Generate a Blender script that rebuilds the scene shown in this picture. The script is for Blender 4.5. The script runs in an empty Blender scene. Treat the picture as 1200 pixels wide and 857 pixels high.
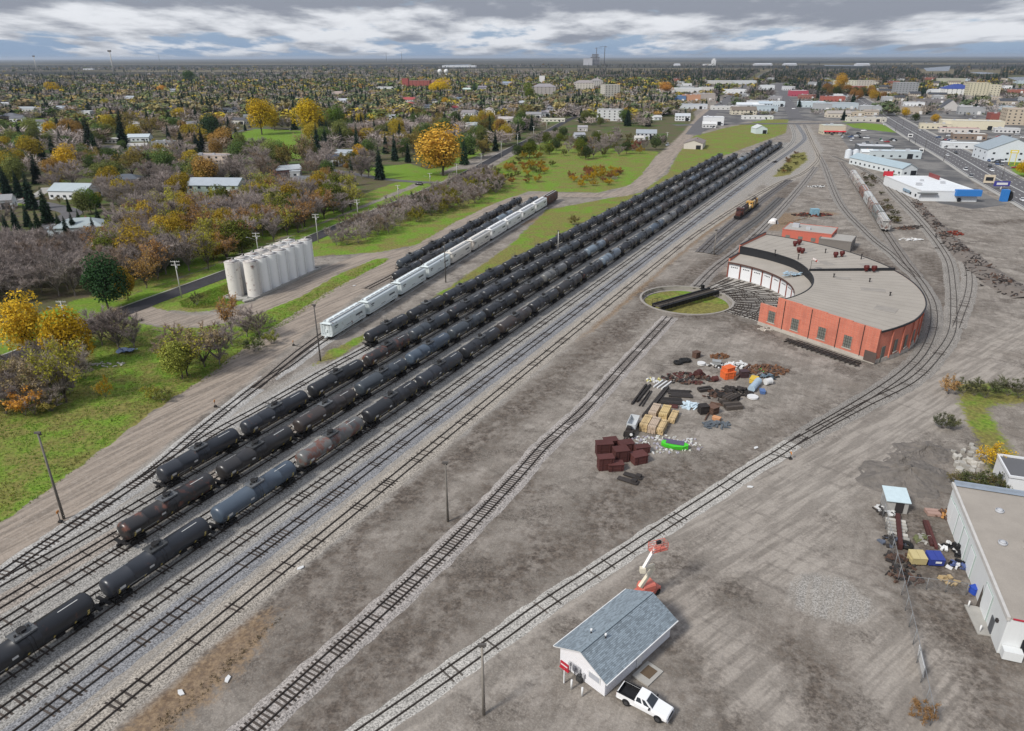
import bpy, math, random
import numpy as np
from mathutils import Matrix, Vector
random.seed(7)
rng = np.random.default_rng(7)
R = math.radians
SC = bpy.context.scene
COL = SC.collection

# ------------------------------------------------------------------ camera
H, FPX, HY, ROLL = 65.0, 830.0, 67.0, -0.0033      # metres up, focal length in photo pixels, horizon row, roll
PITCH = math.atan((428.5 - HY) / FPX)
cd = bpy.data.cameras.new('camera'); cam = bpy.data.objects.new('camera', cd); COL.objects.link(cam)
cd.sensor_width = 36.0; cd.lens = 36.0 * FPX / 1200.0; cd.clip_start = 0.5; cd.clip_end = 200000.0
cam.matrix_world = Matrix.Translation((0, 0, H)) @ Matrix.Rotation(math.pi/2 - PITCH, 4, 'X') @ Matrix.Rotation(ROLL, 4, 'Z')
SC.camera = cam

# ------------------------------------------------------------------ light
SUN_AZ, SUN_EL = R(232), R(42)          # azimuth clockwise from +Y: behind the viewer's left shoulder
SC.view_settings.view_transform = 'Standard'; SC.view_settings.look = 'None'
SC.view_settings.gamma = 1.0; SC.view_settings.exposure = 0.64
SC.cycles.use_denoising = True
try:
    SC.cycles.max_bounces = 6; SC.cycles.diffuse_bounces = 3; SC.cycles.glossy_bounces = 2
    SC.cycles.transmission_bounces = 2; SC.cycles.volume_bounces = 0; SC.cycles.transparent_max_bounces = 8
except Exception: pass
sd = bpy.data.lights.new('sun', 'SUN'); sun = bpy.data.objects.new('sun', sd); COL.objects.link(sun)
sd.energy = 2.3; sd.angle = R(11); sd.color = (1.0, 0.96, 0.9)
sv = Vector((math.sin(SUN_AZ)*math.cos(SUN_EL), math.cos(SUN_AZ)*math.cos(SUN_EL), math.sin(SUN_EL)))
sun.rotation_euler = sv.to_track_quat('Z', 'Y').to_euler()

# ------------------------------------------------------------------ node helper
class NT:
    def __init__(s, tree): s.t = tree; s.L = tree.links
    def n(s, typ, props=None, **ins):
        nd = s.t.nodes.new(typ)
        for k, v in (props or {}).items(): setattr(nd, k, v)
        for k, v in ins.items():
            key = int(k[1:]) if k[0] == 'i' and k[1:].isdigit() else k.replace('_', ' ')
            s.set(nd, key, v)
        return nd
    def set(s, nd, key, v):
        sk = nd.inputs[key]
        if isinstance(v, bpy.types.NodeSocket): s.L.new(v, sk)
        elif isinstance(v, (tuple, list)) and sk.type == 'RGBA' and len(v) == 3: sk.default_value = (*v, 1)
        else: sk.default_value = v
    def math(s, op, a, b=0.0, clamp=False): return s.n('ShaderNodeMath', {'operation': op, 'use_clamp': clamp}, i0=a, i1=b).outputs[0]
    def mix(s, f, a, b, mode='MIX'): 
        nd = s.n('ShaderNodeMixRGB', {'blend_type': mode}); s.set(nd, 0, f); s.set(nd, 1, a); s.set(nd, 2, b); return nd.outputs[0]
    def ramp(s, v, lo, hi):
        return s.n('ShaderNodeMapRange', {'interpolation_type': 'SMOOTHSTEP'}, i0=v, i1=lo, i2=hi, i3=0.0, i4=1.0).outputs[0]
    def noise(s, vec, scale, detail=4, rough=0.55):
        return s.n('ShaderNodeTexNoise', Vector=vec, Scale=scale, Detail=detail, Roughness=rough).outputs[0]
    def vmul(s, vec, m): return s.n('ShaderNodeVectorMath', {'operation': 'MULTIPLY'}, i0=vec, i1=m).outputs[0]

# ------------------------------------------------------------------ sky: NISHITA behind a broken deck of stratocumulus
w = bpy.data.worlds.new('World'); SC.world = w; w.use_nodes = True
w.node_tree.nodes.clear(); N = NT(w.node_tree)
sky = N.n('ShaderNodeTexSky', {'sky_type': 'NISHITA', 'sun_disc': False, 'sun_elevation': SUN_EL, 'sun_rotation': SUN_AZ, 'air_density': 1.3, 'dust_density': 1.2, 'ozone_density': 2.0})
tc = N.n('ShaderNodeTexCoord').outputs['Generated']
sx = N.n('ShaderNodeSeparateXYZ', i0=tc)
zz = N.math('ADD', N.math('MAXIMUM', sx.outputs[2], 0.0), 0.12)
pl = N.n('ShaderNodeCombineXYZ', i0=N.math('DIVIDE', sx.outputs[0], zz), i1=N.math('DIVIDE', sx.outputs[1], zz), i2=0.0).outputs[0]
n1 = N.noise(N.vmul(pl, (1.5, 0.85, 1)), 1.0, 7, 0.56)
n2 = N.noise(N.vmul(pl, (3.6, 2.2, 1)), 1.3, 6, 0.62)
cov = N.math('ADD', N.math('MULTIPLY', n1, 0.84), N.math('MULTIPLY', n2, 0.16))
fade = N.ramp(sx.outputs[2], 0.002, 0.045)                      # the deck thins towards the horizon
cover = N.ramp(N.math('ADD', cov, N.math('MULTIPLY', fade, 0.16)), 0.47, 0.57)
n3 = N.noise(N.vmul(pl, (1.3, 0.8, 1)), 1.0, 7, 0.56)
thick = N.ramp(N.math('ADD', n3, N.math('MULTIPLY', N.ramp(sx.outputs[2], 0.034, 0.080), 0.30)), 0.43, 0.64)
cloud = N.mix(thick, (7.6, 7.8, 8.2), (2.7, 2.95, 3.5))
up = N.math('ADD', 0.86, N.math('MULTIPLY', N.math('MAXIMUM', sx.outputs[2], 0.0), 1.15))   # an overcast sky brightens towards the zenith
cloud = N.mix(1.0, cloud, N.n('ShaderNodeCombineColor', i0=up, i1=up, i2=up).outputs[0], 'MULTIPLY')
base = N.mix(0.62, sky.outputs[0], (1.9, 3.5, 6.2))
skyc = N.mix(cover, base, cloud)
bg = N.n('ShaderNodeBackground', Color=skyc, Strength=0.075)
N.L.new(bg.outputs[0], N.n('ShaderNodeOutputWorld').inputs[0])

# ------------------------------------------------------------------ photo pixel -> place on the ground
cp, sp = math.cos(PITCH), math.sin(PITCH); cr, sr = math.cos(ROLL), math.sin(ROLL)
def G(px, py, z=0.0):
    u = (px - 600.0) / FPX; v = -(py - 428.5) / FPX
    u, v = cr*u - sr*v, sr*u + cr*v
    dy, dz = cp + v*sp, -sp + v*cp
    t = (z - H) / dz
    return np.array((u*t, dy*t))
def GP(pts, z=0.0): return [G(a, b, z) for a, b in pts]
def proj(x, y, z=0.0):
    zc = y*cp - (z-H)*sp; u = x/zc; v = (y*sp + (z-H)*cp)/zc
    u, v = cr*u + sr*v, -sr*u + cr*v
    return 600 + FPX*u, 428.5 - FPX*v
def height(px, py, ty):
    g = G(px, py); lo, hi = 0.0, 150.0
    for _ in range(40):
        m = (lo+hi)/2
        if proj(g[0], g[1], m)[1] > ty: lo = m
        else: hi = m
    return lo
def pxm(p): return FPX / max(1.0, p[1]*cp + H*sp)               # photo pixels per metre at a ground point
def heading(a, b): return math.atan2(b[1]-a[1], b[0]-a[0])
YA = R(27.55); YD = np.array((math.sin(YA), math.cos(YA))); YN = np.array((YD[1], -YD[0]))
def yard(s, o): return YD*s + YN*o
YROT = math.pi/2 - YA                                            # z rotation that lays local +x along the yard

# ------------------------------------------------------------------ mesh building
class MB:
    def __init__(s): s.v = []; s.f = []; s.m = []; s.sm = []
    def add(s, vs, fs, mat=0, smooth=False):
        b = len(s.v); s.v.extend([tuple(map(float, p)) for p in vs])
        for q in fs: s.f.append(tuple(b+i for i in q)); s.m.append(mat); s.sm.append(smooth)
    def box(s, c, d, rot=0.0, mat=0, tilt=0.0, axis='Y'):
        x, y, z = d[0]/2, d[1]/2, d[2]/2
        M = Matrix.Rotation(rot, 3, 'Z')
        if tilt: M = M @ Matrix.Rotation(tilt, 3, axis)
        vs = [M @ Vector((i*x, j*y, k*z)) + Vector(c) for k in (-1, 1) for i, j in ((-1,-1),(1,-1),(1,1),(-1,1))]
        s.add(vs, [(3,2,1,0),(4,5,6,7),(0,1,5,4),(1,2,6,5),(2,3,7,6),(3,0,4,7)], mat)
    def beam(s, a, b, wd, ht, mat=0):
        a = Vector(a); b = Vector(b); d = b-a; L = d.length
        if L < 1e-6: return
        q = d.to_track_quat('X', 'Z').to_matrix()
        vs = [q @ Vector((i*L, j*wd/2, k*ht/2)) + a for k in (-1,1) for i, j in ((0,-1),(1,-1),(1,1),(0,1))]
        s.add(vs, [(3,2,1,0),(4,5,6,7),(0,1,5,4),(1,2,6,5),(2,3,7,6),(3,0,4,7)], mat)
    def tube(s, pts, rad, n=6, mat=0, caps=True, smooth=True):
        pts = [Vector(p) for p in pts]; k = len(pts)
        rad = rad if isinstance(rad, (list, tuple)) else [rad]*k
        vs = []; fs = []
        for i, p in enumerate(pts):
            d = (pts[min(i+1, k-1)] - pts[max(i-1, 0)]).normalized()
            q = d.to_track_quat('Z', 'Y').to_matrix()
            for j in range(n):
                a = 2*math.pi*j/n; vs.append(p + q @ Vector((math.cos(a)*rad[i], math.sin(a)*rad[i], 0)))
        for i in range(k-1):
            for j in range(n): fs.append((i*n+j, i*n+(j+1)%n, (i+1)*n+(j+1)%n, (i+1)*n+j))
        s.add(vs, fs, mat, smooth)
        if caps: 
            b = len(s.v) - k*n
            s.f.append(tuple(b+j for j in range(n))[::-1]); s.m.append(mat); s.sm.append(False)
            s.f.append(tuple(b+(k-1)*n+j for j in range(n))); s.m.append(mat); s.sm.append(False)
    def prism(s, poly, z0, z1, mat=0, top=None, bottom=True):
        n = len(poly)
        z0 = z0 if isinstance(z0, (list, tuple)) else [z0]*n; z1 = z1 if isinstance(z1, (list, tuple)) else [z1]*n
        a = sum(poly[i][0]*poly[(i+1)%n][1]-poly[(i+1)%n][0]*poly[i][1] for i in range(n))
        if a < 0: poly = poly[::-1]; z0 = z0[::-1]; z1 = z1[::-1]
        vs = [(p[0], p[1], z) for p, z in zip(poly, z0)] + [(p[0], p[1], z) for p, z in zip(poly, z1)]
        s.add(vs, [(i, (i+1)%n, n+(i+1)%n, n+i) for i in range(n)], mat)
        s.add(vs[n:], [tuple(range(n))], mat if top is None else top)
        if bottom: s.add(vs[:n], [tuple(range(n))[::-1]], mat)
    def quad(s, a, b, c, d, mat=0): s.add([a,b,c,d], [(0,1,2,3)], mat)
    def mesh(s, name, mats):
        me = bpy.data.meshes.new(name); me.from_pydata(s.v, [], s.f)
        for m in (mats if isinstance(mats, (list, tuple)) else [mats]): me.materials.append(m)
        if any(s.m): me.polygons.foreach_set('material_index', s.m)
        if any(s.sm): me.polygons.foreach_set('use_smooth', s.sm)
        me.update(); return me
    def build(s, name, mats, parent=None, **kw): return link(name, s.mesh(name, mats), parent, **kw)
def link(name, me, parent=None, loc=None, rot=0.0, color=None):
    o = bpy.data.objects.new(name, me); COL.objects.link(o)
    if parent is not None: o.parent = parent
    if loc is not None: o.location = (loc[0], loc[1], loc[2] if len(loc) > 2 else 0.0)
    if rot: o.rotation_euler = (0, 0, rot)
    if color is not None: o.color = (*color[:3], color[3] if len(color) > 3 else 0.0)
    return o
def tag(o, label=None, cat=None, group=None, kind=None):
    if label: o['label'] = label
    if cat: o['category'] = cat
    if group: o['group'] = group
    if kind: o['kind'] = kind
    return o
def thing(name, label, cat, loc=(0,0,0), rot=0.0, group=None):
    o = bpy.data.objects.new(name, None); COL.objects.link(o); o.empty_display_size = 0.3
    o.location = (loc[0], loc[1], loc[2] if len(loc) > 2 else 0.0); o.rotation_euler = (0, 0, rot)
    return tag(o, label, cat, group)
KIDS = {}
def kids(o):
    return [c for c in o.children]
def dup(root, loc, rot=0.0, label=None, group=None, color=None, scale=None, tree=None):
    tree = tree or [(c, list(c.children)) for c in root.children]
    r = root.copy(); COL.objects.link(r); r.location = (loc[0], loc[1], loc[2] if len(loc) > 2 else 0.0); r.rotation_euler = (0, 0, rot)
    if scale: r.scale = scale if isinstance(scale, tuple) else (scale,)*3
    if label: r['label'] = label
    if group: r['group'] = group
    if color is not None and r.type == 'MESH': r.color = (*color[:3], color[3] if len(color) > 3 else 0.0)
    for c, gs in tree:
        q = c.copy(); COL.objects.link(q); q.parent = r
        if color is not None and c.get('paint'): q.color = (*color[:3], color[3] if len(color) > 3 else 0.0)
        for g in gs:
            k = g.copy(); COL.objects.link(k); k.parent = q
    return r
def npmesh(name, V, F, mats, matidx=None, attr=None, smooth=False):
    """V (n,3), F (m,3 or 4) numpy -> mesh."""
    me = bpy.data.meshes.new(name); V = np.asarray(V, np.float32); F = np.asarray(F, np.int32); k = F.shape[1]
    me.vertices.add(len(V)); me.vertices.foreach_set('co', V.ravel())
    me.loops.add(F.size); me.loops.foreach_set('vertex_index', F.ravel())
    me.polygons.add(len(F)); me.polygons.foreach_set('loop_start', np.arange(0, F.size, k, dtype=np.int32))
    try: me.polygons.foreach_set('loop_total', np.full(len(F), k, np.int32))
    except Exception: pass
    for m in mats: me.materials.append(m)
    if matidx is not None: me.polygons.foreach_set('material_index', np.asarray(matidx, np.int32))
    me.polygons.foreach_set('use_smooth', np.full(len(F), smooth))
    for nm, (typ, val) in (attr or {}).items():
        a = me.attributes.new(nm, typ, 'POINT')
        a.data.foreach_set('color' if 'COLOR' in typ else 'value', np.asarray(val, np.float32).ravel())
    me.update(calc_edges=True); return me

# ------------------------------------------------------------------ materials
MATS = {}
def mat(name, col, rough=0.8, var=0.18, scale=1.2, metal=0.0, obj=False, rust=None, fine=0.0, rnd=0.0, spec=0.3, bump=0.0, streak=False):
    """paint, metal, wood, concrete ...: a base colour broken up by soft wear, fine grain, per-object tint and optional rust."""
    if name in MATS: return MATS[name]
    m = bpy.data.materials.new(name); m.use_nodes = True; m.node_tree.nodes.clear(); N = NT(m.node_tree)
    b = N.n('ShaderNodeBsdfPrincipled', Roughness=rough, Metallic=metal)
    if 'Specular IOR Level' in b.inputs: b.inputs['Specular IOR Level'].default_value = spec
    pos = N.n('ShaderNodeNewGeometry').outputs['Position']
    oi = N.n('ShaderNodeObjectInfo')
    c = oi.outputs['Color'] if obj else N.n('ShaderNodeRGB').outputs[0]
    if not obj: c.default_value = (*col, 1)
    nz = N.noise(pos, scale, 5, 0.6)
    if streak:
        gen = N.n('ShaderNodeTexCoord').outputs['Object']
        nz = N.math('ADD', N.math('MULTIPLY', nz, 0.5), N.math('MULTIPLY', N.noise(N.vmul(gen, (1.5, 1.5, 0.12)), 1.6, 4, 0.6), 0.5))
    k = N.math('ADD', N.math('MULTIPLY', N.math('SUBTRACT', nz, 0.5), 2*var), 1.0)
    if fine: k = N.math('MULTIPLY', k, N.math('ADD', N.math('MULTIPLY', N.math('SUBTRACT', N.noise(pos, 14, 2, 0.6), 0.5), 2*fine), 1.0))
    if rnd: k = N.math('MULTIPLY', k, N.math('ADD', N.math('MULTIPLY', N.math('SUBTRACT', oi.outputs['Random'], 0.5), 2*rnd), 1.0))
    c = N.mix(1.0, c, N.n('ShaderNodeCombineColor', i0=k, i1=k, i2=k).outputs[0], 'MULTIPLY')
    if rust:
        amt = oi.outputs['Alpha'] if obj else rust
        rn = N.noise(pos, 0.55, 6, 0.65)
        f = N.ramp(N.math('ADD', rn, N.math('MULTIPLY', amt, 0.45)), 0.62, 0.74)
        c = N.mix(N.math('MULTIPLY', f, 0.85), c, N.mix(N.noise(pos, 3.0, 4), (0.05, 0.018, 0.010), (0.23, 0.085, 0.055)))
    N.set(b, 'Base Color', c)
    if bump: N.L.new(N.n('ShaderNodeBump', Strength=bump, Distance=0.1, Height=N.noise(pos, 6, 4)).outputs[0], b.inputs['Normal'])
    N.L.new(b.outputs[0], N.n('ShaderNodeOutputMaterial').inputs[0]); MATS[name] = m; return m
def leafmat(name, cols, translucent=0.25, obj=True, rough=0.9, twig=False):
    if name in MATS: return MATS[name]
    m = bpy.data.materials.new(name); m.use_nodes = True; m.node_tree.nodes.clear(); N = NT(m.node_tree)
    geo = N.n('ShaderNodeNewGeometry'); oi = N.n('ShaderNodeObjectInfo')
    ri = geo.outputs['Random Per Island']
    ob = N.n('ShaderNodeTexCoord').outputs['Object']
    base = oi.outputs['Color'] if obj else N.n('ShaderNodeAttribute', {'attribute_name': 'tint'}).outputs['Color']
    k = N.math('ADD', 0.62 if obj else 0.86, N.math('MULTIPLY', ri, 0.76 if obj else 0.28))
    k = N.math('MULTIPLY', k, N.math('ADD', 0.72, N.math('MULTIPLY', N.noise(ob, 0.55 if obj else 0.12, 3), 0.56)))
    if obj: k = N.math('MULTIPLY', k, N.math('ADD', 0.82, N.math('MULTIPLY', oi.outputs['Random'], 0.36)))
    c = N.mix(1.0, base, N.n('ShaderNodeCombineColor', i0=k, i1=k, i2=k).outputs[0], 'MULTIPLY')
    if cols: c = N.mix(N.math('MULTIPLY', N.ramp(N.math('FRACT', N.math('MULTIPLY', ri, 7.31)), 0.55, 1.0), 0.55), c, cols)
    d = N.n('ShaderNodeBsdfDiffuse', Color=c); out = d.outputs[0]
    if translucent:
        t = N.n('ShaderNodeBsdfTranslucent', Color=c)
        mx = N.n('ShaderNodeMixShader', i0=translucent); N.L.new(d.outputs[0], mx.inputs[1]); N.L.new(t.outputs[0], mx.inputs[2]); out = mx.outputs[0]
    N.L.new(out, N.n('ShaderNodeOutputMaterial').inputs[0]); MATS[name] = m; return m
# ------------------------------------------------------------------ ground zones (photo outline points dropped onto the ground)
def sdf(poly, X, Y):
    P = np.array(poly); n = len(P); d = np.full(X.shape, 1e18); ins = np.zeros(X.shape, bool)
    for i in range(n):
        a, b = P[i], P[(i+1) % n]; e = b-a; wx, wy = X-a[0], Y-a[1]
        t = np.clip((wx*e[0]+wy*e[1])/max(1e-9, e@e), 0, 1)
        d = np.minimum(d, (wx-t*e[0])**2+(wy-t*e[1])**2)
        c = (a[1] > Y) != (b[1] > Y)
        with np.errstate(divide='ignore', invalid='ignore'):
            ins ^= c & (X < (b[0]-a[0])*(Y-a[1])/((b[1]-a[1]) if b[1] != a[1] else 1e-9)+a[0])
    return np.where(ins, 1, -1)*np.sqrt(d)
def sdl(line, X, Y, wd):
    P = np.array(line); d = np.full(X.shape, 1e18)
    for i in range(len(P)-1):
        a, b = P[i], P[i+1]; e = b-a; wx, wy = X-a[0], Y-a[1]
        t = np.clip((wx*e[0]+wy*e[1])/max(1e-9, e@e), 0, 1)
        d = np.minimum(d, (wx-t*e[0])**2+(wy-t*e[1])**2)
    return wd/2-np.sqrt(d)
def inside(poly, p): return float(sdf(poly, np.array([p[0]]), np.array([p[1]]))[0])
ROAD = GP([(-90,470),(-40,441),(32,413),(90,387),(160,360),(215,340),(266,321),(320,300),(363,281),(413,260),(470,237),(520,216),(552,201),(605,172),(640,155),(668,140),(700,128)])
DIRTROAD = [([(158,362),(180,371),(215,377),(255,374),(295,363),(340,345),(385,318),(430,301),(480,295),(515,284)], 9),
            ([(-120,690),(0,640),(60,598),(130,545),(200,490),(270,440),(330,392),(400,345),(455,315),(500,290),(545,262),(585,242),(610,232),(645,228),(690,229),(725,228),(748,218),(765,203),(780,185)], 11),
            ([(765,203),(780,183),(795,168),(806,156),(818,140),(835,125)], 13)]
GRASS = {
 'meadow': [(-120,720),(-20,640),(0,625),(75,578),(130,533),(190,482),(255,446),(300,412),(350,378),(400,342),(440,318),(470,303),(440,303),(395,322),(340,350),(295,370),(235,384),(190,384),(150,376),(95,398),(30,425),(-60,460),(-140,500)],
 'island': [(198,354),(240,338),(273,326),(300,350),(265,362),(225,366),(203,363)],
 'verge': [(362,302),(368,288),(420,268),(470,245),(525,223),(560,206),(610,178),(645,163),(690,172),(740,176),(772,178),(764,198),(744,216),(700,226),(620,224),(590,236),(540,262),(505,284),(440,296),(390,299)],
 'strip': [(366,428),(382,413),(450,381),(520,341),(600,286),(640,246),(700,235),(750,226),(782,204),(795,180),(812,160),(850,150),(900,140),(924,140),(921,156),(880,171),(842,185),(780,211),(700,259),(600,319),(500,369),(430,396),(395,420)],
 'park': [(268,160),(300,151),(365,154),(362,183),(332,190),(290,176)],
 'backyard': [(1117,452),(1135,448),(1200,456),(1260,450),(1260,475),(1200,473),(1160,474),(1158,488),(1180,522),(1200,556),(1215,600),(1170,565),(1140,505)],
 'mid': [(905,208),(930,180),(944,178),(946,188),(925,205)],
 'kerbgreen': [(985,142),(1035,146),(1052,156),(1000,150)],
 'farmverge': [(1190,208),(1260,240),(1260,215),(1180,185)],
 'roadleft': [(-90,440),(0,405),(90,368),(160,343),(266,305),(363,266),(420,243),(470,222),(540,192),(600,160),(560,175),(480,208),(380,244),(280,282),(170,325),(60,362),(-90,415)],
 'lawnA': [(20,236),(95,244),(92,248),(10,240)], 'lawnB': [(120,252),(150,250),(165,262),(130,262)],
 'lawnC': [(425,198),(480,192),(520,205),(505,215),(440,208)], 'lawnD': [(0,148),(30,146),(45,155),(0,160)], 'lawnE': [(40,138),(100,140),(90,150),(40,150)],
}
GRASS = {k: GP(v) for k, v in GRASS.items()}
LITTER = GP([(-250,480),(-90,440),(0,400),(160,345),(363,266),(540,190),(600,172),(640,165),(610,180),(600,192),(700,188),(772,181),(798,158),(815,138),(800,100),(1000,100),(1200,100),(1500,110),(1500,80),(-600,80),(-600,480)])
PAVE = [GP(q) for q in [[(1058,140),(1110,163),(1200,205),(1330,262),(1500,150),(1150,112),(1050,122)],
        [(985,160),(1000,148),(1050,152),(1085,176),(1130,203),(1150,225),(1200,250),(1260,285),(1180,240),(1140,245),(1100,238),(1080,228),(1050,190),(1000,182)],
        [(812,158),(828,132),(860,106),(915,96),(1010,104),(1005,128),(990,142),(880,142),(845,148)]]]
PALE = [[(375,436),(350,453),(300,480),(254,506),(200,538),(150,566),(110,596),(60,634),(0,670)]]
BALLAST = [yard(-40,-101), yard(330,-101), yard(520,-98), yard(640,-92), yard(640,-62), yard(330,-62), yard(-40,-62)]
LADDER = GP([(880,205),(905,190),(932,168),(932,148),(948,146),(965,175),(957,196),(930,212),(905,222)])
DARK = [([(330,900),(420,800),(500,735),(560,690),(640,650),(720,610),(800,580),(870,545),(925,512),(960,492),(1010,470),(1070,445),(1098,410)], 9),
        ([(430,610),(490,570),(560,520),(620,470),(680,420),(740,375),(790,335),(860,290),(920,245)], 7), ([(480,660),(560,600),(610,560)], 8),
        ([(745,345),(760,335),(800,333),(850,325)], 9), ([(800,372),(850,372),(890,385)], 7), ([(1045,450),(1085,420),(1098,380),(1085,335),(1050,300)], 7),
        ([(1085,300),(1110,330),(1125,360)], 9), ([(870,275),(900,245),(930,215)], 8), ([(870,560),(960,520),(1040,470)], 6), ([(1160,262),(1210,258)], 7), ([(1000,545),(1040,560),(1085,560)], 12),
        ([(150,830),(220,760),(330,690),(430,610)], 8), ([(1000,290),(1040,310),(1070,330)], 6), ([(1060,720),(1090,760),(1130,800)], 4), ([(770,640),(800,685),(812,735),(840,770)], 13), ([(820,700),(860,690),(900,640)], 6), ([(840,770),(862,820),(870,860)], 8), ([(690,600),(760,566),(800,552)], 8), ([(1078,610),(1098,690),(1120,760),(1145,850)], 12), ([(930,760),(960,790),(950,840)], 6), ([(560,505),(600,480),(640,452)], 7), ([(330,780),(380,740),(420,690)], 7)]
TRACKSOFT = [([(420,900),(520,800),(620,730),(740,655),(830,600),(905,552),(950,520)], 4), ([(880,640),(940,560),(1000,520),(1080,470),(1150,430)], 18), ([(966,696),(984,706)], 10), ([(968,698),(982,704)], 8),
        ([(800,700),(850,760),(900,830)], 8), ([(1110,440),(1150,410),(1200,390),(1260,370)], 9), ([(1060,760),(1090,857),(1110,900)], 10)]
RUST = [([(160,870),(230,800),(290,740)], 6), ([(600,450),(650,410),(700,378),(740,345),(770,318),(810,285),(850,256),(880,236)], 3), ([(905,268),(930,252),(970,250)], 8), ([(255,447),(330,390),(410,335)], 3), ([(560,340),(640,290),(700,262)], 6), ([(610,262),(660,250),(720,243)], 5)]

def axis(lo, hi, step, grow, far):
    a = list(np.arange(lo, hi+step, step)); s = step; x = a[-1]
    while x < far: s *= grow; x += s; a.append(x)
    s = step; x = a[0]; b = []
    while x > -far: s *= grow; x -= s; b.append(x)
    return np.array(b[::-1]+a)
gx = axis(-150, 150, 1.3, 1.022, 90000); gy = axis(25, 360, 1.3, 1.022, 90000); gy = gy[gy > -3000]
GX, GY = np.meshgrid(gx, gy); nx, ny = len(gx), len(gy); FX, FY = GX.ravel(), GY.ravel()
def soft(d, wd): return np.clip(0.5+d/(2*wd), 0, 1)
def local(fn, pts, pad, wd, *a):
    """evaluate a distance only near the shape, mask elsewhere 0"""
    P = np.array(pts); sel = (FX > P[:,0].min()-pad) & (FX < P[:,0].max()+pad) & (FY > P[:,1].min()-pad) & (FY < P[:,1].max()+pad)
    out = np.zeros(FX.shape)
    if sel.any(): out[sel] = soft(fn(pts, FX[sel], FY[sel], *a), wd)
    return out
m_grass = np.zeros(FX.shape); m_lush = np.full(FX.shape, 0.5)
for k, p in GRASS.items():
    m = local(sdf, p, 30, 2.5 if k in ('meadow','island','verge','strip') else 4)
    m_grass = np.maximum(m_grass, m); m_lush = np.where(m > 0.3, {'meadow':.42,'island':.45,'verge':.42,'strip':.36,'park':.62,'brush':.1,'mid':.2,'roadleft':.5,'backyard':.22}.get(k,.6), m_lush)
m_road = np.zeros(FX.shape)
for l, wd in DIRTROAD: m_road = np.maximum(m_road, local(sdl, GP(l), 30, 2.0, wd))
m_litter = local(sdf, LITTER, 60, 6)
m_pave = np.zeros(FX.shape)
for p in PAVE: m_pave = np.maximum(m_pave, local(sdf, p, 60, 3))
m_bal = np.maximum(local(sdf, BALLAST, 30, 2.5), local(sdf, LADDER, 40, 4))
for l in PALE: m_bal = np.maximum(m_bal, local(sdl, GP(l), 30, 3, 10))
_g = G(974,701); m_bal = np.maximum(m_bal, 0.8*local(sdf, [(_g[0]+5.6*math.cos(a), _g[1]+5.0*math.sin(a)) for a in np.arange(16)*math.pi/8], 12, 1.6))
m_dark = np.zeros(FX.shape)
for l, wd in DARK: m_dark = np.maximum(m_dark, local(sdl, GP(l), 30, wd*0.8, wd))
m_pale = np.zeros(FX.shape)
for l, wd in TRACKSOFT: m_pale = np.maximum(m_pale, local(sdl, GP(l), 30, wd*0.7, wd))
m_rust = np.zeros(FX.shape)
for l, wd in RUST: m_rust = np.maximum(m_rust, local(sdl, GP(l), 30, wd*0.7, wd))
m_grass = np.maximum(m_grass, local(sdl, ROAD[:13], 40, 3, 22))
m_grass *= 1-m_road*(m_road > .5)

gm = bpy.data.materials.new('earth'); gm.use_nodes = True; gm.node_tree.nodes.clear(); N = NT(gm.node_tree)
pos = N.n('ShaderNodeNewGeometry').outputs['Position']
def at(nm): return N.n('ShaderNodeAttribute', {'attribute_name': nm}).outputs['Fac']
rotn = N.n('ShaderNodeVectorRotate', {'rotation_type': 'Z_AXIS'}, Vector=pos, Angle=YA).outputs[0]      # local y runs along the yard
streak = N.noise(N.vmul(rotn, (1.1, 0.07, 1)), 1.0, 5, 0.62)
streak2 = N.noise(N.vmul(N.n('ShaderNodeVectorRotate', {'rotation_type': 'Z_AXIS'}, Vector=pos, Angle=R(52)).outputs[0], (0.8, 0.08, 1)), 1.0, 5, 0.6)
big = N.noise(pos, 0.035, 5, 0.6); mid = N.noise(pos, 0.16, 6, 0.62); fine = N.noise(pos, 1.3, 5, 0.65); grit = N.noise(pos, 5.0, 3, 0.7)
vor = N.n('ShaderNodeTexVoronoi', Vector=pos, Scale=2.2).outputs['Distance']
edge = N.math('ADD', N.math('MULTIPLY', N.math('SUBTRACT', mid, 0.5), 0.9), N.math('MULTIPLY', N.math('SUBTRACT', fine, 0.5), 0.7))
def cut(nm, wdt=0.10, k=1.0): return N.ramp(N.math('ADD', at(nm), N.math('MULTIPLY', edge, k)), 0.5-wdt, 0.5+wdt)
# bare cinder and dirt of the yard
mott = N.noise(pos, 0.55, 6, 0.7)
dirt = N.mix(N.ramp(mid, 0.34, 0.66), (0.188, 0.168, 0.145), (0.312, 0.281, 0.247))
dirt = N.mix(N.math('MULTIPLY', N.ramp(mott, 0.46, 0.66), 0.62), dirt, (0.150, 0.128, 0.108))
dirt = N.mix(N.math('MULTIPLY', N.ramp(streak, 0.46, 0.66), 0.42), dirt, (0.155, 0.138, 0.120))
dirt = N.mix(N.math('MULTIPLY', N.ramp(streak2, 0.54, 0.74), 0.16), dirt, (0.36, 0.325, 0.285))
dirt = N.mix(N.math('MULTIPLY', N.ramp(big, 0.52, 0.68), 0.55), dirt, (0.160, 0.134, 0.110))
oil = N.noise(pos, 0.085, 8, 0.72)
dirt = N.mix(N.math('MULTIPLY', N.ramp(oil, 0.52, 0.61), 0.78), dirt, N.mix(N.ramp(fine, 0.4, 0.6), (0.080, 0.068, 0.058), (0.155, 0.133, 0.114)))
dirt = N.mix(N.math('MULTIPLY', N.ramp(N.noise(pos, 0.13, 7, 0.7), 0.57, 0.66), 0.55), dirt, (0.385, 0.352, 0.312))
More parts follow.
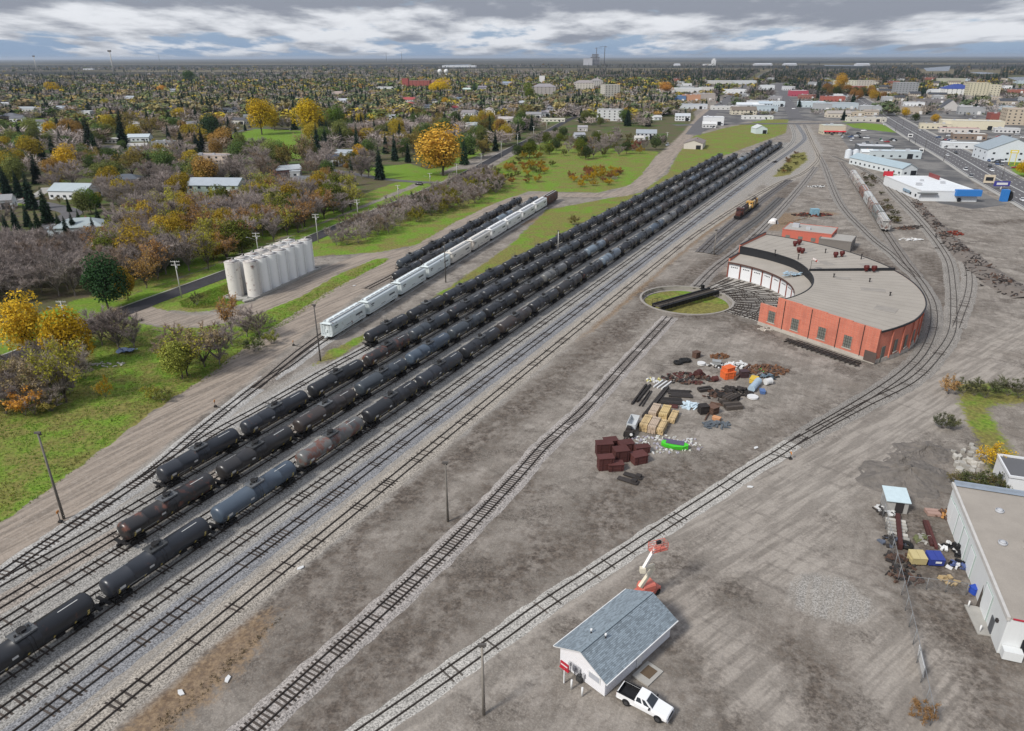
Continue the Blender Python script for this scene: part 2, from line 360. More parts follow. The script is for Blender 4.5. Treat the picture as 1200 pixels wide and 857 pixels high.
dirt = N.mix(N.math('MULTIPLY', N.ramp(grit, 0.48, 0.66), 0.28), dirt, (0.42, 0.39, 0.35))
dirt = N.mix(N.math('MULTIPLY', cut('dark', 0.28, 1.0), N.math('ADD', 0.34, N.math('MULTIPLY', N.ramp(mott, 0.36, 0.60), 0.52))), dirt, N.mix(N.ramp(fine, 0.4, 0.6), (0.058, 0.046, 0.038), (0.125, 0.102, 0.083)))
dirt = N.mix(N.math('MULTIPLY', cut('pale', 0.25, 0.9), 0.75), dirt, N.mix(N.ramp(streak2, 0.4, 0.6), (0.235, 0.212, 0.186), (0.37, 0.335, 0.295)))
dirt = N.mix(N.math('MULTIPLY', cut('rust', 0.2, 1.1), 0.8), dirt, N.mix(N.ramp(fine, 0.35, 0.65), (0.15, 0.10, 0.062), (0.27, 0.19, 0.115)))
wv = N.n('ShaderNodeTexWave', {'wave_type': 'BANDS', 'bands_direction': 'DIAGONAL'}, Vector=pos, Scale=0.11, Distortion=30.0, Detail=3.0, Detail_Scale=0.10, Detail_Roughness=0.5).outputs['Fac']
rutm = N.math('MULTIPLY', N.ramp(wv, 0.86, 0.97), N.ramp(N.noise(pos, 0.06, 4, 0.6), 0.45, 0.60))
dirt = N.mix(N.math('MULTIPLY', N.math('MULTIPLY', rutm, N.ramp(mott, 0.38, 0.6)), 0.42), dirt, (0.115, 0.102, 0.090))
grain = N.math('ADD', 0.62, N.math('MULTIPLY', N.noise(pos, 2.6, 6, 0.8), 0.76))
dirt = N.mix(1.0, dirt, N.n('ShaderNodeCombineColor', i0=N.math('MULTIPLY', grain, 1.01), i1=grain, i2=N.math('MULTIPLY', grain, 0.99)).outputs[0], 'MULTIPLY')
# crushed rock
ball = N.mix(N.ramp(grit, 0.35, 0.65), (0.16, 0.15, 0.135), (0.44, 0.415, 0.38))
ball = N.mix(N.math('MULTIPLY', N.ramp(streak, 0.42, 0.62), 0.45), ball, (0.30, 0.262, 0.218))
ball = N.mix(N.math('MULTIPLY', N.ramp(mid, 0.55, 0.72), 0.35), ball, (0.14, 0.135, 0.13))
c = N.mix(N.math('MULTIPLY', cut('bal', 0.2, 0.8), 0.85), dirt, ball)
road = N.mix(N.ramp(streak, 0.40, 0.62), (0.33, 0.275, 0.225), (0.205, 0.172, 0.142))
road = N.mix(N.math('MULTIPLY', N.ramp(fine, 0.45, 0.7), 0.4), road, (0.40, 0.35, 0.30))
c = N.mix(cut('road', 0.2, 0.6), c, road)
pav = N.mix(N.ramp(big, 0.42, 0.6), (0.105, 0.103, 0.104), (0.205, 0.196, 0.184))
c = N.mix(cut('pave', 0.12, 0.4), c, pav)
lit = N.mix(N.ramp(mid, 0.35, 0.65), (0.115, 0.092, 0.062), (0.10, 0.105, 0.042))
lit = N.mix(N.ramp(big, 0.50, 0.62), lit, (0.075, 0.115, 0.030))
notpave = N.math('SUBTRACT', 1.0, cut('pave', 0.12, 0.4))
c = N.mix(N.math('MULTIPLY', cut('litter', 0.15, 0.4), notpave), c, lit)
g1 = N.mix(N.ramp(fine, 0.32, 0.68), (0.095, 0.172, 0.020), (0.185, 0.295, 0.036))
g2 = N.mix(N.ramp(fine, 0.35, 0.65), (0.135, 0.125, 0.040), (0.235, 0.215, 0.065))
gl = N.ramp(N.math('ADD', at('lush'), N.math('MULTIPLY', N.math('SUBTRACT', N.math('ADD', N.math('MULTIPLY', mid, 0.6), N.math('MULTIPLY', big, 0.4)), 0.5), 2.2)), 0.25, 0.62)
gr = N.mix(gl, g2, g1)
c = N.mix(cut('grass', 0.1, 0.9), c, gr)
# open farmland and bush far out
far = N.ramp(N.n('ShaderNodeVectorMath', {'operation': 'LENGTH'}, i0=pos).outputs['Value'], 2900.0, 3600.0)
fbig = N.noise(N.vmul(pos, (0.00010, 0.00042, 1)), 1.0, 6, 0.6); fm = N.noise(N.vmul(pos, (0.0008, 0.0016, 1)), 1.0, 5, 0.6)
ff = N.mix(N.ramp(fbig, 0.485, 0.56), (0.026, 0.028, 0.024), (0.150, 0.128, 0.080)); ff = N.mix(N.math('MULTIPLY', N.ramp(fm, 0.5, 0.6), 0.75), ff, (0.055, 0.05, 0.034))
c = N.mix(far, c, ff)
b = N.n('ShaderNodeBsdfPrincipled', Roughness=0.95); b.inputs['Specular IOR Level'].default_value = 0.12
N.set(b, 'Base Color', c)
hgt = N.math('ADD', N.math('MULTIPLY', fine, 0.6), N.math('ADD', N.math('MULTIPLY', grit, 0.25), N.math('ADD', N.math('MULTIPLY', streak, 0.5), N.math('MULTIPLY', vor, 0.15))))
N.L.new(N.n('ShaderNodeBump', Strength=0.55, Distance=0.35, Height=hgt).outputs[0], b.inputs['Normal'])
N.L.new(b.outputs[0], N.n('ShaderNodeOutputMaterial').inputs[0])

TT_C = np.array((50.86, 196.82)); TT_R = 13.4
GZ = np.zeros(FX.shape)
near = (FX > -220) & (FX < 240) & (FY < 480)
GZ[near] = (np.sin(FX[near]*0.21+np.sin(FY[near]*0.13)*2)*np.cos(FY[near]*0.17)*0.06)*np.clip(m_grass[near]*2, 0.1, 1) - 0.06*(1-m_grass[near])
V = np.stack([FX, FY, GZ], 1)
ii, jj = np.meshgrid(np.arange(nx-1), np.arange(ny-1)); q = (jj*nx+ii).ravel()
F = np.stack([q, q+1, q+nx+1, q+nx], 1)
cx, cy = (FX[F].mean(1)), (FY[F].mean(1))
keep = np.hypot(cx-TT_C[0], cy-TT_C[1]) > TT_R-0.55
fg, fr = m_grass[F].mean(1), m_road[F].mean(1)
fpv = m_pave[F].mean(1); flt = m_litter[F].mean(1)
zone = np.where(fr > 0.5, 1, np.where(fg > 0.5, 2, np.where(fpv > 0.5, 3, 0)))
for zi, nm in enumerate(('ground', 'dirt_road', 'grass_field', 'pavement')):
    f = F[keep & (zone == zi)]; u, inv = np.unique(f, return_inverse=True); inv = inv.reshape(f.shape)
    A = {k: ('FLOAT', v[u]) for k, v in dict(grass=m_grass, lush=m_lush, road=m_road, litter=m_litter, pave=m_pave, bal=m_bal, dark=m_dark, pale=m_pale, rust=m_rust).items()}
    tag(link(nm, npmesh(nm, V[u], inv, [gm], attr=A, smooth=True)), kind='structure')

# ------------------------------------------------------------------ sealed roads, kerbs, paint, river
def ribbon(mb, line, wd, z, off=0.0, mat=0, wz=None):
    P = [np.array(p) for p in line]; L = []; Rr = []
    for i, p in enumerate(P):
        d = P[min(i+1, len(P)-1)]-P[max(i-1, 0)]; d = d/np.hypot(*d); n = np.array((d[1], -d[0]))
        L.append((*(p+n*(off-wd/2)), z)); Rr.append((*(p+n*(off+wd/2)), z))
    vs = L+Rr; k = len(P); mb.add(vs, [(i, k+i, k+i+1, i+1) for i in range(k-1)], mat)
def smooth(pts, step):
    P = [np.array(p, float) for p in pts]; out = []
    t = np.concatenate([[0], np.cumsum([max(1e-6, np.hypot(*(P[i+1]-P[i]))) for i in range(len(P)-1)])])
    m = [(P[min(i+1, len(P)-1)]-P[max(i-1, 0)])/(t[min(i+1, len(P)-1)]-t[max(i-1, 0)]) for i in range(len(P))]
    for i in range(len(P)-1):
        L = t[i+1]-t[i]; n = max(2, int(L/step))
        for u in np.arange(n)/n:
            out.append((2*u**3-3*u*u+1)*P[i]+(u**3-2*u*u+u)*L*m[i]+(3*u*u-2*u**3)*P[i+1]+(u**3-u*u)*L*m[i+1])
    out.append(P[-1]); return out
def resample(pts, step):
    P = np.array(pts); s = np.concatenate([[0], np.cumsum(np.hypot(*np.diff(P, axis=0).T))]); t = np.arange(0, s[-1], step)
    return np.stack([np.interp(t, s, P[:,0]), np.interp(t, s, P[:,1])], 1)
asph = mat('asphalt_dark', (0.042, 0.040, 0.044), 0.9, 0.35, 0.35, fine=0.25)
asph2 = mat('asphalt_worn', (0.118, 0.113, 0.115), 0.9, 0.3, 0.12, fine=0.2)
conc = mat('concrete', (0.36, 0.345, 0.315), 0.9, 0.25, 0.8, fine=0.15)
white = mat('road_paint', (0.6, 0.6, 0.57), 0.7, 0.3, 2.0)
mb = MB(); rd = smooth(ROAD, 6); ribbon(mb, rd, 6.8, 0.06); tag(mb.build('paved_road', asph), kind='structure')
for sgn in (-1,):
    mb = MB(); ribbon(mb, rd, 0.55, 0.09, sgn*3.9); tag(mb.build('pavement_edge', conc), kind='structure')
HWL = [(1006,120),(1019,130),(1035,142.5),(1050,153),(1066,163),(1084,175),(1104,186),(1127,200),(1146,215),(1181,236),(1215,255),(1290,300)]
HWR = [(1014,118),(1030,125.5),(1049,135),(1065,143.5),(1081,152),(1100,161),(1119,170),(1140,180.5),(1170,195),(1200,209),(1240,228),(1330,272)]
hl, hr = GP(HWL), GP(HWR)
HW = smooth([(a+b)/2 for a, b in zip(hl, hr)], 15); HWW = float(np.mean([np.hypot(*(a-b)) for a, b in zip(hl, hr)]))
mb = MB(); HWP = resample(HW, 12)
far_end = HWP[0]+(HWP[0]-HWP[6])/np.hypot(*(HWP[0]-HWP[6]))*1400
HWP = np.concatenate([[far_end], HWP]); HWW = 26.0
ribbon(mb, HWP, HWW, 0.08); tag(mb.build('highway', asph2), kind='structure')
mk = MB(); HWD = resample(HWP, 3.0)
for off in (-HWW/2+0.8, HWW/2-0.8, -0.25, 0.25): ribbon(mk, HWP, 0.28, 0.09, off)
for off in (-8.3, -4.3, 4.3, 8.3):
    for k in range(0, len(HWD)-2, 3): ribbon(mk, HWD[k:k+2], 0.32, 0.09, off)
tag(mk.build('road_markings', white), kind='structure')
for sgn in (-1, 1):
    mb = MB(); ribbon(mb, HWP, 2.4, 0.14, sgn*(HWW/2+1.3)); tag(mb.build('footpath', conc), kind='structure')
mb = MB(); ribbon(mb, smooth(GP([(812,158),(826,140),(846,122),(868,105),(886,92),(900,84)]), 20), 14, 0.07); tag(mb.build('street', asph2), kind='structure')
mb = MB(); ribbon(mb, smooth(GP([(790,147),(860,145.5),(930,145),(1000,144),(1030,139)]), 20), 15, 0.10); tag(mb.build('cross_street', asph2), kind='structure')
mb = MB(); ribbon(mb, smooth(GP([(933,139),(926,126),(921,116),(917,108),(912,98)]), 20), 16, 0.072); tag(mb.build('street', asph2), kind='structure')
mb = MB(); ribbon(mb, smooth(GP([(-20,228),(20,234),(60,242),(85,250),(60,262),(40,275)]), 6), 9, 0.07); tag(mb.build('street', asph2), kind='structure')
mb = MB(); ribbon(mb, smooth(GP([(10,240),(45,228),(56,220)]), 6), 6, 0.075); tag(mb.build('driveway', conc), kind='structure')
mb = MB(); ribbon(mb, smooth(GP([(375,197),(410,203),(450,210),(500,214),(545,213)]), 6), 6, 0.07); tag(mb.build('lane', asph2), kind='structure')
mb = MB(); ribbon(mb, smooth(GP([(268,157),(300,151),(350,151.5),(380,156)]), 6), 6, 0.075); tag(mb.build('street', asph2), kind='structure')
wm = bpy.data.materials.new('river_water'); wm.use_nodes = True
wb = wm.node_tree.nodes['Principled BSDF']; wb.inputs['Base Color'].default_value = (0.10, 0.12, 0.14, 1); wb.inputs['Roughness'].default_value = 0.18
for q in [[(1082,80),(1114,77.6),(1112,83.4),(1086,83.6)], [(1136,85),(1150,84.6),(1170,86),(1150,87.2)], [(1180,91),(1230,89),(1260,97),(1195,96)], [(966,76.4),(1012,77),(1012,77.8),(966,77.4)], [(520,76.2),(552,75.4),(556,77.8),(524,78.2)]]:
    mb = MB(); mb.add([(*G(*p), 0.3) for p in q], [(0,1,2,3)]); tag(mb.build('river', wm), kind='structure')

# ------------------------------------------------------------------ railway tracks
steel = mat('rail_steel', (0.055, 0.044, 0.037), 0.55, 0.3, 0.8, metal=0.3)
tieM = mat('creosoted_timber', (0.066, 0.054, 0.046), 0.9, 0.35, 1.5, rnd=0.5, fine=0.2)
tieG = mat('weathered_timber', (0.13, 0.115, 0.10), 0.9, 0.3, 1.5, rnd=0.5, fine=0.2)
bm = bpy.data.materials.new('ballast_rock'); bm.use_nodes = True; bm.node_tree.nodes.clear(); N = NT(bm.node_tree)
pos = N.n('ShaderNodeNewGeometry').outputs['Position']; oi = N.n('ShaderNodeObjectInfo').outputs['Color']
gn = N.noise(pos, 4.5, 3, 0.75); pn = N.noise(pos, 0.22, 5, 0.6)
kk = N.math('MULTIPLY', N.math('ADD', 0.45, N.math('MULTIPLY', N.ramp(gn, 0.34, 0.66), 1.0)), N.math('ADD', 0.7, N.math('MULTIPLY', pn, 0.6)))
cc = N.mix(1.0, oi, N.n('ShaderNodeCombineColor', i0=kk, i1=kk, i2=kk).outputs[0], 'MULTIPLY')
bb = N.n('ShaderNodeBsdfPrincipled', Roughness=0.95); N.set(bb, 'Base Color', cc); bb.inputs['Specular IOR Level'].default_value = 0.1
N.L.new(N.n('ShaderNodeBump', Strength=0.6, Distance=0.2, Height=gn).outputs[0], bb.inputs['Normal']); N.L.new(bb.outputs[0], N.n('ShaderNodeOutputMaterial').inputs[0])
_t = MB(); _t.box((0,0,0), (0.24, 2.6, 0.16)); TIE = {False: _t.mesh('tie', tieM), True: _t.mesh('tie_grey', tieG)}
NTRACK = [0]
def track(pts, label, step=2.0, ballast=(0.30,0.285,0.26), bw=3.3, tie=1.0, grey=0.0, spacing=0.62, far=420, bury=0.0, group=None, curve=True, seed=0, bed=True, bed_up=True):
    """two rails, a bed of crushed rock and its ties: every tie large enough in the picture is its own piece"""
    r = random.Random(seed+NTRACK[0]*13); k = NTRACK[0]; NTRACK[0] += 1
    L = resample(smooth(pts, step), step) if curve else resample([np.array(p) for p in pts], step)
    base = L[0]; t = thing('railway_track', label, 'railway track', (*base, 0), 0, group)
    Q = L-base; zb = (0.055 if bed_up else 0.0)+0.0041*(k % 37)
    if bed:
        mb = MB(); n = len(Q); D = np.gradient(Q, axis=0); D /= np.hypot(D[:,0], D[:,1])[:,None]; Nn = np.stack([D[:,1], -D[:,0]], 1)
        offs = [(-bw/2-0.9, -0.12), (-bw/2, zb), (bw/2, zb), (bw/2+0.9, -0.12)]
        vs = []
        for i in range(n):
            for o, z in offs:
                j = (r.random()-.5)*0.5 if abs(o) > bw/2 else 0
                vs.append((*(Q[i]+Nn[i]*(o+j)), z))
        mb.add(vs, [(i*4+a, i*4+a+1, i*4+a+5, i*4+a+4) for i in range(n-1) for a in range(3)])
        mb.build('ballast', bm, t, color=(*ballast, 0))
    D = np.gradient(Q, axis=0); D /= np.hypot(D[:,0], D[:,1])[:,None]; Nn = np.stack([D[:,1], -D[:,0]], 1)
    for s in (-0.75, 0.75):
        mb = MB(); vs = []
        for i in range(len(Q)):
            for o, z in ((-.075, zb+.03), (-.06, zb+.20), (.06, zb+.20), (.075, zb+.03)): vs.append((*(Q[i]+Nn[i]*(s+o)), z))
        mb.add(vs, [(i*4+a, i*4+a+1, i*4+a+5, i*4+a+4) for i in range(len(Q)-1) for a in range(3)])
        mb.build('rail', steel, t)
    if tie > 0:
        T = resample(L, spacing); cnt = 0; far_mb = MB()
        for i in range(len(T)-1):
            p = T[i]
            if np.hypot(*p) > far: continue
            vis = tie > 0.98 or (0.5+0.5*math.sin(i*0.37+seed)*math.sin(i*0.113+2*seed)+r.uniform(-.45,.45)) < tie
            if not vis: continue
            sx, sy = proj(*p)
            if not (-60 < sx < 1260 and 60 < sy < 930): continue
            d = T[i+1]-p; a = math.atan2(d[1], d[0])+r.uniform(-.04,.04); z = zb-0.05+r.uniform(-bury, 0.02)
            if pxm(p)*2.6 > 9.3 and cnt < 300:
                o = link('tie', TIE[r.random() < grey], t, (*(p-base), z), a); cnt += 1
            else: far_mb.box((*(p-base), z), (0.24, 2.6, 0.16), a)
        if far_mb.v: tag(far_mb.build('tie_run', tieM, t), kind='stuff')
    return t
YO = dict(T1=-105.3, T2=-96.5, TA=-92.2, TB=-88.4, TC=-83.9, TD=-79.5, T5=-74.7, T6=-70.4, T7=-64.6)
def P(*pp): return GP(pp)
greyB = (0.315,0.30,0.275)
track([yard(-30,YO['T5']), yard(520,YO['T5'])]+P((900,189),(925,171),(931,160),(927,146)), 'empty track beside the row of tank cars closest to the open yard', bury=0.07, tie=0.62, grey=0.2, ballast=greyB, seed=1)
track([yard(-30,YO['T6']), yard(330,YO['T6']), yard(520,YO['T6']+.5)]+P((907,191),(935,171),(943,162),(938,152),(934,146)), 'empty track with bluish grey rock, second out from the tank cars', bury=0.05, tie=0.55, ballast=(0.235,0.235,0.24), seed=2)
track([yard(-30,YO['T7']), yard(260,YO['T7'])]+P((845,255),(880,233),(915,214),(938,205),(953,194),(959,185),(953,170),(944,150)), 'track with few exposed ties, at the edge of the bare dirt', bury=0.02, tie=0.16, ballast=(0.345,0.31,0.265), seed=3)
for nm, s0, s1, lab, ti in [('T2', 8, 560, 'track under the second row of black tank cars, nearer the meadow', 0.3), ('TA', 0, 560, 'empty track between the second and third rows of tank cars, partly rust stained', 0.45), ('TB', 0, 640, 'track under the third row, led by a rusty black tank car', 0.75),
                            ('TC', 0, 620, 'empty track hidden between the third and fourth rows of tank cars', 0.4), ('TD', -30, 640, 'track under the fourth row of tank cars, the one with a blue car', 0.7)]:
    pts = [yard(s0,YO[nm]), yard(s1,YO[nm])]
    if nm == 'T2': pts = P((-60,720),(0,684.5),(50,657),(95,631.5),(141,604))+[yard(66,YO['T2']), yard(560,YO['T2'])]
    track(pts, lab, tie=ti, bury=0.09, far=230, ballast=greyB if nm != 'TA' else (0.33,0.29,0.25), seed=len(lab))
track(P((-60,716),(0,676),(40,648),(82,619.6),(168.7,560),(234,506),(268,479),(315,443),(333,432.5),(376,401.5),(415,377))+[yard(306,-142.2)], 'ladder track with pale ballast running under the white hopper cars', tie=0.97, bury=0.04, ballast=(0.40,0.385,0.36), spacing=0.66, far=190, seed=5)
track(P((60,634.5),(110,600),(160,567),(200,541),(254,506),(300,481),(349.5,453),(379,436))+[yard(126,YO['T1']), yard(520,YO['T1']+1)], 'track curving to the row of shiny black tank cars beside the grass', tie=0.5, bury=0.06, far=190, ballast=(0.37,0.355,0.33), seed=6)
A2d = np.array(yard(306.9,-147.8)); A2s = G(452,341)
track(P((300,456),(345,417),(372,397),(410,370))+[A2s, A2d], 'track behind the white hopper cars holding dark tank cars', tie=0, ballast=(0.25,0.22,0.19), seed=7)
track([G(452,341)-np.array((6,-2)), np.array(yard(183,-137.6)), np.array(yard(306.9,-155.0))], 'outer track of short dark tank cars beside the dirt road', tie=0, ballast=(0.24,0.205,0.175), seed=8)
track(P((245,902),(294,857),(372,785),(450,713.7),(530,638),(605,560),(638,523),(683,482),(737,423),(787,369.5)), 'track of bare dark ties on pale gravel leading to the turntable', tie=0.94, spacing=0.6, bw=3.2, bury=0.0, ballast=(0.35,0.32,0.295), far=260, seed=9)
T9 = P((370,900),(430,857),(516,797),(600,737),(630,715),(718.4,657),(773,620.8),(839.5,578),(880,551),(910,533),(948,507))
T9b = P((948,507),(1020,464),(1060,436),(1083,411),(1094,382),(1093,357),(1086,342),(1074,325),(1060,313),(1045,298),(1025,282.5),(1007,265),(996,254),(984.5,239),(976,221),(970,205),(964,190),(958,180),(951,166),(942,146))
T9c = P((930,520),(966,500),(1015,474),(1069,446),(1099,416),(1115,390),(1117.5,360),(1116,332),(1112,308),(1102,290),(1090,274),(1070,251),(1047,228.5),(1032,212),(1019,203.5),(996,191),(975,183))
track(T9, 'dusty track passing the grey roofed office building', tie=0.5, grey=1.0, bury=0.14, bw=2.3, ballast=(0.42,0.40,0.365), far=230, seed=10, bed_up=False)
track(T9b, 'inner track curving round the outside of the brick roundhouse', tie=0.2, bury=0.1, ballast=(0.25,0.232,0.21), far=240, seed=11, bed_up=False)
track(T9c, 'outer curved track between the roundhouse and the heap of debris', tie=0.25, bury=0.1, ballast=(0.27,0.25,0.225), far=240, seed=12, bed_up=False)
track(P((1120,384),(1126,368),(1134,345),(1135.5,322),(1129,303),(1110,283),(1085,257),(1060,231),(1040,213)), 'outermost curved track running along the debris heap', tie=0.3, bury=0.05, ballast=(0.285,0.262,0.235), far=240, seed=13, bed_up=False)
track(P((985,190),(1008,224),(1036,270),(1060,306),(1076,326)), 'track under the weathered grain hopper cars', tie=0, ballast=(0.22,0.2,0.18), seed=14)
track(P((816,337),(838,315),(868,292),(900,262),(925,235),(944,212),(956,196)), 'track passing the closed end of the roundhouse', tie=0.4, bury=0.04, ballast=(0.25,0.23,0.21), far=300, seed=15)
track(P((821,296),(845,273),(872,251),(900,229),(925,211)), 'oily siding under the orange locomotives', tie=0.4, bury=0.04, ballast=(0.15,0.14,0.135), far=300, seed=16)
track(P((835,298),(862,276),(890,255),(915,232)), 'empty oily siding beside the locomotives', tie=0.3, bury=0.04, ballast=(0.13,0.125,0.12), far=300, seed=17)

# switch stands and their throw rods
swd = mat('stand_iron', (0.03,0.027,0.025), 0.7, 0.2); org = mat('target_orange', (0.62,0.25,0.06), 0.6, 0.2)
for (px, py, ty, lab) in [(71,612,600,'switch stand with a yellow target at the foot of the tall pole'), (252.5,477,470,'switch stand with a pale target beside the ladder track'), (344,405,400,'small switch stand near the first white hopper car'), (926,538,531,'black switch stand where the track splits near the roundhouse')]:
    t = thing('switch_stand', lab, 'switch stand', G(px, py)); h = height(px, py, ty)
    mb = MB(); mb.box((0,0,.15), (.5,.5,.3)); mb.tube([(0,0,.2),(0,0,h)], .06); mb.build('stand', swd, t)
    mb = MB(); mb.box((.0,0,h), (.06,.6,.4)); mb.build('target', org, t)
    mb = MB(); d = YN if px < 500 else -YN*1.0; mb.beam((0,0,.12), (d[0]*3.2, d[1]*3.2, .12), .1, .08); mb.build('throw_rod', swd, t)

# ------------------------------------------------------------------ tank cars
paint = mat('tank_paint', (0,0,0), 0.34, 0.22, 0.4, obj=True, rust=True, spec=0.6)
black = mat('car_iron', (0.018,0.017,0.017), 0.75, 0.3, 1.0)
grate = mat('platform_grating', (0.10,0.105,0.11), 0.7, 0.3, 1.5, rnd=0.5)
wht = mat('stencil_white', (0.50,0.50,0.48), 0.7, 0.2, 2.0)
yel = mat('reflector_yellow', (0.62,0.50,0.16), 0.6, 0.1, 2.0)
ZR = 0.27
TR, TZ = 1.45, ZR+2.34
def patch(mb, x0, x1, a0, a1, r=TR+0.012, n=2):
    for k in range(n):
        b0, b1 = a0+(a1-a0)*k/n, a0+(a1-a0)*(k+1)/n
        q = [(x, r*math.cos(b), TZ+r*math.sin(b)) for x, b in ((x0,b0),(x1,b0),(x1,b1),(x0,b1))]
        mb.add(q, [(0,1,2,3)])
def truck_mesh():
    mb = MB()
    for s in (-1, 1):
        mb.box((0, s*1.0, ZR+.52), (2.3,.16,.22)); mb.box((0, s*1.0, ZR+.38), (.75,.2,.42))
        for x in (-.88, .88):
            mb.tube([(x, s*.68, ZR+.46), (x, s*.82, ZR+.46)], .46, 12, smooth=False); mb.box((x, s*1.0, ZR+.48), (.36,.22,.34))
    for x in (-.88,.88): mb.tube([(x,-.7,ZR+.46),(x,.7,ZR+.46)], .08)
    mb.box((0,0,ZR+.66), (.42,2.2,.28)); return mb.mesh('truck', black)
TRUCK = truck_mesh()
def tank_meshes():
    out = {}
    prof = [(-7.95,0.02),(-7.92,.6),(-7.83,1.03),(-7.66,1.30),(-7.42,TR-.03),(-7.1,TR)]
    prof += [(-1.35,TR),(-1.33,TR+.03),(-1.1,TR+.03),(-1.08,TR),(1.08,TR),(1.1,TR+.03),(1.33,TR+.03),(1.35,TR),(4.4,TR),(4.42,TR+.02),(4.55,TR+.02),(4.57,TR)]
    prof += [(7.1,TR),(7.42,TR-.03),(7.66,1.30),(7.83,1.03),(7.92,.6),(7.95,.02)]
    mb = MB(); n = 24; vs = []; fs = []
    for x, r in prof:
        for j in range(n): a = 2*math.pi*j/n; vs.append((x, r*math.cos(a), TZ+r*math.sin(a)))
    for i in range(len(prof)-1):
        for j in range(n): fs.append((i*n+j, i*n+(j+1)%n, (i+1)*n+(j+1)%n, (i+1)*n+j))
    mb.add(vs, fs, 0, True); out['tank'] = mb.mesh('tank', paint)
    mb = MB()                                                     # manway, platform and its rails
    mb.box((0,0,TZ+TR+.10), (2.7,1.8,.06)); 
    for s in (-1,1):
        mb.box((0,s*.9,TZ+TR+.02), (2.7,.08,.24))
        for z in (.5,.95): mb.tube([(-1.3,s*.9,TZ+TR+.1),(-1.3,s*.9,TZ+TR+z),(1.3,s*.9,TZ+TR+z),(1.3,s*.9,TZ+TR+.1)], .028, 4)
        for x in (-.45,.45): mb.tube([(x,s*.9,TZ+TR+.1),(x,s*.9,TZ+TR+.95)], .025, 4)
    out['platform'] = mb.mesh('platform', grate)
    mb = MB(); mb.tube([(0,0,TZ+TR-.1),(0,0,TZ+TR+.48)], .48, 14); mb.tube([(0,0,TZ+TR+.48),(0,0,TZ+TR+.6)], [.55,.5], 14); mb.tube([(.85,.2,TZ+TR),(.85,.2,TZ+TR+.42)], .13, 8); mb.tube([(-.85,-.2,TZ+TR),(-.85,-.2,TZ+TR+.36)], .16, 8)
    out['manway'] = mb.mesh('manway', black)
    mb = MB()                                                     # stub sills, saddles, end platforms, couplers, ladders
    for s in (-1,1):
        mb.box((s*6.9,0,ZR+.86), (3.6,.55,.42)); mb.box((s*6.2,0,ZR+1.12), (.7,2.3,.32)); mb.box((s*8.25,0,ZR+.98), (.5,2.7,.12)); mb.box((s*8.75,0,ZR+.82), (.55,.3,.3))
        mb.tube([(s*8.4,-1.3,ZR+1.0),(s*8.4,-1.3,ZR+2.0),(s*8.4,1.3,ZR+2.0),(s*8.4,1.3,ZR+1.0)], .035, 4)
        for y in (-1.42,1.42):
            mb.tube([(s*7.6,y,ZR+.9),(s*7.6,y,ZR+2.4)], .03, 4); mb.tube([(s*7.2,y,ZR+.9),(s*7.2,y,ZR+2.4)], .03, 4)
            for z in (.95,1.3,1.65,2.0,2.35): mb.tube([(s*7.6,y,ZR+z),(s*7.2,y,ZR+z)], .025, 4)
    mb.tube([(-6,.25,ZR+.78),(6,.25,ZR+.78)], .06, 5); mb.box((0,0,ZR+.86), (.5,.5,.35)); mb.box((-3.4,.4,ZR+.72), (1.1,.5,.4))
    for y in (-1.62, 1.62):
        mb.tube([(-.35,y,ZR+.9),(-.35,y*.92,TZ+.9),(-.35,y*.5,TZ+TR-.05)], .03, 4); mb.tube([(.1,y,ZR+.9),(.1,y*.92,TZ+.9),(.1,y*.5,TZ+TR-.05)], .03, 4)
    out['underframe'] = mb.mesh('underframe', black)
    mb = MB()
    for s, f in ((1, 0.0), (-1, math.pi)):
        A = lambda d: (math.pi-R(d)) if s < 0 else R(d)
        patch(mb, -s*6.4, -s*3.9, A(72), A(76.5)); patch(mb, s*2.8, s*5.4, A(-24), A(-20)); patch(mb, s*5.9, s*6.7, A(-14), A(2)); patch(mb, s*1.6, s*2.3, A(-4), A(8))
    for s in (-1,1):
        q = [(s*7.80,-.75*s,TZ-.35),(s*7.72,-1.15*s,TZ-.15),(s*7.70,-1.15*s,TZ+.22),(s*7.78,-.8*s,TZ+.05)]
        mb.add([(x+s*.1,y,z) for x,y,z in q], [(0,1,2,3)])
    out['lettering'] = mb.mesh('lettering', wht)
    mb = MB()
    for A in (lambda d: R(d), lambda d: math.pi-R(d)):
        for x in (-5.2,-2.6,.4,2.9,5.4): patch(mb, x, x+.22, A(-48), A(-22))
        patch(mb, -6.9, -6.62, A(-42), A(-4)); patch(mb, 6.62, 6.9, A(-42), A(-4))
    out['reflector'] = mb.mesh('reflector', yel)
    return out
TM = tank_meshes()
def new_tank(label, loc, rot, color, group):
    t = thing('tank_car', label, 'tank car', loc, rot, group)
    o = link('tank', TM['tank'], t, color=color); o['paint'] = 1
    link('underframe', TM['underframe'], t)
    for x in (-6.2, 6.2): link('truck', TRUCK, t, (x, 0, 0))
    p = link('platform', TM['platform'], t); link('manway', TM['manway'], p)
    for k in ('lettering','reflector'): tag(link(k, TM[k], t), kind='stuff')
    return t
BLK, NVY, SLT, BLU, LBL, GRY, BRN, DRK = (.016,.017,.020), (.024,.027,.034), (.040,.048,.057), (.062,.084,.112), (.135,.170,.205), (.125,.125,.12), (.040,.032,.029), (.026,.024,.024)
def cname(c):
    r = c[3] if len(c) > 3 else 0
    n = {BLK:'black', NVY:'dark navy', SLT:'slate grey', BLU:'blue grey', LBL:'pale blue grey', GRY:'light grey', BRN:'dark brown', DRK:'brownish black'}[c[:3]]
    return ('rust streaked ' if r > .2 else '')+n
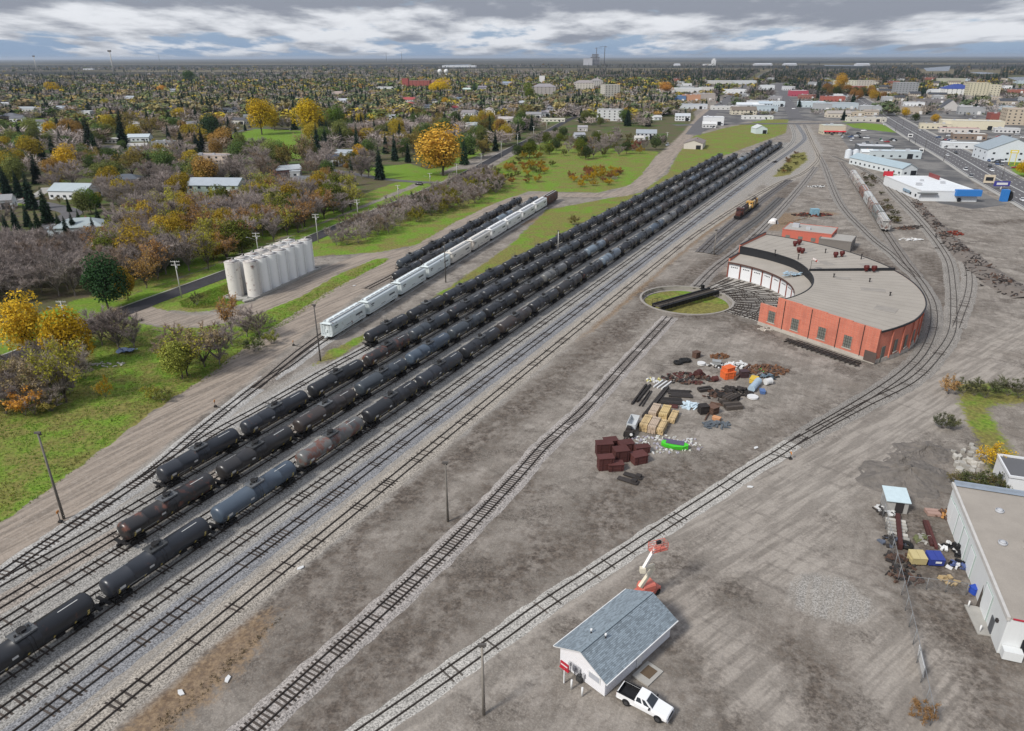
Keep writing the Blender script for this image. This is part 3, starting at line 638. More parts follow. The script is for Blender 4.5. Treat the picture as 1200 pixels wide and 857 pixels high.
def ordinal(k):
    W = ['first','second','third','fourth','fifth','sixth','seventh','eighth','ninth','tenth','eleventh','twelfth','thirteenth','fourteenth','fifteenth','sixteenth','seventeenth','eighteenth','nineteenth','twentieth']
    if k < 20: return W[k]
    if k < 29: return 'twenty-'+W[k-20]
    if k == 29: return 'thirtieth'
    return 'thirty-'+W[k-30]
TANKDUP = [None]
def place_tank(label, loc, rot, color, group):
    if TANKDUP[0] is None:
        t = new_tank(label, loc, rot, color, group); TANKDUP[0] = t; return t
    t0 = TANKDUP[0]
    if not KIDS: KIDS['t'] = [(c, list(c.children)) for c in t0.children]
    return dup(t0, loc, rot, label, group, color, tree=KIDS['t'])
rr = random.Random(3)
PITCHC = 17.75
rows = [('T1', 124.9, 22, 'row beside the grass strip', [BLK,BLK,BLK,BLK]),
        ('T2', 59.9, 26, 'second row from the grass', None), ('TB', 47.2, 32, 'row led by the rusty car', None), ('TD', 20.6, 33, 'row nearest the open yard', None)]
fixed = {'T2': [NVY, NVY, BLK, (*DRK,.27), (*SLT,0), BLK, NVY, BLK, BLK, SLT, BLK, BLK, BRN, BLK, BLK],
         'TB': [(*DRK,.24), DRK, BRN, SLT, BLU, SLT, BLK, DRK, GRY, BLK, LBL, BRN, BLK, BRN, SLT, BRN, BLK, SLT, BLK, GRY, BLK, BRN, GRY, GRY, BLK, LBL],
         'TD': [BLK, NVY, BLU, (*GRY,.34), BLK, NVY, BLK, (*BRN,.15), BLK, DRK, BLK, LBL, BLK, SLT, BLU, GRY, BLK, BRN, BLK, BLK, SLT, BLK, BRN, BLK]}
for nm, s0, n, where, cols in rows:
    for k in range(n):
        s = s0+8.9+k*PITCHC
        c = (fixed.get(nm, [])[k:k+1] or [rr.choice([BLK,NVY,DRK,BRN,SLT,BLK,GRY,(*BRN,.22),(*DRK,.18),BLU,BLK,(*GRY,.2)])])[0] if cols is None else rr.choice([BLK,BLK,NVY])
        place_tank(f'{cname(c)} tank car, {ordinal(k)} in the {where}', (*yard(s, YO[nm]), 0), YROT+(math.pi if rr.random() < .5 else 0), c, 'tank cars standing in four long rows')
def along(line, n, pitch, start=0.0):
    Lr = resample(line, 0.5); out = []
    for k in range(n):
        i = int((start+k*pitch)/0.5); 
        if i+1 >= len(Lr): break
        out.append((Lr[i], math.atan2(*(Lr[i+1]-Lr[i])[::-1])))
    return out
for k, (p, a) in enumerate(along([A2s, A2d], 8, 17.75, 14.0)):
    c = [BLK,DRK,SLT,NVY,SLT,LBL,GRY,SLT][k]
    place_tank(f'{cname(c)} tank car, {ordinal(k)} in the row squeezed behind the white hoppers', (*p, 0), a, c, 'dark tank cars behind the hopper cars')
for k, (p, a) in enumerate(along([np.array(yard(183,-137.6)), np.array(yard(306.9,-155.0))], 7, 17.75, 9.0)):
    c = [SLT,BLK,NVY,BLK,DRK,BLK,BLK][k]
    place_tank(f'{cname(c)} tank car, {ordinal(k)} in the outer row beside the dirt road', (*p, 0), a, c, 'dark tank cars in the outer row')

# ------------------------------------------------------------------ covered hopper cars
hp = mat('hopper_paint', (0,0,0), 0.6, 0.14, 0.5, obj=True, rust=True, streak=True)
def hopper_meshes():
    out = {}; sec = []
    for y, z in [(-1.3,1.0),(-1.62,1.5),(-1.62,3.7),(-1.45,4.25),(-1.0,4.55),(0,4.68),(1.0,4.55),(1.45,4.25),(1.62,3.7),(1.62,1.5),(1.3,1.0)]: sec.append((y, z+ZR-.1))
    mb = MB(); xs = [-7.9,-7.75,-5.2,-2.62,-2.6,-2.5,-2.48,2.48,2.5,2.6,2.62,5.2,7.75,7.9]; n = len(sec); vs = []
    for x in xs:
        g = 0.03 if abs(x) in (2.6,2.5) else 0
        for y, z in sec: vs.append((x, y*(1+g*.5), z))
    mb.add(vs, [(i*n+j, i*n+(j+1)%n, (i+1)*n+(j+1)%n, (i+1)*n+j) for i in range(len(xs)-1) for j in range(n)])
    mb.add([(-7.9,y,z) for y,z in sec], [tuple(range(n))]); mb.add([(7.9,y,z) for y,z in sec], [tuple(range(n))[::-1]])
    out['body'] = mb.mesh('body', hp)
    mb = MB()
    for x in (-5.2,0,5.2): mb.add([(x-2.3,-1.3,ZR+1),(x+2.3,-1.3,ZR+1),(x+2.3,1.3,ZR+1),(x-2.3,1.3,ZR+1),(x-.5,-.7,ZR+.35),(x+.5,-.7,ZR+.35),(x+.5,.7,ZR+.35),(x-.5,.7,ZR+.35)], [(4,5,1,0),(5,6,2,1),(6,7,3,2),(7,4,0,3),(7,6,5,4)])
    out['hopper_pocket'] = mb.mesh('hopper_pocket', hp)
    mb = MB(); mb.box((0,0,ZR+4.68), (14.6,.75,.2))
    for k in range(6): mb.box((-6.2+k*2.48,0,ZR+4.82), (1.9,.6,.14))
    out['roof_hatch'] = mb.mesh('roof_hatch', hp)
    mb = MB()
    for s in (-1,1):
        mb.box((0,s*.7,ZR+4.68), (15.6,.45,.05))
    out['running_board'] = mb.mesh('running_board', mat('galvanised', (0.42,0.43,0.43), 0.5, 0.15))
    mb = MB()
    for s in (-1,1):
        mb.box((s*8.25,0,ZR+.85), (.9,.5,.4)); mb.box((s*8.1,0,ZR+1.0), (.5,3.0,.16)); mb.box((s*8.8,0,ZR+.8), (.5,.3,.3))
        for y in (-1.5,-.6,.6,1.5): mb.box((s*8.2,y,ZR+2.6), (.1,.12,3.3))
        for y in (-1.05,1.05):
            for k in range(8): mb.box((s*8.2,y,ZR+1.3+k*.38), (.06,.8,.06))
        mb.box((s*8.2,0,ZR+4.2), (.6,3.0,.06)); mb.box((s*8.0,.2,ZR+2.2), (.25,.7,.7))
    mb.box((0,-1.55,ZR+1.0), (15.8,.14,.24)); mb.box((0,1.55,ZR+1.0), (15.8,.14,.24))
    out['end_frame'] = mb.mesh('end_frame', hp)
    mb = MB()
    for s in (-1,1):
        for x0,x1,z0,z1 in ((-6.8,-5.2,3.0,3.35),(-6.8,-5.6,2.6,2.8),(3.2,6.4,2.6,3.1),(-1.5,.8,1.7,1.85),(4.6,6.9,1.6,1.75)): mb.add([(x0*s,s*-1.632,ZR+z0),(x1*s,s*-1.632,ZR+z0),(x1*s,s*-1.632,ZR+z1),(x0*s,s*-1.632,ZR+z1)], [(0,1,2,3)])
    out['lettering'] = mb.mesh('lettering', mat('stencil_dark', (0.10,0.11,0.12), 0.7, 0.2))
    return out
HM = hopper_meshes()
def hopper(label, loc, rot, color, group):
    t = thing('hopper_car', label, 'hopper car', loc, rot, group)
    for k in ('body','hopper_pocket','roof_hatch','end_frame'):
        o = link(k, HM[k], t, color=color if k != 'roof_hatch' else tuple(min(.8, v*1.15) for v in color[:3]))
    link('running_board', HM['running_board'], t); tag(link('lettering', HM['lettering'], t), kind='stuff')
    for x in (-6.3, 6.3): link('truck', TRUCK, t, (x, 0, 0))
    return t
hline = [G(381.5,400.5), np.array(yard(306.9,-142.2))]
hl_len = np.hypot(*(hline[1]-hline[0])); hpitch = (hl_len-1)/10.0
PALEB, WHITEH, CREAM, TAN = (.63,.68,.68), (.72,.72,.71), (.66,.63,.58), (.52,.42,.29)
for k, (p, a) in enumerate(along([hline[0], hline[1]+(hline[1]-hline[0])/hl_len*20], 11, hpitch, hpitch/2)):
    c = [(*PALEB,.1), (*PALEB,0), (*PALEB,0), (*PALEB,0), (*CREAM,0), (*CREAM,.1), (*WHITEH,0), (*WHITEH,0), (*WHITEH,0), (*WHITEH,0), (.075,.045,.035,.3)][k]
    nmx = ['pale blue grey']*4+['cream','cream','white','white','white','white','dark brown'][0:7]
    hopper(f'{nmx[k]} covered hopper car, {ordinal(k)} from the near end of the pale row', (*p, 0), a, c, 'pale hopper cars in one row')
Lr = GP([(1037.5,273),(1012,231),(986,190)])
for k, (p, a) in enumerate(along(Lr, 8, 18.2, 9.5)):
    c = [(.42,.41,.39,.25), (.20,.21,.20,.2), (.40,.38,.35,.42), (.46,.47,.46,.2), (.30,.20,.17,.4), (.42,.41,.38,.35), (.46,.44,.40,.3), (.45,.44,.42,.3)][k]
    hopper(['light grey','dull grey','pale grey streaked','off-white','rust red patched','pale grey','cream grey','cream'][k]+f' hopper car, {ordinal(k)} from the near end on the right hand siding', (*p, 0), a, c, 'weathered hopper cars on the siding')

# ------------------------------------------------------------------ locomotives
lg = {k: mat('loco_'+k, c, 0.5, 0.2, 0.8) for k, c in dict(orange=(.52,.30,.08), cream=(.60,.48,.30), maroon=(.075,.028,.022), black=(.014,.013,.013), white=(.5,.48,.45), glass=(.02,.025,.03)).items()}
def loco(label, loc, rot, cols):
    t = thing('locomotive', label, 'locomotive', loc, rot, 'locomotives on the oily siding'); Z = ZR
    mb = MB(); mb.box((0,0,Z+1.25), (17.4,2.9,.3)); mb.box((0,0,Z+.8), (4.6,2.3,.8))
    for s in (-1,1): mb.box((s*8.7,0,Z+.75), (.25,2.8,.9)); mb.box((s*9.0,0,Z+.8), (.5,.3,.3))
    mb.build('frame', lg['black'], t)
    for x in (-5.6,5.6): link('truck', TRUCK, t, (x,0,0))
    xs = [-8.3,-5.6,-2.9,-.2,2.4]
    for k in range(4):
        mb = MB(); x0, x1 = xs[k], xs[k+1]; w = .95
        mb.prism([(x0,-w),(x1,-w),(x1,w),(x0,w)], Z+1.4, Z+3.5); mb.add([(x0,-w,Z+3.5),(x1,-w,Z+3.5),(x1,-.5,Z+3.9),(x0,-.5,Z+3.9),(x0,.5,Z+3.9),(x1,.5,Z+3.9),(x1,w,Z+3.5),(x0,w,Z+3.5)], [(0,1,2,3),(3,2,5,4),(4,5,6,7),(0,3,4,7),(1,6,5,2)])
        mb.build('hood', lg[cols[k]], t)
    mb = MB()
    for x in (-7.4,-5.9,-3.4,-1.4): mb.tube([(x,0,Z+3.9),(x,0,Z+4.1)], .55, 12)
    mb.box((.6,0,Z+4.0), (1.2,.5,.3)); mb.build('roof_fan', lg['black'], t)
    mb = MB(); mb.prism([(2.4,-1.5),(5.0,-1.5),(5.0,1.5),(2.4,1.5)], Z+1.4, Z+4.0); mb.box((3.7,0,Z+4.05), (2.9,3.1,.14)); cab = mb.build('cab', lg[cols[4]], t)
    mb = MB()
    for y in (-1.505,1.505): mb.box((3.7,y,Z+3.2), (1.7,.03,.7))
    for y in (-.8,.8): mb.box((5.01,y,Z+3.3), (.03,.9,.6))
    mb.build('window', lg['glass'], cab)
    mb = MB(); mb.prism([(5.0,-1.0),(8.2,-1.0),(8.2,1.0),(5.0,1.0)], Z+1.4, [Z+2.75,Z+2.5,Z+2.5,Z+2.75]); mb.build('nose', lg[cols[5]], t)
    mb = MB()
    for y in (-1.42,1.42): mb.tube([(-8.4,y,Z+2.4),(2.2,y,Z+2.4)], .03, 4); [mb.tube([(x,y,Z+1.4),(x,y,Z+2.4)], .025, 4) for x in np.arange(-8.4,2.3,1.76)]
    mb.build('handrail', lg['cream'], t)
    return t
lp0, lp1 = G(863.5,258), G(884,242.5); la = heading(lp1, lp0); ld = (lp0-lp1)/np.hypot(*(lp0-lp1))
loco('dark maroon and black diesel locomotive with a pale roof panel', (*(lp0-ld*8.5), 0), la, ['black','maroon','black','white','maroon','maroon'])
loco('orange and cream striped diesel locomotive behind the maroon one', (*(lp0-ld*26.8), 0), la, ['orange','maroon','cream','black','orange','cream'])
# ------------------------------------------------------------------ turntable
tconc = mat('turntable_concrete', (0.30,0.275,0.245), 0.9, 0.3, 0.8, fine=0.15)
bridge_steel = mat('bridge_steel', (0.012,0.012,0.013), 0.6, 0.35, 0.9)
def ring(mb, r0, r1, z0, z1, n=72, a0=0.0, a1=2*math.pi, mat=0, full=True):
    k = n+1
    for i in range(n):
        t0, t1 = a0+(a1-a0)*i/n, a0+(a1-a0)*(i+1)/n
        q = [(r*math.cos(t), r*math.sin(t), z) for t in (t0,t1) for r, z in ((r0,z0),(r1,z0),(r1,z1),(r0,z1))]
        mb.add(q, [(3,2,6,7),(0,3,7,4),(1,5,6,2)], mat)
tt = thing('turntable', 'round railway turntable with a black girder bridge over a grassy pit', 'turntable', (*TT_C, 0))
mb = MB(); ring(mb, TT_R-.55, TT_R+.05, -1.5, .16); mb.build('rim', tconc, tt)
mb = MB(); ring(mb, TT_R-1.3, TT_R-.54, -1.5, -1.05); mb.build('ledge', tconc, tt)
vs = [(0,0,-1.15)]+[(r*math.cos(a), r*math.sin(a), -1.2+.1*math.sin(5*a+r)) for r in (3.5,6,8.5,11,TT_R-.7) for a in np.arange(40)*2*math.pi/40]
fs = [(0,1+i,1+(i+1)%40) for i in range(40)]+[(1+k*40+i,1+(k+1)*40+i,1+(k+1)*40+(i+1)%40,1+k*40+(i+1)%40) for k in range(4) for i in range(40)]
mb = MB(); mb.add(vs, fs, 0, True); me = mb.mesh('pit_grass', gm)
n_ = len(vs); 
for nm, v in dict(grass=[1.0]*n_, lush=[.5 if p[0]*.3+p[1] > 2 else .05 for p in vs], road=[0]*n_, litter=[0]*n_, pave=[0]*n_, bal=[0]*n_, dark=[0]*n_, pale=[0]*n_, rust=[0]*n_).items():
    a = me.attributes.new(nm, 'FLOAT', 'POINT'); a.data.foreach_set('value', np.array(v, np.float32))
link('pit_grass', me, tt)
ba = heading(G(770,361.5), G(838.5,342)); br = thing('turntable_bridge', 'black steel turntable bridge with two girders and end railings', 'bridge', (*TT_C, 0), ba)
BL = TT_R-.9
for s in (-1, 1):
    mb = MB(); mb.box((0,s*1.65,.3), (2*BL,.4,1.1)); mb.box((0,s*1.65,.9), (2*BL,.6,.1))
    for x in np.arange(-BL+1, BL, 1.6): mb.box((x,s*1.93,.25), (.12,.1,1.25))
    mb.build('girder', bridge_steel, br)
    mb = MB(); mb.box((0,s*.75,.72), (2*BL,.12,.16)); mb.build('rail', steel, br)
    mb = MB()
    for x0 in (-BL+.3,):
        mb.tube([(x0,s*2.1,.9),(x0,s*2.1,2.0),(x0+4,s*2.1,2.0),(x0+4,s*2.1,.9)], .05, 5); mb.tube([(x0+2,s*2.1,.9),(x0+2,s*2.1,2.0)], .05, 5)
    mb.build('handrail', bridge_steel, br)
mb = MB()
for x in np.arange(-BL, BL, .55): mb.box((x,0,.58), (.26,2.8,.14))
tag(mb.build('deck', tieG, br), kind='stuff')
mb = MB(); mb.box((BL-1.6,3.0,.6), (1.6,1.3,.2)); mb.box((BL-1.6,3.1,1.2), (.9,.7,1.0)); mb.build('drive_unit', bridge_steel, br)

# ------------------------------------------------------------------ brick roundhouse
brk = bpy.data.materials.new('orange_brick'); brk.use_nodes = True; brk.node_tree.nodes.clear(); N = NT(brk.node_tree)
pos = N.n('ShaderNodeNewGeometry').outputs['Position']; sx = N.n('ShaderNodeSeparateXYZ', i0=pos)
cyl = N.n('ShaderNodeCombineXYZ', i0=N.math('ADD', sx.outputs[0], sx.outputs[1]), i1=sx.outputs[2], i2=0.0).outputs[0]
bt = N.n('ShaderNodeTexBrick', Vector=cyl, Scale=1.0, Mortar_Size=0.012, Brick_Width=0.42, Row_Height=0.15, Color1=(0.60,0.180,0.112), Color2=(0.50,0.142,0.090), Mortar=(0.50,0.26,0.19))
cb = N.mix(N.math('MULTIPLY', N.ramp(N.noise(N.vmul(pos, (1,1,.35)), .5, 5), .46, .7), .6), bt.outputs[0], (0.38,0.125,0.085))
cb = N.mix(N.math('MULTIPLY', N.ramp(N.noise(N.vmul(pos, (.35,.35,2.2)), 1.0, 4), .55, .72), .45), cb, (0.56,0.21,0.15))
b = N.n('ShaderNodeBsdfPrincipled', Roughness=.9); N.set(b, 'Base Color', cb); N.L.new(b.outputs[0], N.n('ShaderNodeOutputMaterial').inputs[0])
roofg = mat('roof_gravel', (0.345,0.312,0.27), 0.95, 0.20, 0.16, fine=0.2)
fascia = mat('dark_flashing', (0.022,0.023,0.026), 0.6, 0.25)
plinthM = mat('plinth_concrete', (0.43,0.39,0.34), 0.9, 0.35, 0.6)
doorw = mat('white_door', (0.74,0.75,0.76), 0.6, 0.08, 0.8)
board = mat('boarded_window', (0.16,0.165,0.145), 0.8, 0.3, 1.2)
glass = mat('window_glass', (0.03,0.036,0.045), 0.15, 0.2, 1.0, spec=0.6)
pipeM = mat('roof_pipe', (0.035,0.03,0.03), 0.7, 0.2)
ventM = mat('vent_maroon', (0.10,0.018,0.016), 0.6, 0.25)
rh = thing('roundhouse', 'curved red brick roundhouse with a flat grey roof around the turntable', 'roundhouse', (*TT_C, 0))
def pol(r, a, z=0.0): return (r*math.cos(a), r*math.sin(a), z)
A0, A1 = R(-55.6), R(51.6)
def rin(a): return 29.6
def rmid(a): return float(np.interp(math.degrees(a), [-55.6,-15,5,20,52], [30.6,33.4,35.0,36.8,37.6]))
def rout(a): return float(np.interp(math.degrees(a), [-55.6,-42,-30,52], [57.5,59.4,60.0,60.4]))
ZL0, ZL1, ZM, ZO = 5.1, 5.9, 8.15, 7.9
NA = 40; AA = [A0+(A1-A0)*i/NA for i in range(NA+1)]
def strip(fn0, z0, fn1, z1, aa=AA, th=0.0):
    mb = MB(); vs = []
    for a in aa: vs += [pol(fn0(a), a, z0), pol(fn1(a), a, z1)]
    mb.add(vs, [(2*i, 2*i+1, 2*i+3, 2*i+2) for i in range(len(aa)-1)]); return mb
ad = R(2.2); Anear = [A0+(ad-A0)*i/24 for i in range(25)]; Afar = [ad+(A1-ad)*i/18 for i in range(19)]
strip(rmid, ZM, rout, ZO, Anear).build('roof', roofg, rh); strip(rmid, ZM+.22, rout, ZO+.22, Afar).build('roof', roofg, rh)
strip(lambda a: rin(a)-.7, ZL0, rmid, ZL1).build('lower_roof', roofg, rh)
strip(rmid, ZL1, rmid, ZM, Anear).build('clerestory', fascia, rh); strip(rmid, ZL1, rmid, ZM+.22, Afar).build('clerestory', fascia, rh)
wl = MB()
for i in range(NA):                                                # outer wall, facetted like the building
    a, b2 = AA[i], AA[i+1]; wl.add([pol(rout(a)-.25,a,0), pol(rout(b2)-.25,b2,0), pol(rout(b2)-.25,b2,ZO+.02), pol(rout(a)-.25,a,ZO+.02)], [(0,1,2,3)])
wl.build('outer_wall', brk, rh)
mb = MB(); aa = AA
for f0, z in ((rout, ZO), (rmid, ZM)):
    for i in range(NA):
        a, b2 = aa[i], aa[i+1]; up = .22 if a >= ad-.01 else 0; s = 1 if f0 is rout else -1
        q = [pol(f0(t)+o, t, z+h+up) for t in (a,b2) for o, h in ((-.18*s,-.05),(.12*s,-.25),(.12*s,.14),(-.18*s,.14))]
        mb.add(q, [(1,5,6,2),(2,6,7,3),(0,3,7,4)])
mb.build('roof_edge', fascia, rh)
mb = MB()
for i in range(NA):
    a, b2 = AA[i], AA[i+1]; q = [pol(rin(t)-.72-o, t, ZL0+h) for t in (a,b2) for o, h in ((0,-.4),(.08,-.4),(.08,.1),(0,.1))]; mb.add(q, [(1,2,6,5),(2,3,7,6),(0,1,5,4)])
mb.build('eave', mat('eave_brown', (0.10,0.055,0.045), 0.7, 0.2), rh)
def radial(a, r0, r1, zs0, zs1, name, m, th=.4, off=0.0):
    c, s = math.cos(a), math.sin(a); n = (-s, c); mb = MB()
    poly = [(r0*c+n[0]*(off-th/2), r0*s+n[1]*(off-th/2)), (r1*c+n[0]*(off-th/2), r1*s+n[1]*(off-th/2)), (r1*c+n[0]*(off+th/2), r1*s+n[1]*(off+th/2)), (r0*c+n[0]*(off+th/2), r0*s+n[1]*(off+th/2))]
    mb.prism(poly, zs0, zs1); return mb.build(name, m, rh)
for r0, r1, h in ((25.3,30.3,6.0),(30.3,37,8.75),(37,44,8.6),(44,50.6,8.45),(50.6,57.4,8.3)): radial(A0, r0, r1, 0, h, 'end_wall', brk, .45)
radial(A0, 25.2, 57.5, 0, .95, 'plinth', plinthM, .62)
radial(A1, 29.8, 37.6, 0, 6.2, 'end_wall', brk, .45); radial(A1, 37.6, 60.3, 0, 8.9, 'end_wall', brk, .45); radial(A1, 37.6, 60.4, 8.92, 9.05, 'coping', fascia, .55); radial(A1, 29.6, 37.6, 6.22, 6.34, 'coping', fascia, .55)
radial(ad, 35.0, 60.2, 7.9, 8.75, 'fire_wall', fascia, .45)
mb = MB()
for i in range(12):
    a, b2 = AA[i], AA[i+1]; q = [pol(rout(t)-.25+o, t, z) for t in (a,b2) for o, z in ((0,0),(.14,0),(.14,1.0),(0,1.0))]; mb.add(q, [(1,5,6,2),(2,6,7,3)])
mb.build('plinth', plinthM, rh)
def wallbox(a, r, z, wd, ht, th, off, name, m, parent):
    c, s = math.cos(a), math.sin(a); mb = MB(); mb.box((r*c+s*off, r*s-c*off, z), (wd, th, ht), a); return mb.build(name, m, parent)
for px, py in ((905,384.4),(931,394),(961,405),(990,415.6)):
    r = float(np.hypot(*(G(px,py)-TT_C))); w_ = wallbox(A0, r, 3.25, 2.1, 3.0, .06, .235, 'window', board, rh); [wallbox(A0, r+dx, 3.25, .07, 3.0, .06, .275, 'muntin', pipeM, w_) for dx in (-.52,0,.52)]; [wallbox(A0, r, 3.25+dz, 2.1, .07, .05, .272, 'muntin', pipeM, w_) for dz in (-.75,0,.75)]; [wallbox(A0, r+dx, 3.25, .16, 3.2, .14, .27, 'frame', brk, w_) for dx in (-1.13,1.13)]; wallbox(A0, r, 1.62, 2.5, .22, .16, .30, 'sill', plinthM, w_); wallbox(A0, r, 4.86, 2.4, .24, .1, .245, 'lintel', brk, w_)
r = float(np.hypot(*(G(1017,425.5)-TT_C))); wallbox(A0, r, 1.55, 2.9, 2.5, .08, .325, 'door', mat('rusty_door', (.10,.075,.065), .7, .3), rh)
for px, py in ((917.6,389),(947,400),(977.4,411),(1005.5,421)):
    r = float(np.hypot(*(G(px,py)-TT_C))); wallbox(A0, r, 4.6, .14, 7.6, .14, .31, 'downpipe', pipeM, rh)
for k in range(7):
    a = R(-53.0+k*4.6); rr_ = rout(a)-.22; c, s = math.cos(a), math.sin(a); mb = MB(); ht = 3.8 if k == 0 else 3.0; mb.box((rr_*c, rr_*s, 1.95 if k == 0 else 3.1), (.1,1.9,ht), a)
    wn = mb.build('side_door' if k == 0 else 'window', board, rh); mb = MB(); mb.box(((rr_+.1)*c,(rr_+.1)*s,1.5),(.22,2.3,.2),a)
    if k: mb.build('sill', plinthM, wn)
    mb = MB(); a2 = a+R(2.3); mb.box(((rout(a2)-.12)*math.cos(a2),(rout(a2)-.12)*math.sin(a2),4.2),(.3,.5,7.2),a2); mb.build('pilaster', brk, rh)
nd = 13; da = (A1-R(-52))/nd; jamb = mat('door_jamb_brick', (0.22,0.07,0.05), 0.8, 0.3)
for k in range(nd):
    a = A1-(k+.5)*da; r = rin(a); c, s = math.cos(a), math.sin(a); wd = 2*r*math.tan(da/2)
    mb = MB(); mb.box((r*c, r*s, 2.25), (.16, wd-.42, 4.5), a); d = mb.build('stall_door', doorw, rh)
    for j in range(4):
        o = (-1.5+j)*.62; mb = MB(); mb.box(((r-.09)*c-s*o, (r-.09)*s+c*o, 3.45), (.05,.36,.34), a); mb.build('door_window', glass, d)
    mb = MB(); a2 = a+da/2; r2 = r/math.cos(da/2); mb.box((r2*math.cos(a2), r2*math.sin(a2), 2.5), (.5,.42,5.0), a2); mb.build('door_post', jamb, rh)
for k in range(nd):
    a = A1-(k+.5)*da
    track([TT_C+np.array(pol(TT_R+.2,a)[:2]), TT_C+np.array(pol(29.2,a)[:2])], f'short track from the turntable to the {ordinal(k)} white stall door, counted from the far end', step=3, tie=.55, grey=.35, bury=.08, spacing=.75, seed=k, ballast=(.30,.275,.25), bw=2.6, curve=False, group='short tracks fanning out of the turntable', bed=False)
mb = MB(); ring(mb, TT_R+.16, 29.4, -.2, .03, 30, R(-52), A1); tag(mb.build('apron', mat('apron_gravel', (.36,.335,.30), .95, .3, .5, fine=.25)), kind='structure').location = (*TT_C, 0)
mb = MB()
for k in range(34):
    a = A0+(A1-A0)*(k+.5)/34; up = .22 if a > ad else 0; r0, r1 = rmid(a)+.6, rout(a)-.6; n = (-math.sin(a)*.09, math.cos(a)*.09); z0, z1 = ZM+up+.012, ZO+up+.012
    q = [(r0*math.cos(a)-n[0], r0*math.sin(a)-n[1], z0),(r1*math.cos(a)-n[0], r1*math.sin(a)-n[1], z1),(r1*math.cos(a)+n[0], r1*math.sin(a)+n[1], z1),(r0*math.cos(a)+n[0], r0*math.sin(a)+n[1], z0)]; mb.add(q, [(0,1,2,3)])
tag(mb.build('roof_seam', mat('seam_tar', (.25,.225,.195), .9, .4, .4), rh), kind='stuff')
for k, (r_, a_, w_, l_) in enumerate([(48,-20,3,6),(52,-38,4,5),(44,12,5,3),(50,30,3,7),(42,-8,2.5,4),(55,8,3,4)]):
    a = R(a_); mb = MB(); mb.box((r_*math.cos(a), r_*math.sin(a), (ZM+ZO)/2+(.22 if a > ad else 0)-(r_-46)*.009+.03), (l_,w_,.05), a); mb.build('roof_patch', mat('roof_patch_grey', (.29,.265,.235), .95, .25, .5), rh)
# things on the roof
for (x, y), (x2, y2), lab in [((931.5,286.5),(936.5,284.5),'pair of maroon roof vents nearest the brick annex'), ((936,294),(940,295),'pair of maroon roof vents beside the annex pair'), ((979,299.5),(986.5,298.5),'pair of maroon roof vents in the middle of the far roof'), ((1015,315.5),(1024,316),'pair of maroon roof vents beside the roof dividing wall')]:
    g0 = G(x, y+1.5, ZM+.3); t = thing('roof_vent', lab, 'roof vent', (*g0, ZM+.15)); 
    for q in (g0, G(x2, y2+1.5, ZM+.3)):
        mb = MB(); d = q-g0; mb.tube([(d[0],d[1],0),(d[0],d[1],1.0)], .45, 10); mb.tube([(d[0]-.55,d[1],1.1),(d[0]+.55,d[1],1.1)], .62, 12); mb.build('vent_drum', ventM, t)
for (x, y, h_) in [(908,299,1.6),(935,305,1.8),(967,297,1.4),(1009,304,1.6),(977,325,1.0),(1019,330,.9),(1043,346,.8)]:
    t = tag(MB().build('roof_pipe', pipeM) if False else thing('roof_pipe', 'short dark vent pipe on the roundhouse roof', 'vent pipe', (*G(x, y, ZM), ZM-.15), 0, 'vent pipes on the roundhouse roof'), None)
    mb = MB(); mb.tube([(0,0,0),(0,0,h_)], .16, 8); mb.build('pipe', pipeM, t); mb = MB(); mb.tube([(0,0,h_),(0,0,h_+.18)], .28, 8); mb.build('cap', pipeM, t)
g0 = G(949.5,317,ZM); t = thing('wind_sock', 'white and red wind sock on a thin pole on the roundhouse roof', 'wind sock', (*g0, ZM)); h_ = 3.6
mb = MB(); mb.tube([(0,0,0),(0,0,h_)], .06, 6); mb.build('pole', pipeM, t)
mb = MB(); mb.tube([(0,0,h_-.2),(.9,-.2,h_-.5),(1.6,-.3,h_-1.0)], [.42,.36,.25], 10, caps=False); mb.build('sock', mat('sock_white', (.7,.62,.58), .7, .1), t)
mb = MB(); mb.tube([(1.0,-.22,h_-.56),(1.3,-.26,h_-.8)], [.37,.33], 10, caps=False); mb.build('sock_band', mat('sock_red', (.5,.06,.04), .7, .1), t)
g0 = G(929.5,322,ZL1); t = thing('tarpaulin_heap', 'crumpled pale blue tarpaulin and ducting on the low roof', 'tarpaulin', (*g0, ZL1-.1)); rx = random.Random(4)
mb = MB(); 
for k in range(16):
    x, y = rx.uniform(-3.2,3.2), rx.uniform(-1.4,1.4); mb.box((x,y,rx.uniform(.1,.55)), (rx.uniform(.8,2.4),rx.uniform(.3,.7),.12), rx.uniform(0,3), 0, rx.uniform(-.4,.4))
tag(mb.build('sheet', mat('tarp_blue', (.36,.47,.55), .5, .3, 1.5), t), kind='stuff')
mb = MB(); mb.box((1.0,-.9,.15), (4,.25,.3), .2); mb.build('timber', pipeM, t)

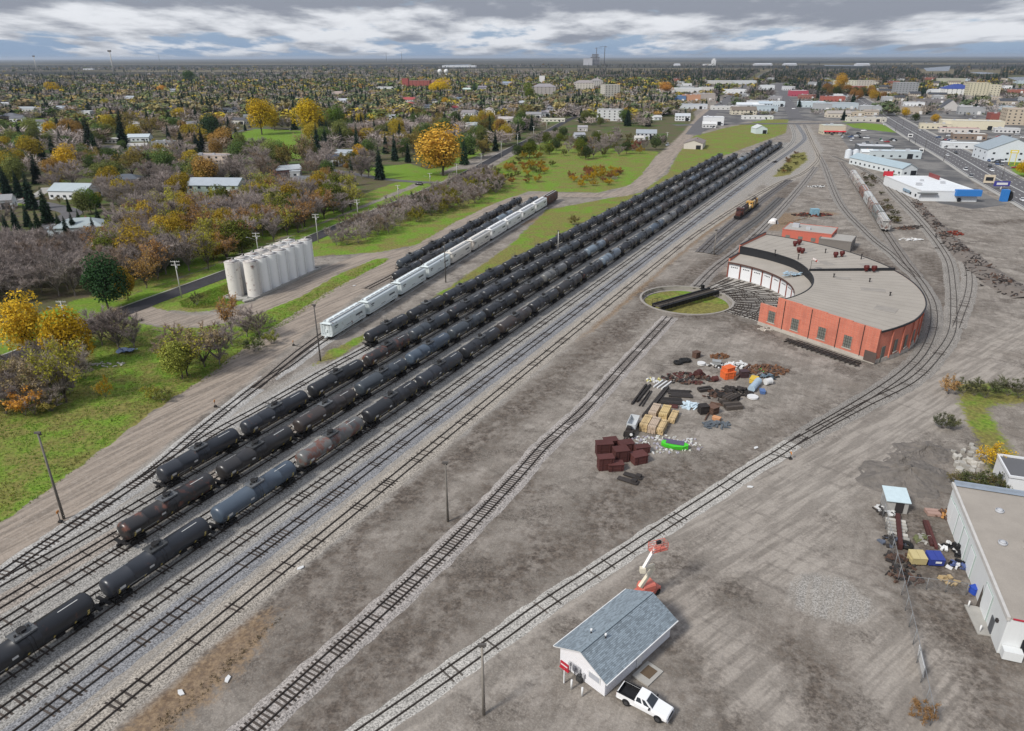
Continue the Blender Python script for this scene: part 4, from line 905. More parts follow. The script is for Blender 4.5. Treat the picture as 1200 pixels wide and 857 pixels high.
# generic upright building on a rectangle given by three base points in the photo (left end, near corner, right end)
def rect(A, B, C):
    a, b2, c = G(*A), G(*B), G(*C); u = c-b2; w_ = np.hypot(*u); u = u/w_; n = np.array((-u[1], u[0])); d = float((a-b2)@n)
    if d < 0: d = -d
    return b2, math.atan2(u[1], u[0]), float(w_), d
wallM = mat('wall_paint', (0,0,0), 0.8, 0.10, 0.7, obj=True, rnd=0.0, streak=True)
roofM = mat('roof_sheet', (0,0,0), 0.75, 0.13, 0.35, obj=True)
trimM = mat('white_trim', (0.70,0.70,0.69), 0.6, 0.08)
darkM = mat('dark_opening', (0.02,0.022,0.026), 0.4, 0.2)
def block(name, label, cat, org, rot, w_, d_, h, wall, roof, kind='flat', rise=None, over=.35, nwin=0, ndoor=0, par=.35, group=None, axis='x', wz=None, wins=None, chim=False):
    """walls, roof, openings of one building; local x runs along the front, y goes back"""
    t = thing(name, label, cat, (*org, 0), rot, group); mb = MB()
    if kind == 'flat':
        mb.prism([(0,0),(w_,0),(w_,d_),(0,d_)], -.3, h); mb.build('wall', wallM, t, color=wall)
        mb = MB(); o = .12
        mb.prism([(-o,-o),(w_+o,-o),(w_+o,d_+o),(-o,d_+o)], h+.005, h+.12); mb.build('roof', roofM, t, color=roof)
        mb = MB()
        for c, s in (((w_/2,-o+.1,h+par/2+.06),(w_+2*o,.22,par)),((w_/2,d_+o-.1,h+par/2+.06),(w_+2*o,.22,par)),((-o+.1,d_/2,h+par/2+.06),(.22,d_+2*o-.46,par)),((w_+o-.1,d_/2,h+par/2+.06),(.22,d_+2*o-.46,par))): mb.box(c, s)
        mb.build('parapet', wallM, t, color=wall)
        if w_ > 15 and d_ > 8 and h < 13:
            for i in range(2+int(w_ > 26)): mb = MB(); s_ = 1.0+.5*((i*7+int(w_)) % 3)/2; mb.box((w_*(.2+.28*i),d_*(.35+.3*((i*5+int(d_)) % 3)/2),h+.12+s_*.45),(s_*1.6,s_*1.2,s_*.9)); mb.build('roof_unit', mat('vent_grey',(.44,.45,.47),.5,.15), t)
    else:
        rise = rise or (d_ if axis == 'x' else w_)*.22; mb.prism([(0,0),(w_,0),(w_,d_),(0,d_)], -.3, h)
        if kind == 'gable':
            if axis == 'x': mb.add([(0,0,h),(0,d_,h),(0,d_/2,h+rise-.06),(w_,0,h),(w_,d_,h),(w_,d_/2,h+rise-.06)], [(0,2,1),(3,4,5)])
            else: mb.add([(0,0,h),(w_,0,h),(w_/2,0,h+rise-.06),(0,d_,h),(w_,d_,h),(w_/2,d_,h+rise-.06)], [(0,1,2),(3,5,4)])
        mb.build('wall', wallM, t, color=wall); mb = MB(); o = over
        if kind == 'gable':
            k = rise/((d_ if axis == 'x' else w_)/2); e = h-k*o
            if axis == 'x':
                for s, y0, y1 in ((1,-o,d_/2),(-1,d_+o,d_/2)):
                    q = [(-o,y0,e),(w_+o,y0,e),(w_+o,y1,h+rise),(-o,y1,h+rise)]; mb.add(q+[(x,y,z+.14) for x,y,z in q], [(0,3,2,1),(4,5,6,7),(0,1,5,4),(1,2,6,5),(3,0,4,7)])
            else:
                for s, x0, x1 in ((1,-o,w_/2),(-1,w_+o,w_/2)):
                    q = [(x0,-o,e),(x0,d_+o,e),(x1,d_+o,h+rise),(x1,-o,h+rise)]; mb.add(q+[(x,y,z+.14) for x,y,z in q], [(0,1,2,3),(4,7,6,5),(0,4,5,1),(1,5,6,2),(3,7,4,0)])
        else:
            m_ = min(w_, d_)/2; rl = [(m_,m_),(w_-m_,m_)] if w_ >= d_ else [(m_,m_),(m_,d_-m_)]
            if w_ >= d_: rl = [(m_,d_/2),(w_-m_,d_/2)]
            else: rl = [(w_/2,m_),(w_/2,d_-m_)]
            vs = [(-o,-o,h-.1),(w_+o,-o,h-.1),(w_+o,d_+o,h-.1),(-o,d_+o,h-.1),(*rl[0],h+rise),(*rl[1],h+rise)]
            mb.add(vs, [(0,1,5,4),(1,2,5),(2,3,4,5),(3,0,4)] if w_ >= d_ else [(0,1,4),(1,2,5,4),(2,3,5),(3,0,4,5)]); mb.prism([(-o,-o),(w_+o,-o),(w_+o,d_+o),(-o,d_+o)], h-.24, h-.105)
        rf = mb.build('roof', roofM, t, color=roof)
        if chim: mb = MB(); mb.box((w_*.6,d_*.62,h+rise*.8),(.7,.7,1.6)); mb.build('chimney', mat('chimney_brick',(.25,.12,.09),.9,.2), rf)
    wz = wz or (1.5 if h < 4 else 1.6); fl = max(1, int(round(h/3.1))) if h > 4.8 and kind != 'flat' or (wins == 'floors') else 1
    for f in range(fl):
        z = wz+f*(h/fl if fl > 1 else 0)
        for (L, yy, ang) in ((w_, -.03, 0), (d_, None, 1)):
            k = nwin if ang == 0 else max(1, int(nwin*d_/w_)) if nwin else 0
            for i in range(k):
                u = (i+.5)*L/k; sz = min(1.5, L/k*.55)
                for side in ((0,) if ang == 0 else (0, 1)):
                    mb = MB()
                    if ang == 0: mb.box((u,-.02,z), (sz,.08,1.15))
                    else: mb.box((-.02 if side == 0 else w_+.02, u, z), (.08,sz,1.15))
                    mb.build('window', glass, t)
    for i in range(ndoor):
        mb = MB(); u = (i+.78)*w_/ndoor if ndoor < 3 else (i+.5)*w_/ndoor; dw, dh = (1.1,2.1) if h < 4 else (min(3.6, w_/ndoor*.7),min(3.6,h*.7)); mb.box((u,-.035,dh/2), (dw,.1,dh)); mb.build('door', trimM if sum(wall[:3]) < 1.6 else darkM, t)
    return t
# annex of the roundhouse
an = block('brick_annex', 'low red brick annex with a flat grey roof behind the roundhouse', 'annex', G(915,283), heading(G(915,283),G(957,288)), 17.5, 13, 4.6, (.50,.135,.095), (.36,.34,.31), par=.2)
for k, px in enumerate((921,930,938)):
    mb = MB(); mb.box((2.2+k*4.6,-.02,2.0), (1.6,.1,1.4)); mb.build('window', board, an)
block('flat_roofed_shed', 'flat grey roofed shed joining the annex to the roundhouse', 'shed', G(958,291), heading(G(915,283),G(957,288)), 11.0, 12, 3.4, (.18,.165,.15), (.35,.33,.30), par=.3)
t = thing('white_tarpaulin', 'white covered bundle beside the track at the closed end of the roundhouse', 'bundle', G(906,262)); rx = random.Random(2)
mb = MB(); vs = [(0,0,2.3)]+[(rx.uniform(.8,1.1)*r*math.cos(a)*2.2, rx.uniform(.8,1.1)*r*math.sin(a)*1.6, z) for r, z in ((.5,2.0),(.85,1.1),(1.0,0)) for a in np.arange(12)*math.pi/6]
mb.add(vs, [(0,1+i,1+(i+1)%12) for i in range(12)]+[(1+k*12+i,13+k*12+i,13+k*12+(i+1)%12,1+k*12+(i+1)%12) for k in range(2) for i in range(12)]); mb.build('cover', mat('tarp_white',(.72,.70,.68),.6,.1), t)
mb = MB(); mb.box((.9,-1.2,.8),(.5,.5,1.6)); mb.build('post', pipeM, t)

# ------------------------------------------------------------------ white storage silos on a kerbed pad
siloM = mat('silo_white', (0.88,0.88,0.87), 0.5, 0.05, 0.5, rust=-0.12, streak=True); capM = mat('silo_cap', (0.50,0.47,0.44), 0.6, 0.25, 1.2, rust=0.15)
silot = mat('silo_white_rusty', (0.70,0.67,0.63), 0.55, 0.14, 0.5, rust=0.14, streak=True)
f0, f1 = G(299.4,346.5), G(362,318); sd_ = (f1-f0)/6; su = sd_/np.hypot(*sd_); sn = np.array((-su[1], su[0])); SR = np.hypot(*sd_)*.46
def silo_mesh(h, m, nm):
    mb = MB(); mb.tube([(0,0,0),(0,0,h)], SR, 24, caps=False); mb.tube([(0,0,h-.25),(0,0,h-.1)], SR+.05, 24); mb.tube([(0,0,h*.5),(0,0,h*.5+.08)], SR+.03, 24); return mb.mesh(nm, m)
SB = {0: silo_mesh(10.4, siloM, 'shell'), 1: silo_mesh(10.4, silot, 'shell_rusty')}
mb = MB(); mb.tube([(0,0,10.4),(0,0,10.75)], [SR,.4], 24); STOP = mb.mesh('cone_top', capM)
mb = MB(); mb.tube([(0,0,10.6),(0,0,11.0)], .34, 10); mb.tube([(.8,.3,10.4),(.8,.3,11.2)], .1, 6); mb.tube([(-.9,-.2,10.3),(-.9,-.2,11.0)], .08, 6); mb.tube([(SR*math.cos(a),SR*math.sin(a),11.0) for a in np.linspace(-1,1.3,7)], .03, 4); SHAT = mb.mesh('hatch', capM)
mb = MB()
for s in (-.2,.2): mb.tube([(s,-SR-.14,0),(s,-SR-.14,10.9)], .035, 4)
for z in np.arange(.5,10.8,.5): mb.tube([(-.2,-SR-.14,z),(.2,-SR-.14,z)], .025, 4)
SLAD = mb.mesh('ladder', mat('ladder_grey',(.45,.44,.43),.5,.1))
for row in range(2):
    for k in range(7):
        p = f0+sd_*(k-(.45 if row else 0))+sn*row*SR*2.35; rusty = 1 if (k == 0 or (row == 1 and k in (3,4))) else 0
        t = thing('silo', f"{'rust stained ' if rusty else ''}white silo, {ordinal(k)} from the near end of the {'back' if row else 'front'} row on the pad", 'silo', (*p, .2), heading(f0,f1), 'white silos in two rows')
        link('shell', SB[rusty], t); tp = link('cone_top', STOP, t); link('hatch', SHAT, tp); link('ladder', SLAD, t)
pad = thing('silo_pad', 'grey kerbed concrete pad under the white silos', 'concrete pad', (*(f0+sn*SR*1.2), 0), heading(f0,f1)); L6 = np.hypot(*(f1-f0))
mb = MB(); mb.box((L6/2-.5,0,.05), (L6+9,9.4,.3)); mb.build('slab', mat('pad_grey',(.22,.22,.215),.9,.3,.4), pad)
for c, s in (((L6/2-.5,-4.7,.25),(L6+9,.35,.7)),((L6/2-.5,4.7,.25),(L6+9,.35,.7)),((-5,0,.25),(.35,9.05,.7)),((L6+4,0,.25),(.35,9.05,.7))): mb = MB(); mb.box(c, s); mb.build('kerb', conc, pad)
for k in range(3):
    t = thing('concrete_slab', 'pale broken concrete slab at the near end of the silos', 'concrete slab', (*G(277+k*7, 350+k*1.5), .1), .4*k, 'broken slabs by the silos'); mb = MB(); mb.prism([(-1.6,-.8),(1.2,-1.0),(1.7,.5),(-.2,1.1),(-1.5,.6)], 0, .45); mb.build('slab', conc, t)

# ------------------------------------------------------------------ office with the shingled roof
ob, orot, ow, od_ = rect((651.5,781), (708.3,816.4), (784.5,746.5))
of = thing('office_building', 'small white office with a blue grey shingle roof beside the dusty track', 'building', (*ob, 0), orot)
hw, rise, ov = 2.75, 1.65, .55
siding = mat('white_siding', (0.76,0.755,0.77), 0.6, 0.05, 0.8)
mb = MB(); mb.prism([(0,0),(ow,0),(ow,od_),(0,od_)], 0, hw); mb.add([(0,0,hw),(0,od_,hw),(0,od_/2,hw+rise),(ow,0,hw),(ow,od_,hw),(ow,od_/2,hw+rise)], [(0,2,1),(3,4,5)]); mb.build('wall', siding, of)
mb = MB()
for k in range(11): mb.box((ow/2,-.02,.25+k*.23), (ow,.02,.012)); mb.box((-.02,od_/2,.25+k*.23), (.02,od_,.012))
tag(mb.build('siding_lap_shade', mat('siding_shadowline',(.6,.6,.62),.7,.05), of), kind='stuff')  # greyer lap lines: the shade under each board is put into the colour
shm = bpy.data.materials.new('shingle'); shm.use_nodes = True; N = NT(shm.node_tree); _k = N.math('ADD', .74, N.math('MULTIPLY', N.n('ShaderNodeNewGeometry').outputs['Random Per Island'], .50)); N.L.new(N.mix(1.0, (.205,.245,.275), N.n('ShaderNodeCombineColor', i0=_k, i1=_k, i2=_k).outputs[0], 'MULTIPLY'), shm.node_tree.nodes['Principled BSDF'].inputs['Base Color']); shm.node_tree.nodes['Principled BSDF'].inputs['Roughness'].default_value = .9
mb = MB(); sl = rise/(od_/2); ez = hw-sl*ov
for s, y0, y1 in ((1,-ov,od_/2),(-1,od_+ov,od_/2)):
    q = [(-ov,y0,ez),(ow+ov,y0,ez),(ow+ov,y1,hw+rise),(-ov,y1,hw+rise)]; mb.add(q+[(x,y,z+.12) for x,y,z in q], [(0,3,2,1),(4,5,6,7),(0,1,5,4),(1,2,6,5),(3,0,4,7)])
rf = mb.build('roof', mat('roof_deck',(.6,.6,.6),.7,.05), of)
mb = MB(); rx = random.Random(9); run = math.hypot(od_/2+ov, sl*(od_/2+ov)); nr = 22; cw = .46
for s in (0, 1):
    for i in range(nr):
        u0, u1 = i*run/nr, (i+1.15)*run/nr; x = -ov-(rx.random()*cw)
        while x < ow+ov:
            wd = cw*rx.uniform(.6,1.3); xa, xb = max(-ov, x), min(ow+ov, x+wd); x += wd
            if xb-xa < .05: continue
            pts = []
            for (xx, u, lift) in ((xa,u0,.175+rx.uniform(0,.02)),(xb,u0,.175),(xb,min(u1,run),.135),(xa,min(u1,run),.135)):
                y = -ov+u*(od_/2+ov)/run; z = ez+sl*(y+ov)+lift
                pts.append((xx, y if s == 0 else od_-y, z))
            low = [(pts[0][0],pts[0][1],pts[0][2]-.05),(pts[1][0],pts[1][1],pts[1][2]-.05)]
            mb.add(pts+low, [(0,1,2,3),(4,5,1,0)] if s == 0 else [(3,2,1,0),(0,1,5,4)])
o = tag(mb.build('shingle', shm, rf, color=(.19,.235,.265)), kind='stuff')
mb = MB(); 
for k in range(int((ow+2*ov)/.5)): mb.box((-ov+.25+k*.5, od_/2, hw+rise+.20), (.46,.36,.05))
mb.build('ridge_cap', mat('ridge_shingle',(.22,.265,.295),.9,.2,2), rf)
for (x, y) in ((3.0, od_/2+1.3), (3.3, od_/2-.55)):
    mb = MB(); z = hw+rise-abs(y-od_/2)*sl; mb.tube([(x,y,z),(x,y,z+.55)], .09, 8); mb.tube([(x,y,z+.5),(x,y,z+.8)], .13, 8, 1); mb.build('vent_stack', [pipeM, trimM], rf)
mb = MB(); mb.box((6.3,-.05,1.05), (1.05,.1,2.1)); dr = mb.build('door', trimM, of); mb = MB(); mb.box((5.4,-.06,1.7), (.4,.1,.5)); mb.build('door_lamp', pipeM, of)
mb = MB(); mb.box((-.05,1.5,1.75), (.1,1.5,.75)); wn = mb.build('window', mat('pale_pane',(.42,.44,.48),.2,.1,spec=.6), of); mb = MB(); mb.box((-.035,1.5,1.75), (.1,1.7,.95)); mb.build('frame', trimM, wn)
for y, z, s in ((2.9,1.0,.5),(3.6,1.25,.6),(4.3,1.0,.45),(5.0,1.3,.4)):
    mb = MB(); mb.box((-.16,y,z), (.3,s*.6,s)); mb.tube([(-.12,y,z),(-.12,y,0)], .05, 6); mb.build('service_meter', mat('meter_grey',(.42,.42,.43),.5,.15), of)
mb = MB(); mb.box((-.35,3.3,.45), (.6,.7,.7)); mb.tube([(-.35,3.3,.8),(-.35,3.3,1.0)], .2, 10); mb.build('gas_meter', mat('gas_meter_dark',(.05,.05,.05),.5,.2), of)
mb = MB()
for s in (0, 1): mb.box((ow/2, -ov-.06 if s == 0 else od_+ov+.06, ez+.08), (ow+2*ov,.12,.14))
mb.build('gutter', trimM, of)
t = thing('doorstep', 'square concrete doorstep with a brown mat at the side of the office', 'doorstep', (*ob, 0), orot); mb = MB(); mb.box((6.0,-1.5,.05),(3.0,2.2,.18)); mb.build('slab', conc, t); mb = MB(); mb.box((6.2,-1.5,.155),(1.6,1.3,.05)); mb.build('mat', mat('mat_brown',(.12,.085,.055),.9,.2), t)
sgp = G(661,800.5); t = thing('red_sign', 'red sign box with a pale band on a white post near the office gable', 'sign', (*sgp, 0), orot+math.pi/2)
hs = max(1.2, height(661,800.5,783)); mb = MB(); mb.box((0,0,hs/2),(.14,.14,hs)); mb.build('post', trimM, t); mb = MB(); mb.box((0,0,hs+.35),(1.2,.14,.8)); mb.box((0,0,hs-.12),(1.3,.3,.12)); mb.build('panel', mat('sign_red',(.42,.025,.04),.5,.15), t)
mb = MB(); mb.box((0,.09,hs+.42),(.95,.04,.13)); mb.box((0,-.09,hs+.42),(.95,.04,.13)); mb.build('sign_band', trimM, t)
for k, (px, py, ty) in enumerate([(669.5,807.5,797),(682,816,806)]):
    t = thing('bollard', ['short white post, left of two guarding the gas meter','short white post, right of two guarding the gas meter'][k], 'bollard', G(px,py), 0, 'white guard posts by the office'); mb = MB(); mb.tube([(0,0,0),(0,0,height(px,py,ty))], .11, 10); mb.build('post', trimM, t)

# ------------------------------------------------------------------ pickup truck
carw = mat('car_paint', (0,0,0), 0.28, 0.03, 1.0, obj=True, spec=0.5); rubber = mat('tyre_rubber', (0.016,0.016,0.016), 0.85, 0.2); rimM = mat('wheel_rim', (0.10,0.10,0.105), 0.35, 0.1, metal=.6)
lampM = mat('headlamp_glass', (0.45,0.47,0.5), 0.2, 0.05, spec=.6); tailM = mat('tail_lamp', (0.30,0.012,0.012), 0.3, 0.05); blackP = mat('bed_liner', (0.014,0.014,0.016), 0.7, 0.3)
wm_ = MB(); wm_.tube([(0,-.13,0),(0,.13,0)], .40, 18, 0, smooth=False); TYRE = wm_.mesh('tyre', rubber)
wm_ = MB(); wm_.tube([(0,-.14,0),(0,.14,0)], .24, 12, smooth=False); RIM = wm_.mesh('rim', rimM)
def section(mb, secs, mat=0, smooth=False, caps=True):
    n = len(secs[0]); vs = [p for s in secs for p in s]; mb.add(vs, [(i*n+j, (i+1)*n+j, (i+1)*n+(j+1)%n, i*n+(j+1)%n) for i in range(len(secs)-1) for j in range(n)], mat, smooth)
    if caps: mb.add(secs[0], [tuple(range(n))], mat); mb.add(secs[-1], [tuple(range(n))[::-1]], mat)
def hullsec(x, z0, z1, w_, tw): return [(x,-w_+.06,z0),(x,-w_,z0+.12),(x,-w_,z1-.22),(x,-tw,z1),(x,tw,z1),(x,w_,z1-.22),(x,w_,z0+.12),(x,w_-.06,z0)]
tp0, tp1 = G(729.5,818), G(781,845); tv = (tp1-tp0)/np.hypot(*(tp1-tp0)); tcen = (G(752,838)+G(758,820))/2
pk = thing('pickup_truck', 'white crew cab pickup truck with a black bed parked by the office', 'pickup truck', (*tcen, 0), heading(tp0,tp1))
W_ = 1.0
mb = MB(); section(mb, [hullsec(2.95,.55,1.02,.86,.78), hullsec(2.85,.48,1.12,.95,.84), hullsec(1.35,.45,1.26,W_,.90), hullsec(1.2,.45,1.28,W_,.92), hullsec(-.85,.45,1.28,W_,.94)])
section(mb, [hullsec(-.85,.45,.75,W_,.95), hullsec(-2.85,.45,.75,W_,.95), hullsec(-2.95,.50,.75,.97,.92)])
for s in (-1,1): mb.box((-1.9,s*.93,1.02),(2.1,.14,.6))
mb.box((-2.9,0,1.02),(.1,1.9,.6)); bd = mb.build('body', carw, pk, color=(.80,.80,.80))
mb = MB(); mb.box((-1.88,0,.78),(1.95,1.7,.08)); mb.box((-.9,0,1.05),(.06,1.7,.5))
for s in (-1,1): mb.box((-1.88,s*.855,1.03),(1.95,.02,.5)); mb.box((-1.88,s*.93,1.335),(2.15,.15,.03))
mb.box((-2.84,0,1.03),(.02,1.7,.5)); mb.build('bed', blackP, pk)
def cabsec(x, z, w_): return [(x,-w_,z),(x,w_,z)]
mb = MB(); lo = [(1.25,-.90,1.27),(1.25,.90,1.27),(-.88,.92,1.27),(-.88,-.92,1.27)]; hi = [(.35,-.72,1.88),(.35,.72,1.88),(-.72,.74,1.90),(-.72,-.74,1.90)]
mb.add(lo+hi, [(0,1,5,4),(1,2,6,5),(2,3,7,6),(3,0,4,7),(4,5,6,7)]); cabo = mb.build('cab', carw, pk, color=(.80,.80,.80))
def inset(q, k, out):
    c = sum((Vector(p) for p in q), Vector())/len(q); n = (Vector(q[1])-Vector(q[0])).cross(Vector(q[2])-Vector(q[0])).normalized(); return [tuple(c+(Vector(p)-c)*k+n*out) for p in q]
mb = MB(); mb.add(inset([lo[0],lo[1],hi[1],hi[0]], .88, .012), [(0,1,2,3)]); mb.build('windscreen', glass, cabo)
mb = MB(); mb.add(inset([lo[2],lo[3],hi[3],hi[2]], .8, .012), [(0,1,2,3)]); mb.build('rear_window', glass, cabo)
def lerp(a, b_, t): return tuple(np.array(a)+(np.array(b_)-np.array(a))*t)
for q in ([lo[3],lo[0],hi[0],hi[3]], [lo[1],lo[2],hi[2],hi[1]]):
    for t0, t1 in ((.06,.46),(.52,.9)):
        s = [lerp(q[0],q[1],t0),lerp(q[0],q[1],t1),lerp(q[3],q[2],t1),lerp(q[3],q[2],t0)]; mb = MB(); mb.add(inset(s, .84, .012), [(0,1,2,3)]); mb.build('side_window', glass, cabo)
for x in (1.95,-1.75):
    for s in (-1,1):
        mb = MB(); mb.tube([(x,s*.995,.50),(x,s*1.008,.50)], .47, 16); mb.build('wheel_arch', blackP, pk); wh = link('wheel', TYRE, pk, (x, s*.90, .40)); link('rim', RIM, wh)
for s in (-1,1):
    mb = MB(); mb.box((2.92,s*.72,.92),(.12,.34,.2)); mb.build('headlight', lampM, pk); mb = MB(); mb.box((-2.96,s*.88,1.05),(.06,.16,.42)); mb.build('tail_light', tailM, pk); mb = MB(); mb.box((.95,s*1.1,1.36),(.14,.26,.2)); mb.build('mirror', blackP, pk)
mb = MB(); mb.box((2.97,0,.86),(.06,1.05,.26)); mb.build('grille', blackP, pk); mb = MB(); mb.box((3.0,0,.58),(.16,1.86,.2)); mb.box((-3.0,0,.58),(.16,1.86,.18)); mb.build('bumper', mat('bumper_grey',(.25,.25,.26),.4,.1), pk)

# ------------------------------------------------------------------ boom lift
red = mat('lift_red', (0.56,0.16,0.12), 0.5, 0.15); cream = mat('lift_cream', (0.66,0.60,0.47), 0.55, 0.12)
lb = G(757.5,697); bl = thing('boom_lift', 'boom lift with a red base, cream folded arms and red basket behind the office', 'boom lift', (*lb, 0))
mb = MB(); mb.box((0,0,.8),(3.4,1.9,.6),.7); mb.build('chassis', red, bl)
for x, y in ((-1.2,-.85),(1.2,-.85),(-1.2,.85),(1.2,.85)):
    c, s = math.cos(.7), math.sin(.7); mb = MB(); p = (x*c-y*s, x*s+y*c, .45); mb.tube([(p[0]+s*.15,p[1]-c*.15,.45),(p[0]-s*.15,p[1]+c*.15,.45)], .45, 12, smooth=False); mb.build('wheel', rubber, bl)
mb = MB(); vs = [hullsec(x,1.15,z,w_,w_*.8) for x, z, w_ in ((-1.2,1.8,.65),(-.9,2.1,.8),(.8,2.1,.8),(1.1,1.7,.6))]; section(mb, [[tuple(Matrix.Rotation(.4,3,'Z') @ Vector(p)) for p in s] for s in vs]); mb.build('turret', red, bl)
def LP(px, py, z): q = G(px,py,z)-lb; return (q[0], q[1], z)
a_, b_, c_, d_, e_ = LP(750,688,2.2), LP(766,665,4.6), LP(766,662,5.0), LP(753,668,5.4), LP(767.5,643,7.6)
mb = MB(); mb.beam(a_, b_, .42, .5); mb.build('lower_arm', cream, bl); mb = MB(); mb.beam(c_, d_, .4, .4); mb.box(d_, (.7,.6,.7)); mb.build('elbow', cream, bl); mb = MB(); mb.beam(d_, e_, .36, .42); mb.build('upper_arm', mat('lift_white',(.74,.70,.66),.5,.1), bl)
bx, by, bz = LP(771,644,7.2); mb = MB(); mb.box((bx,by,bz),(2.3,1.0,.12),.35)
for z in (.4,.75,1.1):
    c, s = math.cos(.35), math.sin(.35); q = [(bx+x*c-y*s, by+x*s+y*c, bz+z) for x, y in ((-1.15,-.5),(1.15,-.5),(1.15,.5),(-1.15,.5),(-1.15,-.5))]; mb.tube(q, .045, 5)
for x, y in ((-1.15,-.5),(0,-.5),(1.15,-.5),(1.15,.5),(0,.5),(-1.15,.5)): mb.tube([(bx+x*c-y*s,by+x*s+y*c,bz),(bx+x*c-y*s,by+x*s+y*c,bz+1.1)], .045, 5)
bk = mb.build('basket', red, bl); mb = MB(); mb.box((bx+.1,by+.3,bz+.9),(.6,.3,.4),.35); mb.build('control_box', blackP, bk)

# ------------------------------------------------------------------ warehouse at the lower right
B_ = G(1168,764.5); A_ = G(1108,602); u = (A_-B_); dep = float(np.hypot(*u)); u /= dep; fr_ = np.array((u[1], -u[0])); wrot = math.atan2(fr_[1], fr_[0]); WW, WH = 34.0, 5.2
wh = thing('warehouse', 'long flat roofed warehouse with white walls at the lower right corner', 'warehouse', (*B_, 0), wrot)
wallw = mat('warehouse_white', (0.66,0.675,0.67), 0.7, 0.12, 0.6, streak=True)
mb = MB(); mb.prism([(0,0),(WW,0),(WW,dep),(0,dep)], -.3, WH); mb.build('wall', wallw, wh)
mb = MB(); mb.prism([(-.1,-.1),(WW,-.1),(WW,dep+.1),(-.1,dep+.1)], WH+.005, WH+.12); mb.build('roof', mat('warehouse_gravel',(.33,.295,.255),.95,.22,.3,fine=.25), wh)
mb = MB(); mb.box((-.1,dep/2,WH+.1),(.35,dep+.5,.55)); mb.build('eave_trim', mat('trim_grey',(.52,.50,.47),.7,.2), wh)
mb = MB(); mb.box((WW/2,dep+.1,WH+.35),(WW,.35,.75)); mb.box((WW/2,dep-.35,WH+.3),(WW,.6,.05)); mb.build('back_flashing', mat('flashing_blue',(.27,.31,.36),.5,.2), wh)
mb = MB(); mb.box((WW/2+.2,-.12,WH+.1),(WW-.4,.14,.16)); mb.build('red_stripe', mat('stripe_red',(.42,.03,.05),.5,.1), wh)
panel = mat('door_white', (0.76,0.78,0.78), 0.5, 0.06); jambg = mat('door_frame_green', (0.38,0.45,0.42), 0.6, 0.1)
for k, (y, wd, h_) in enumerate([(dep*.985,2.2,3.4),(dep*.90,2.6,3.6),(dep*.795,2.6,3.7),(dep*.69,2.4,3.7),(dep*.555,2.2,3.6),(dep*.27,2.6,3.8)]):
    mb = MB(); mb.box((-.03,y-1.3,h_/2),(.1,wd+.5,h_+.25)); f_ = mb.build('door', jambg, wh); mb = MB(); mb.box((-.09,y-1.3,h_/2),(.08,wd,h_)); mb.build('door_panel', panel, f_)
mb = MB(); mb.box((-.05,dep*.115,1.15),(.12,1.1,2.2)); mb.build('side_door', mat('side_door_grey',(.10,.105,.115),.6,.2), wh)
mb = MB(); mb.box((-.12,dep*.075,2.9),(.3,.4,.4)); mb.build('wall_lamp', pipeM, wh)
mb = MB(); mb.box((2.9,-.05,1.35),(1.7,.12,2.5)); mb.build('front_door', darkM, wh); mb = MB(); mb.box((1.2,-.6,.75),(2.0,1.1,1.2)); mb.build('porch_step', wallw, wh); mb = MB(); mb.box((4.6,-.06,2.4),(.25,.14,4.6)); mb.build('downpipe', trimM, wh)
for (x, y, k) in ((4.6,dep*.80,0),(3.0,dep*.52,1),(8.2,dep*.54,2)):
    mb = MB()
    if k < 2: mb.tube([(x,y,WH+.1),(x,y,WH+.45)], .55, 14); mb.tube([(x,y,WH+.45),(x,y,WH+.6)], [.5,.2], 14)
    else: mb.box((x,y,WH+1.0),(2.2,1.6,1.5)); mb.box((x-.4,y,WH+.3),(.3,1.6,.5)); mb.tube([(x-2,y+.8,WH+.1),(x-2,y+.8,WH+.6)], .4, 10)
    mb.build('roof_ventilator' if k < 2 else 'air_handler', mat('vent_grey',(.44,.45,.47),.5,.15), wh)
mb = MB()
for k in range(5): mb.beam((5.4+k*.9,dep*.52-k*3.3,WH+.18),(6.0+k*.9,dep*.52-k*3.3-2.6,WH+.18),.12,.1)
mb.beam((10.5,dep*.98,WH+.2),(13.5,dep*.70,WH+.2),.9,.1); tag(mb.build('roof_patch', mat('patch_pale',(.42,.39,.36),.9,.3), wh), kind='stuff')
block('white_shed', 'white flat roofed building tucked behind the warehouse', 'building', G(1176,581), wrot, 24, 7, 3.4, (.68,.69,.70), (.12,.12,.125), par=.4, nwin=2)
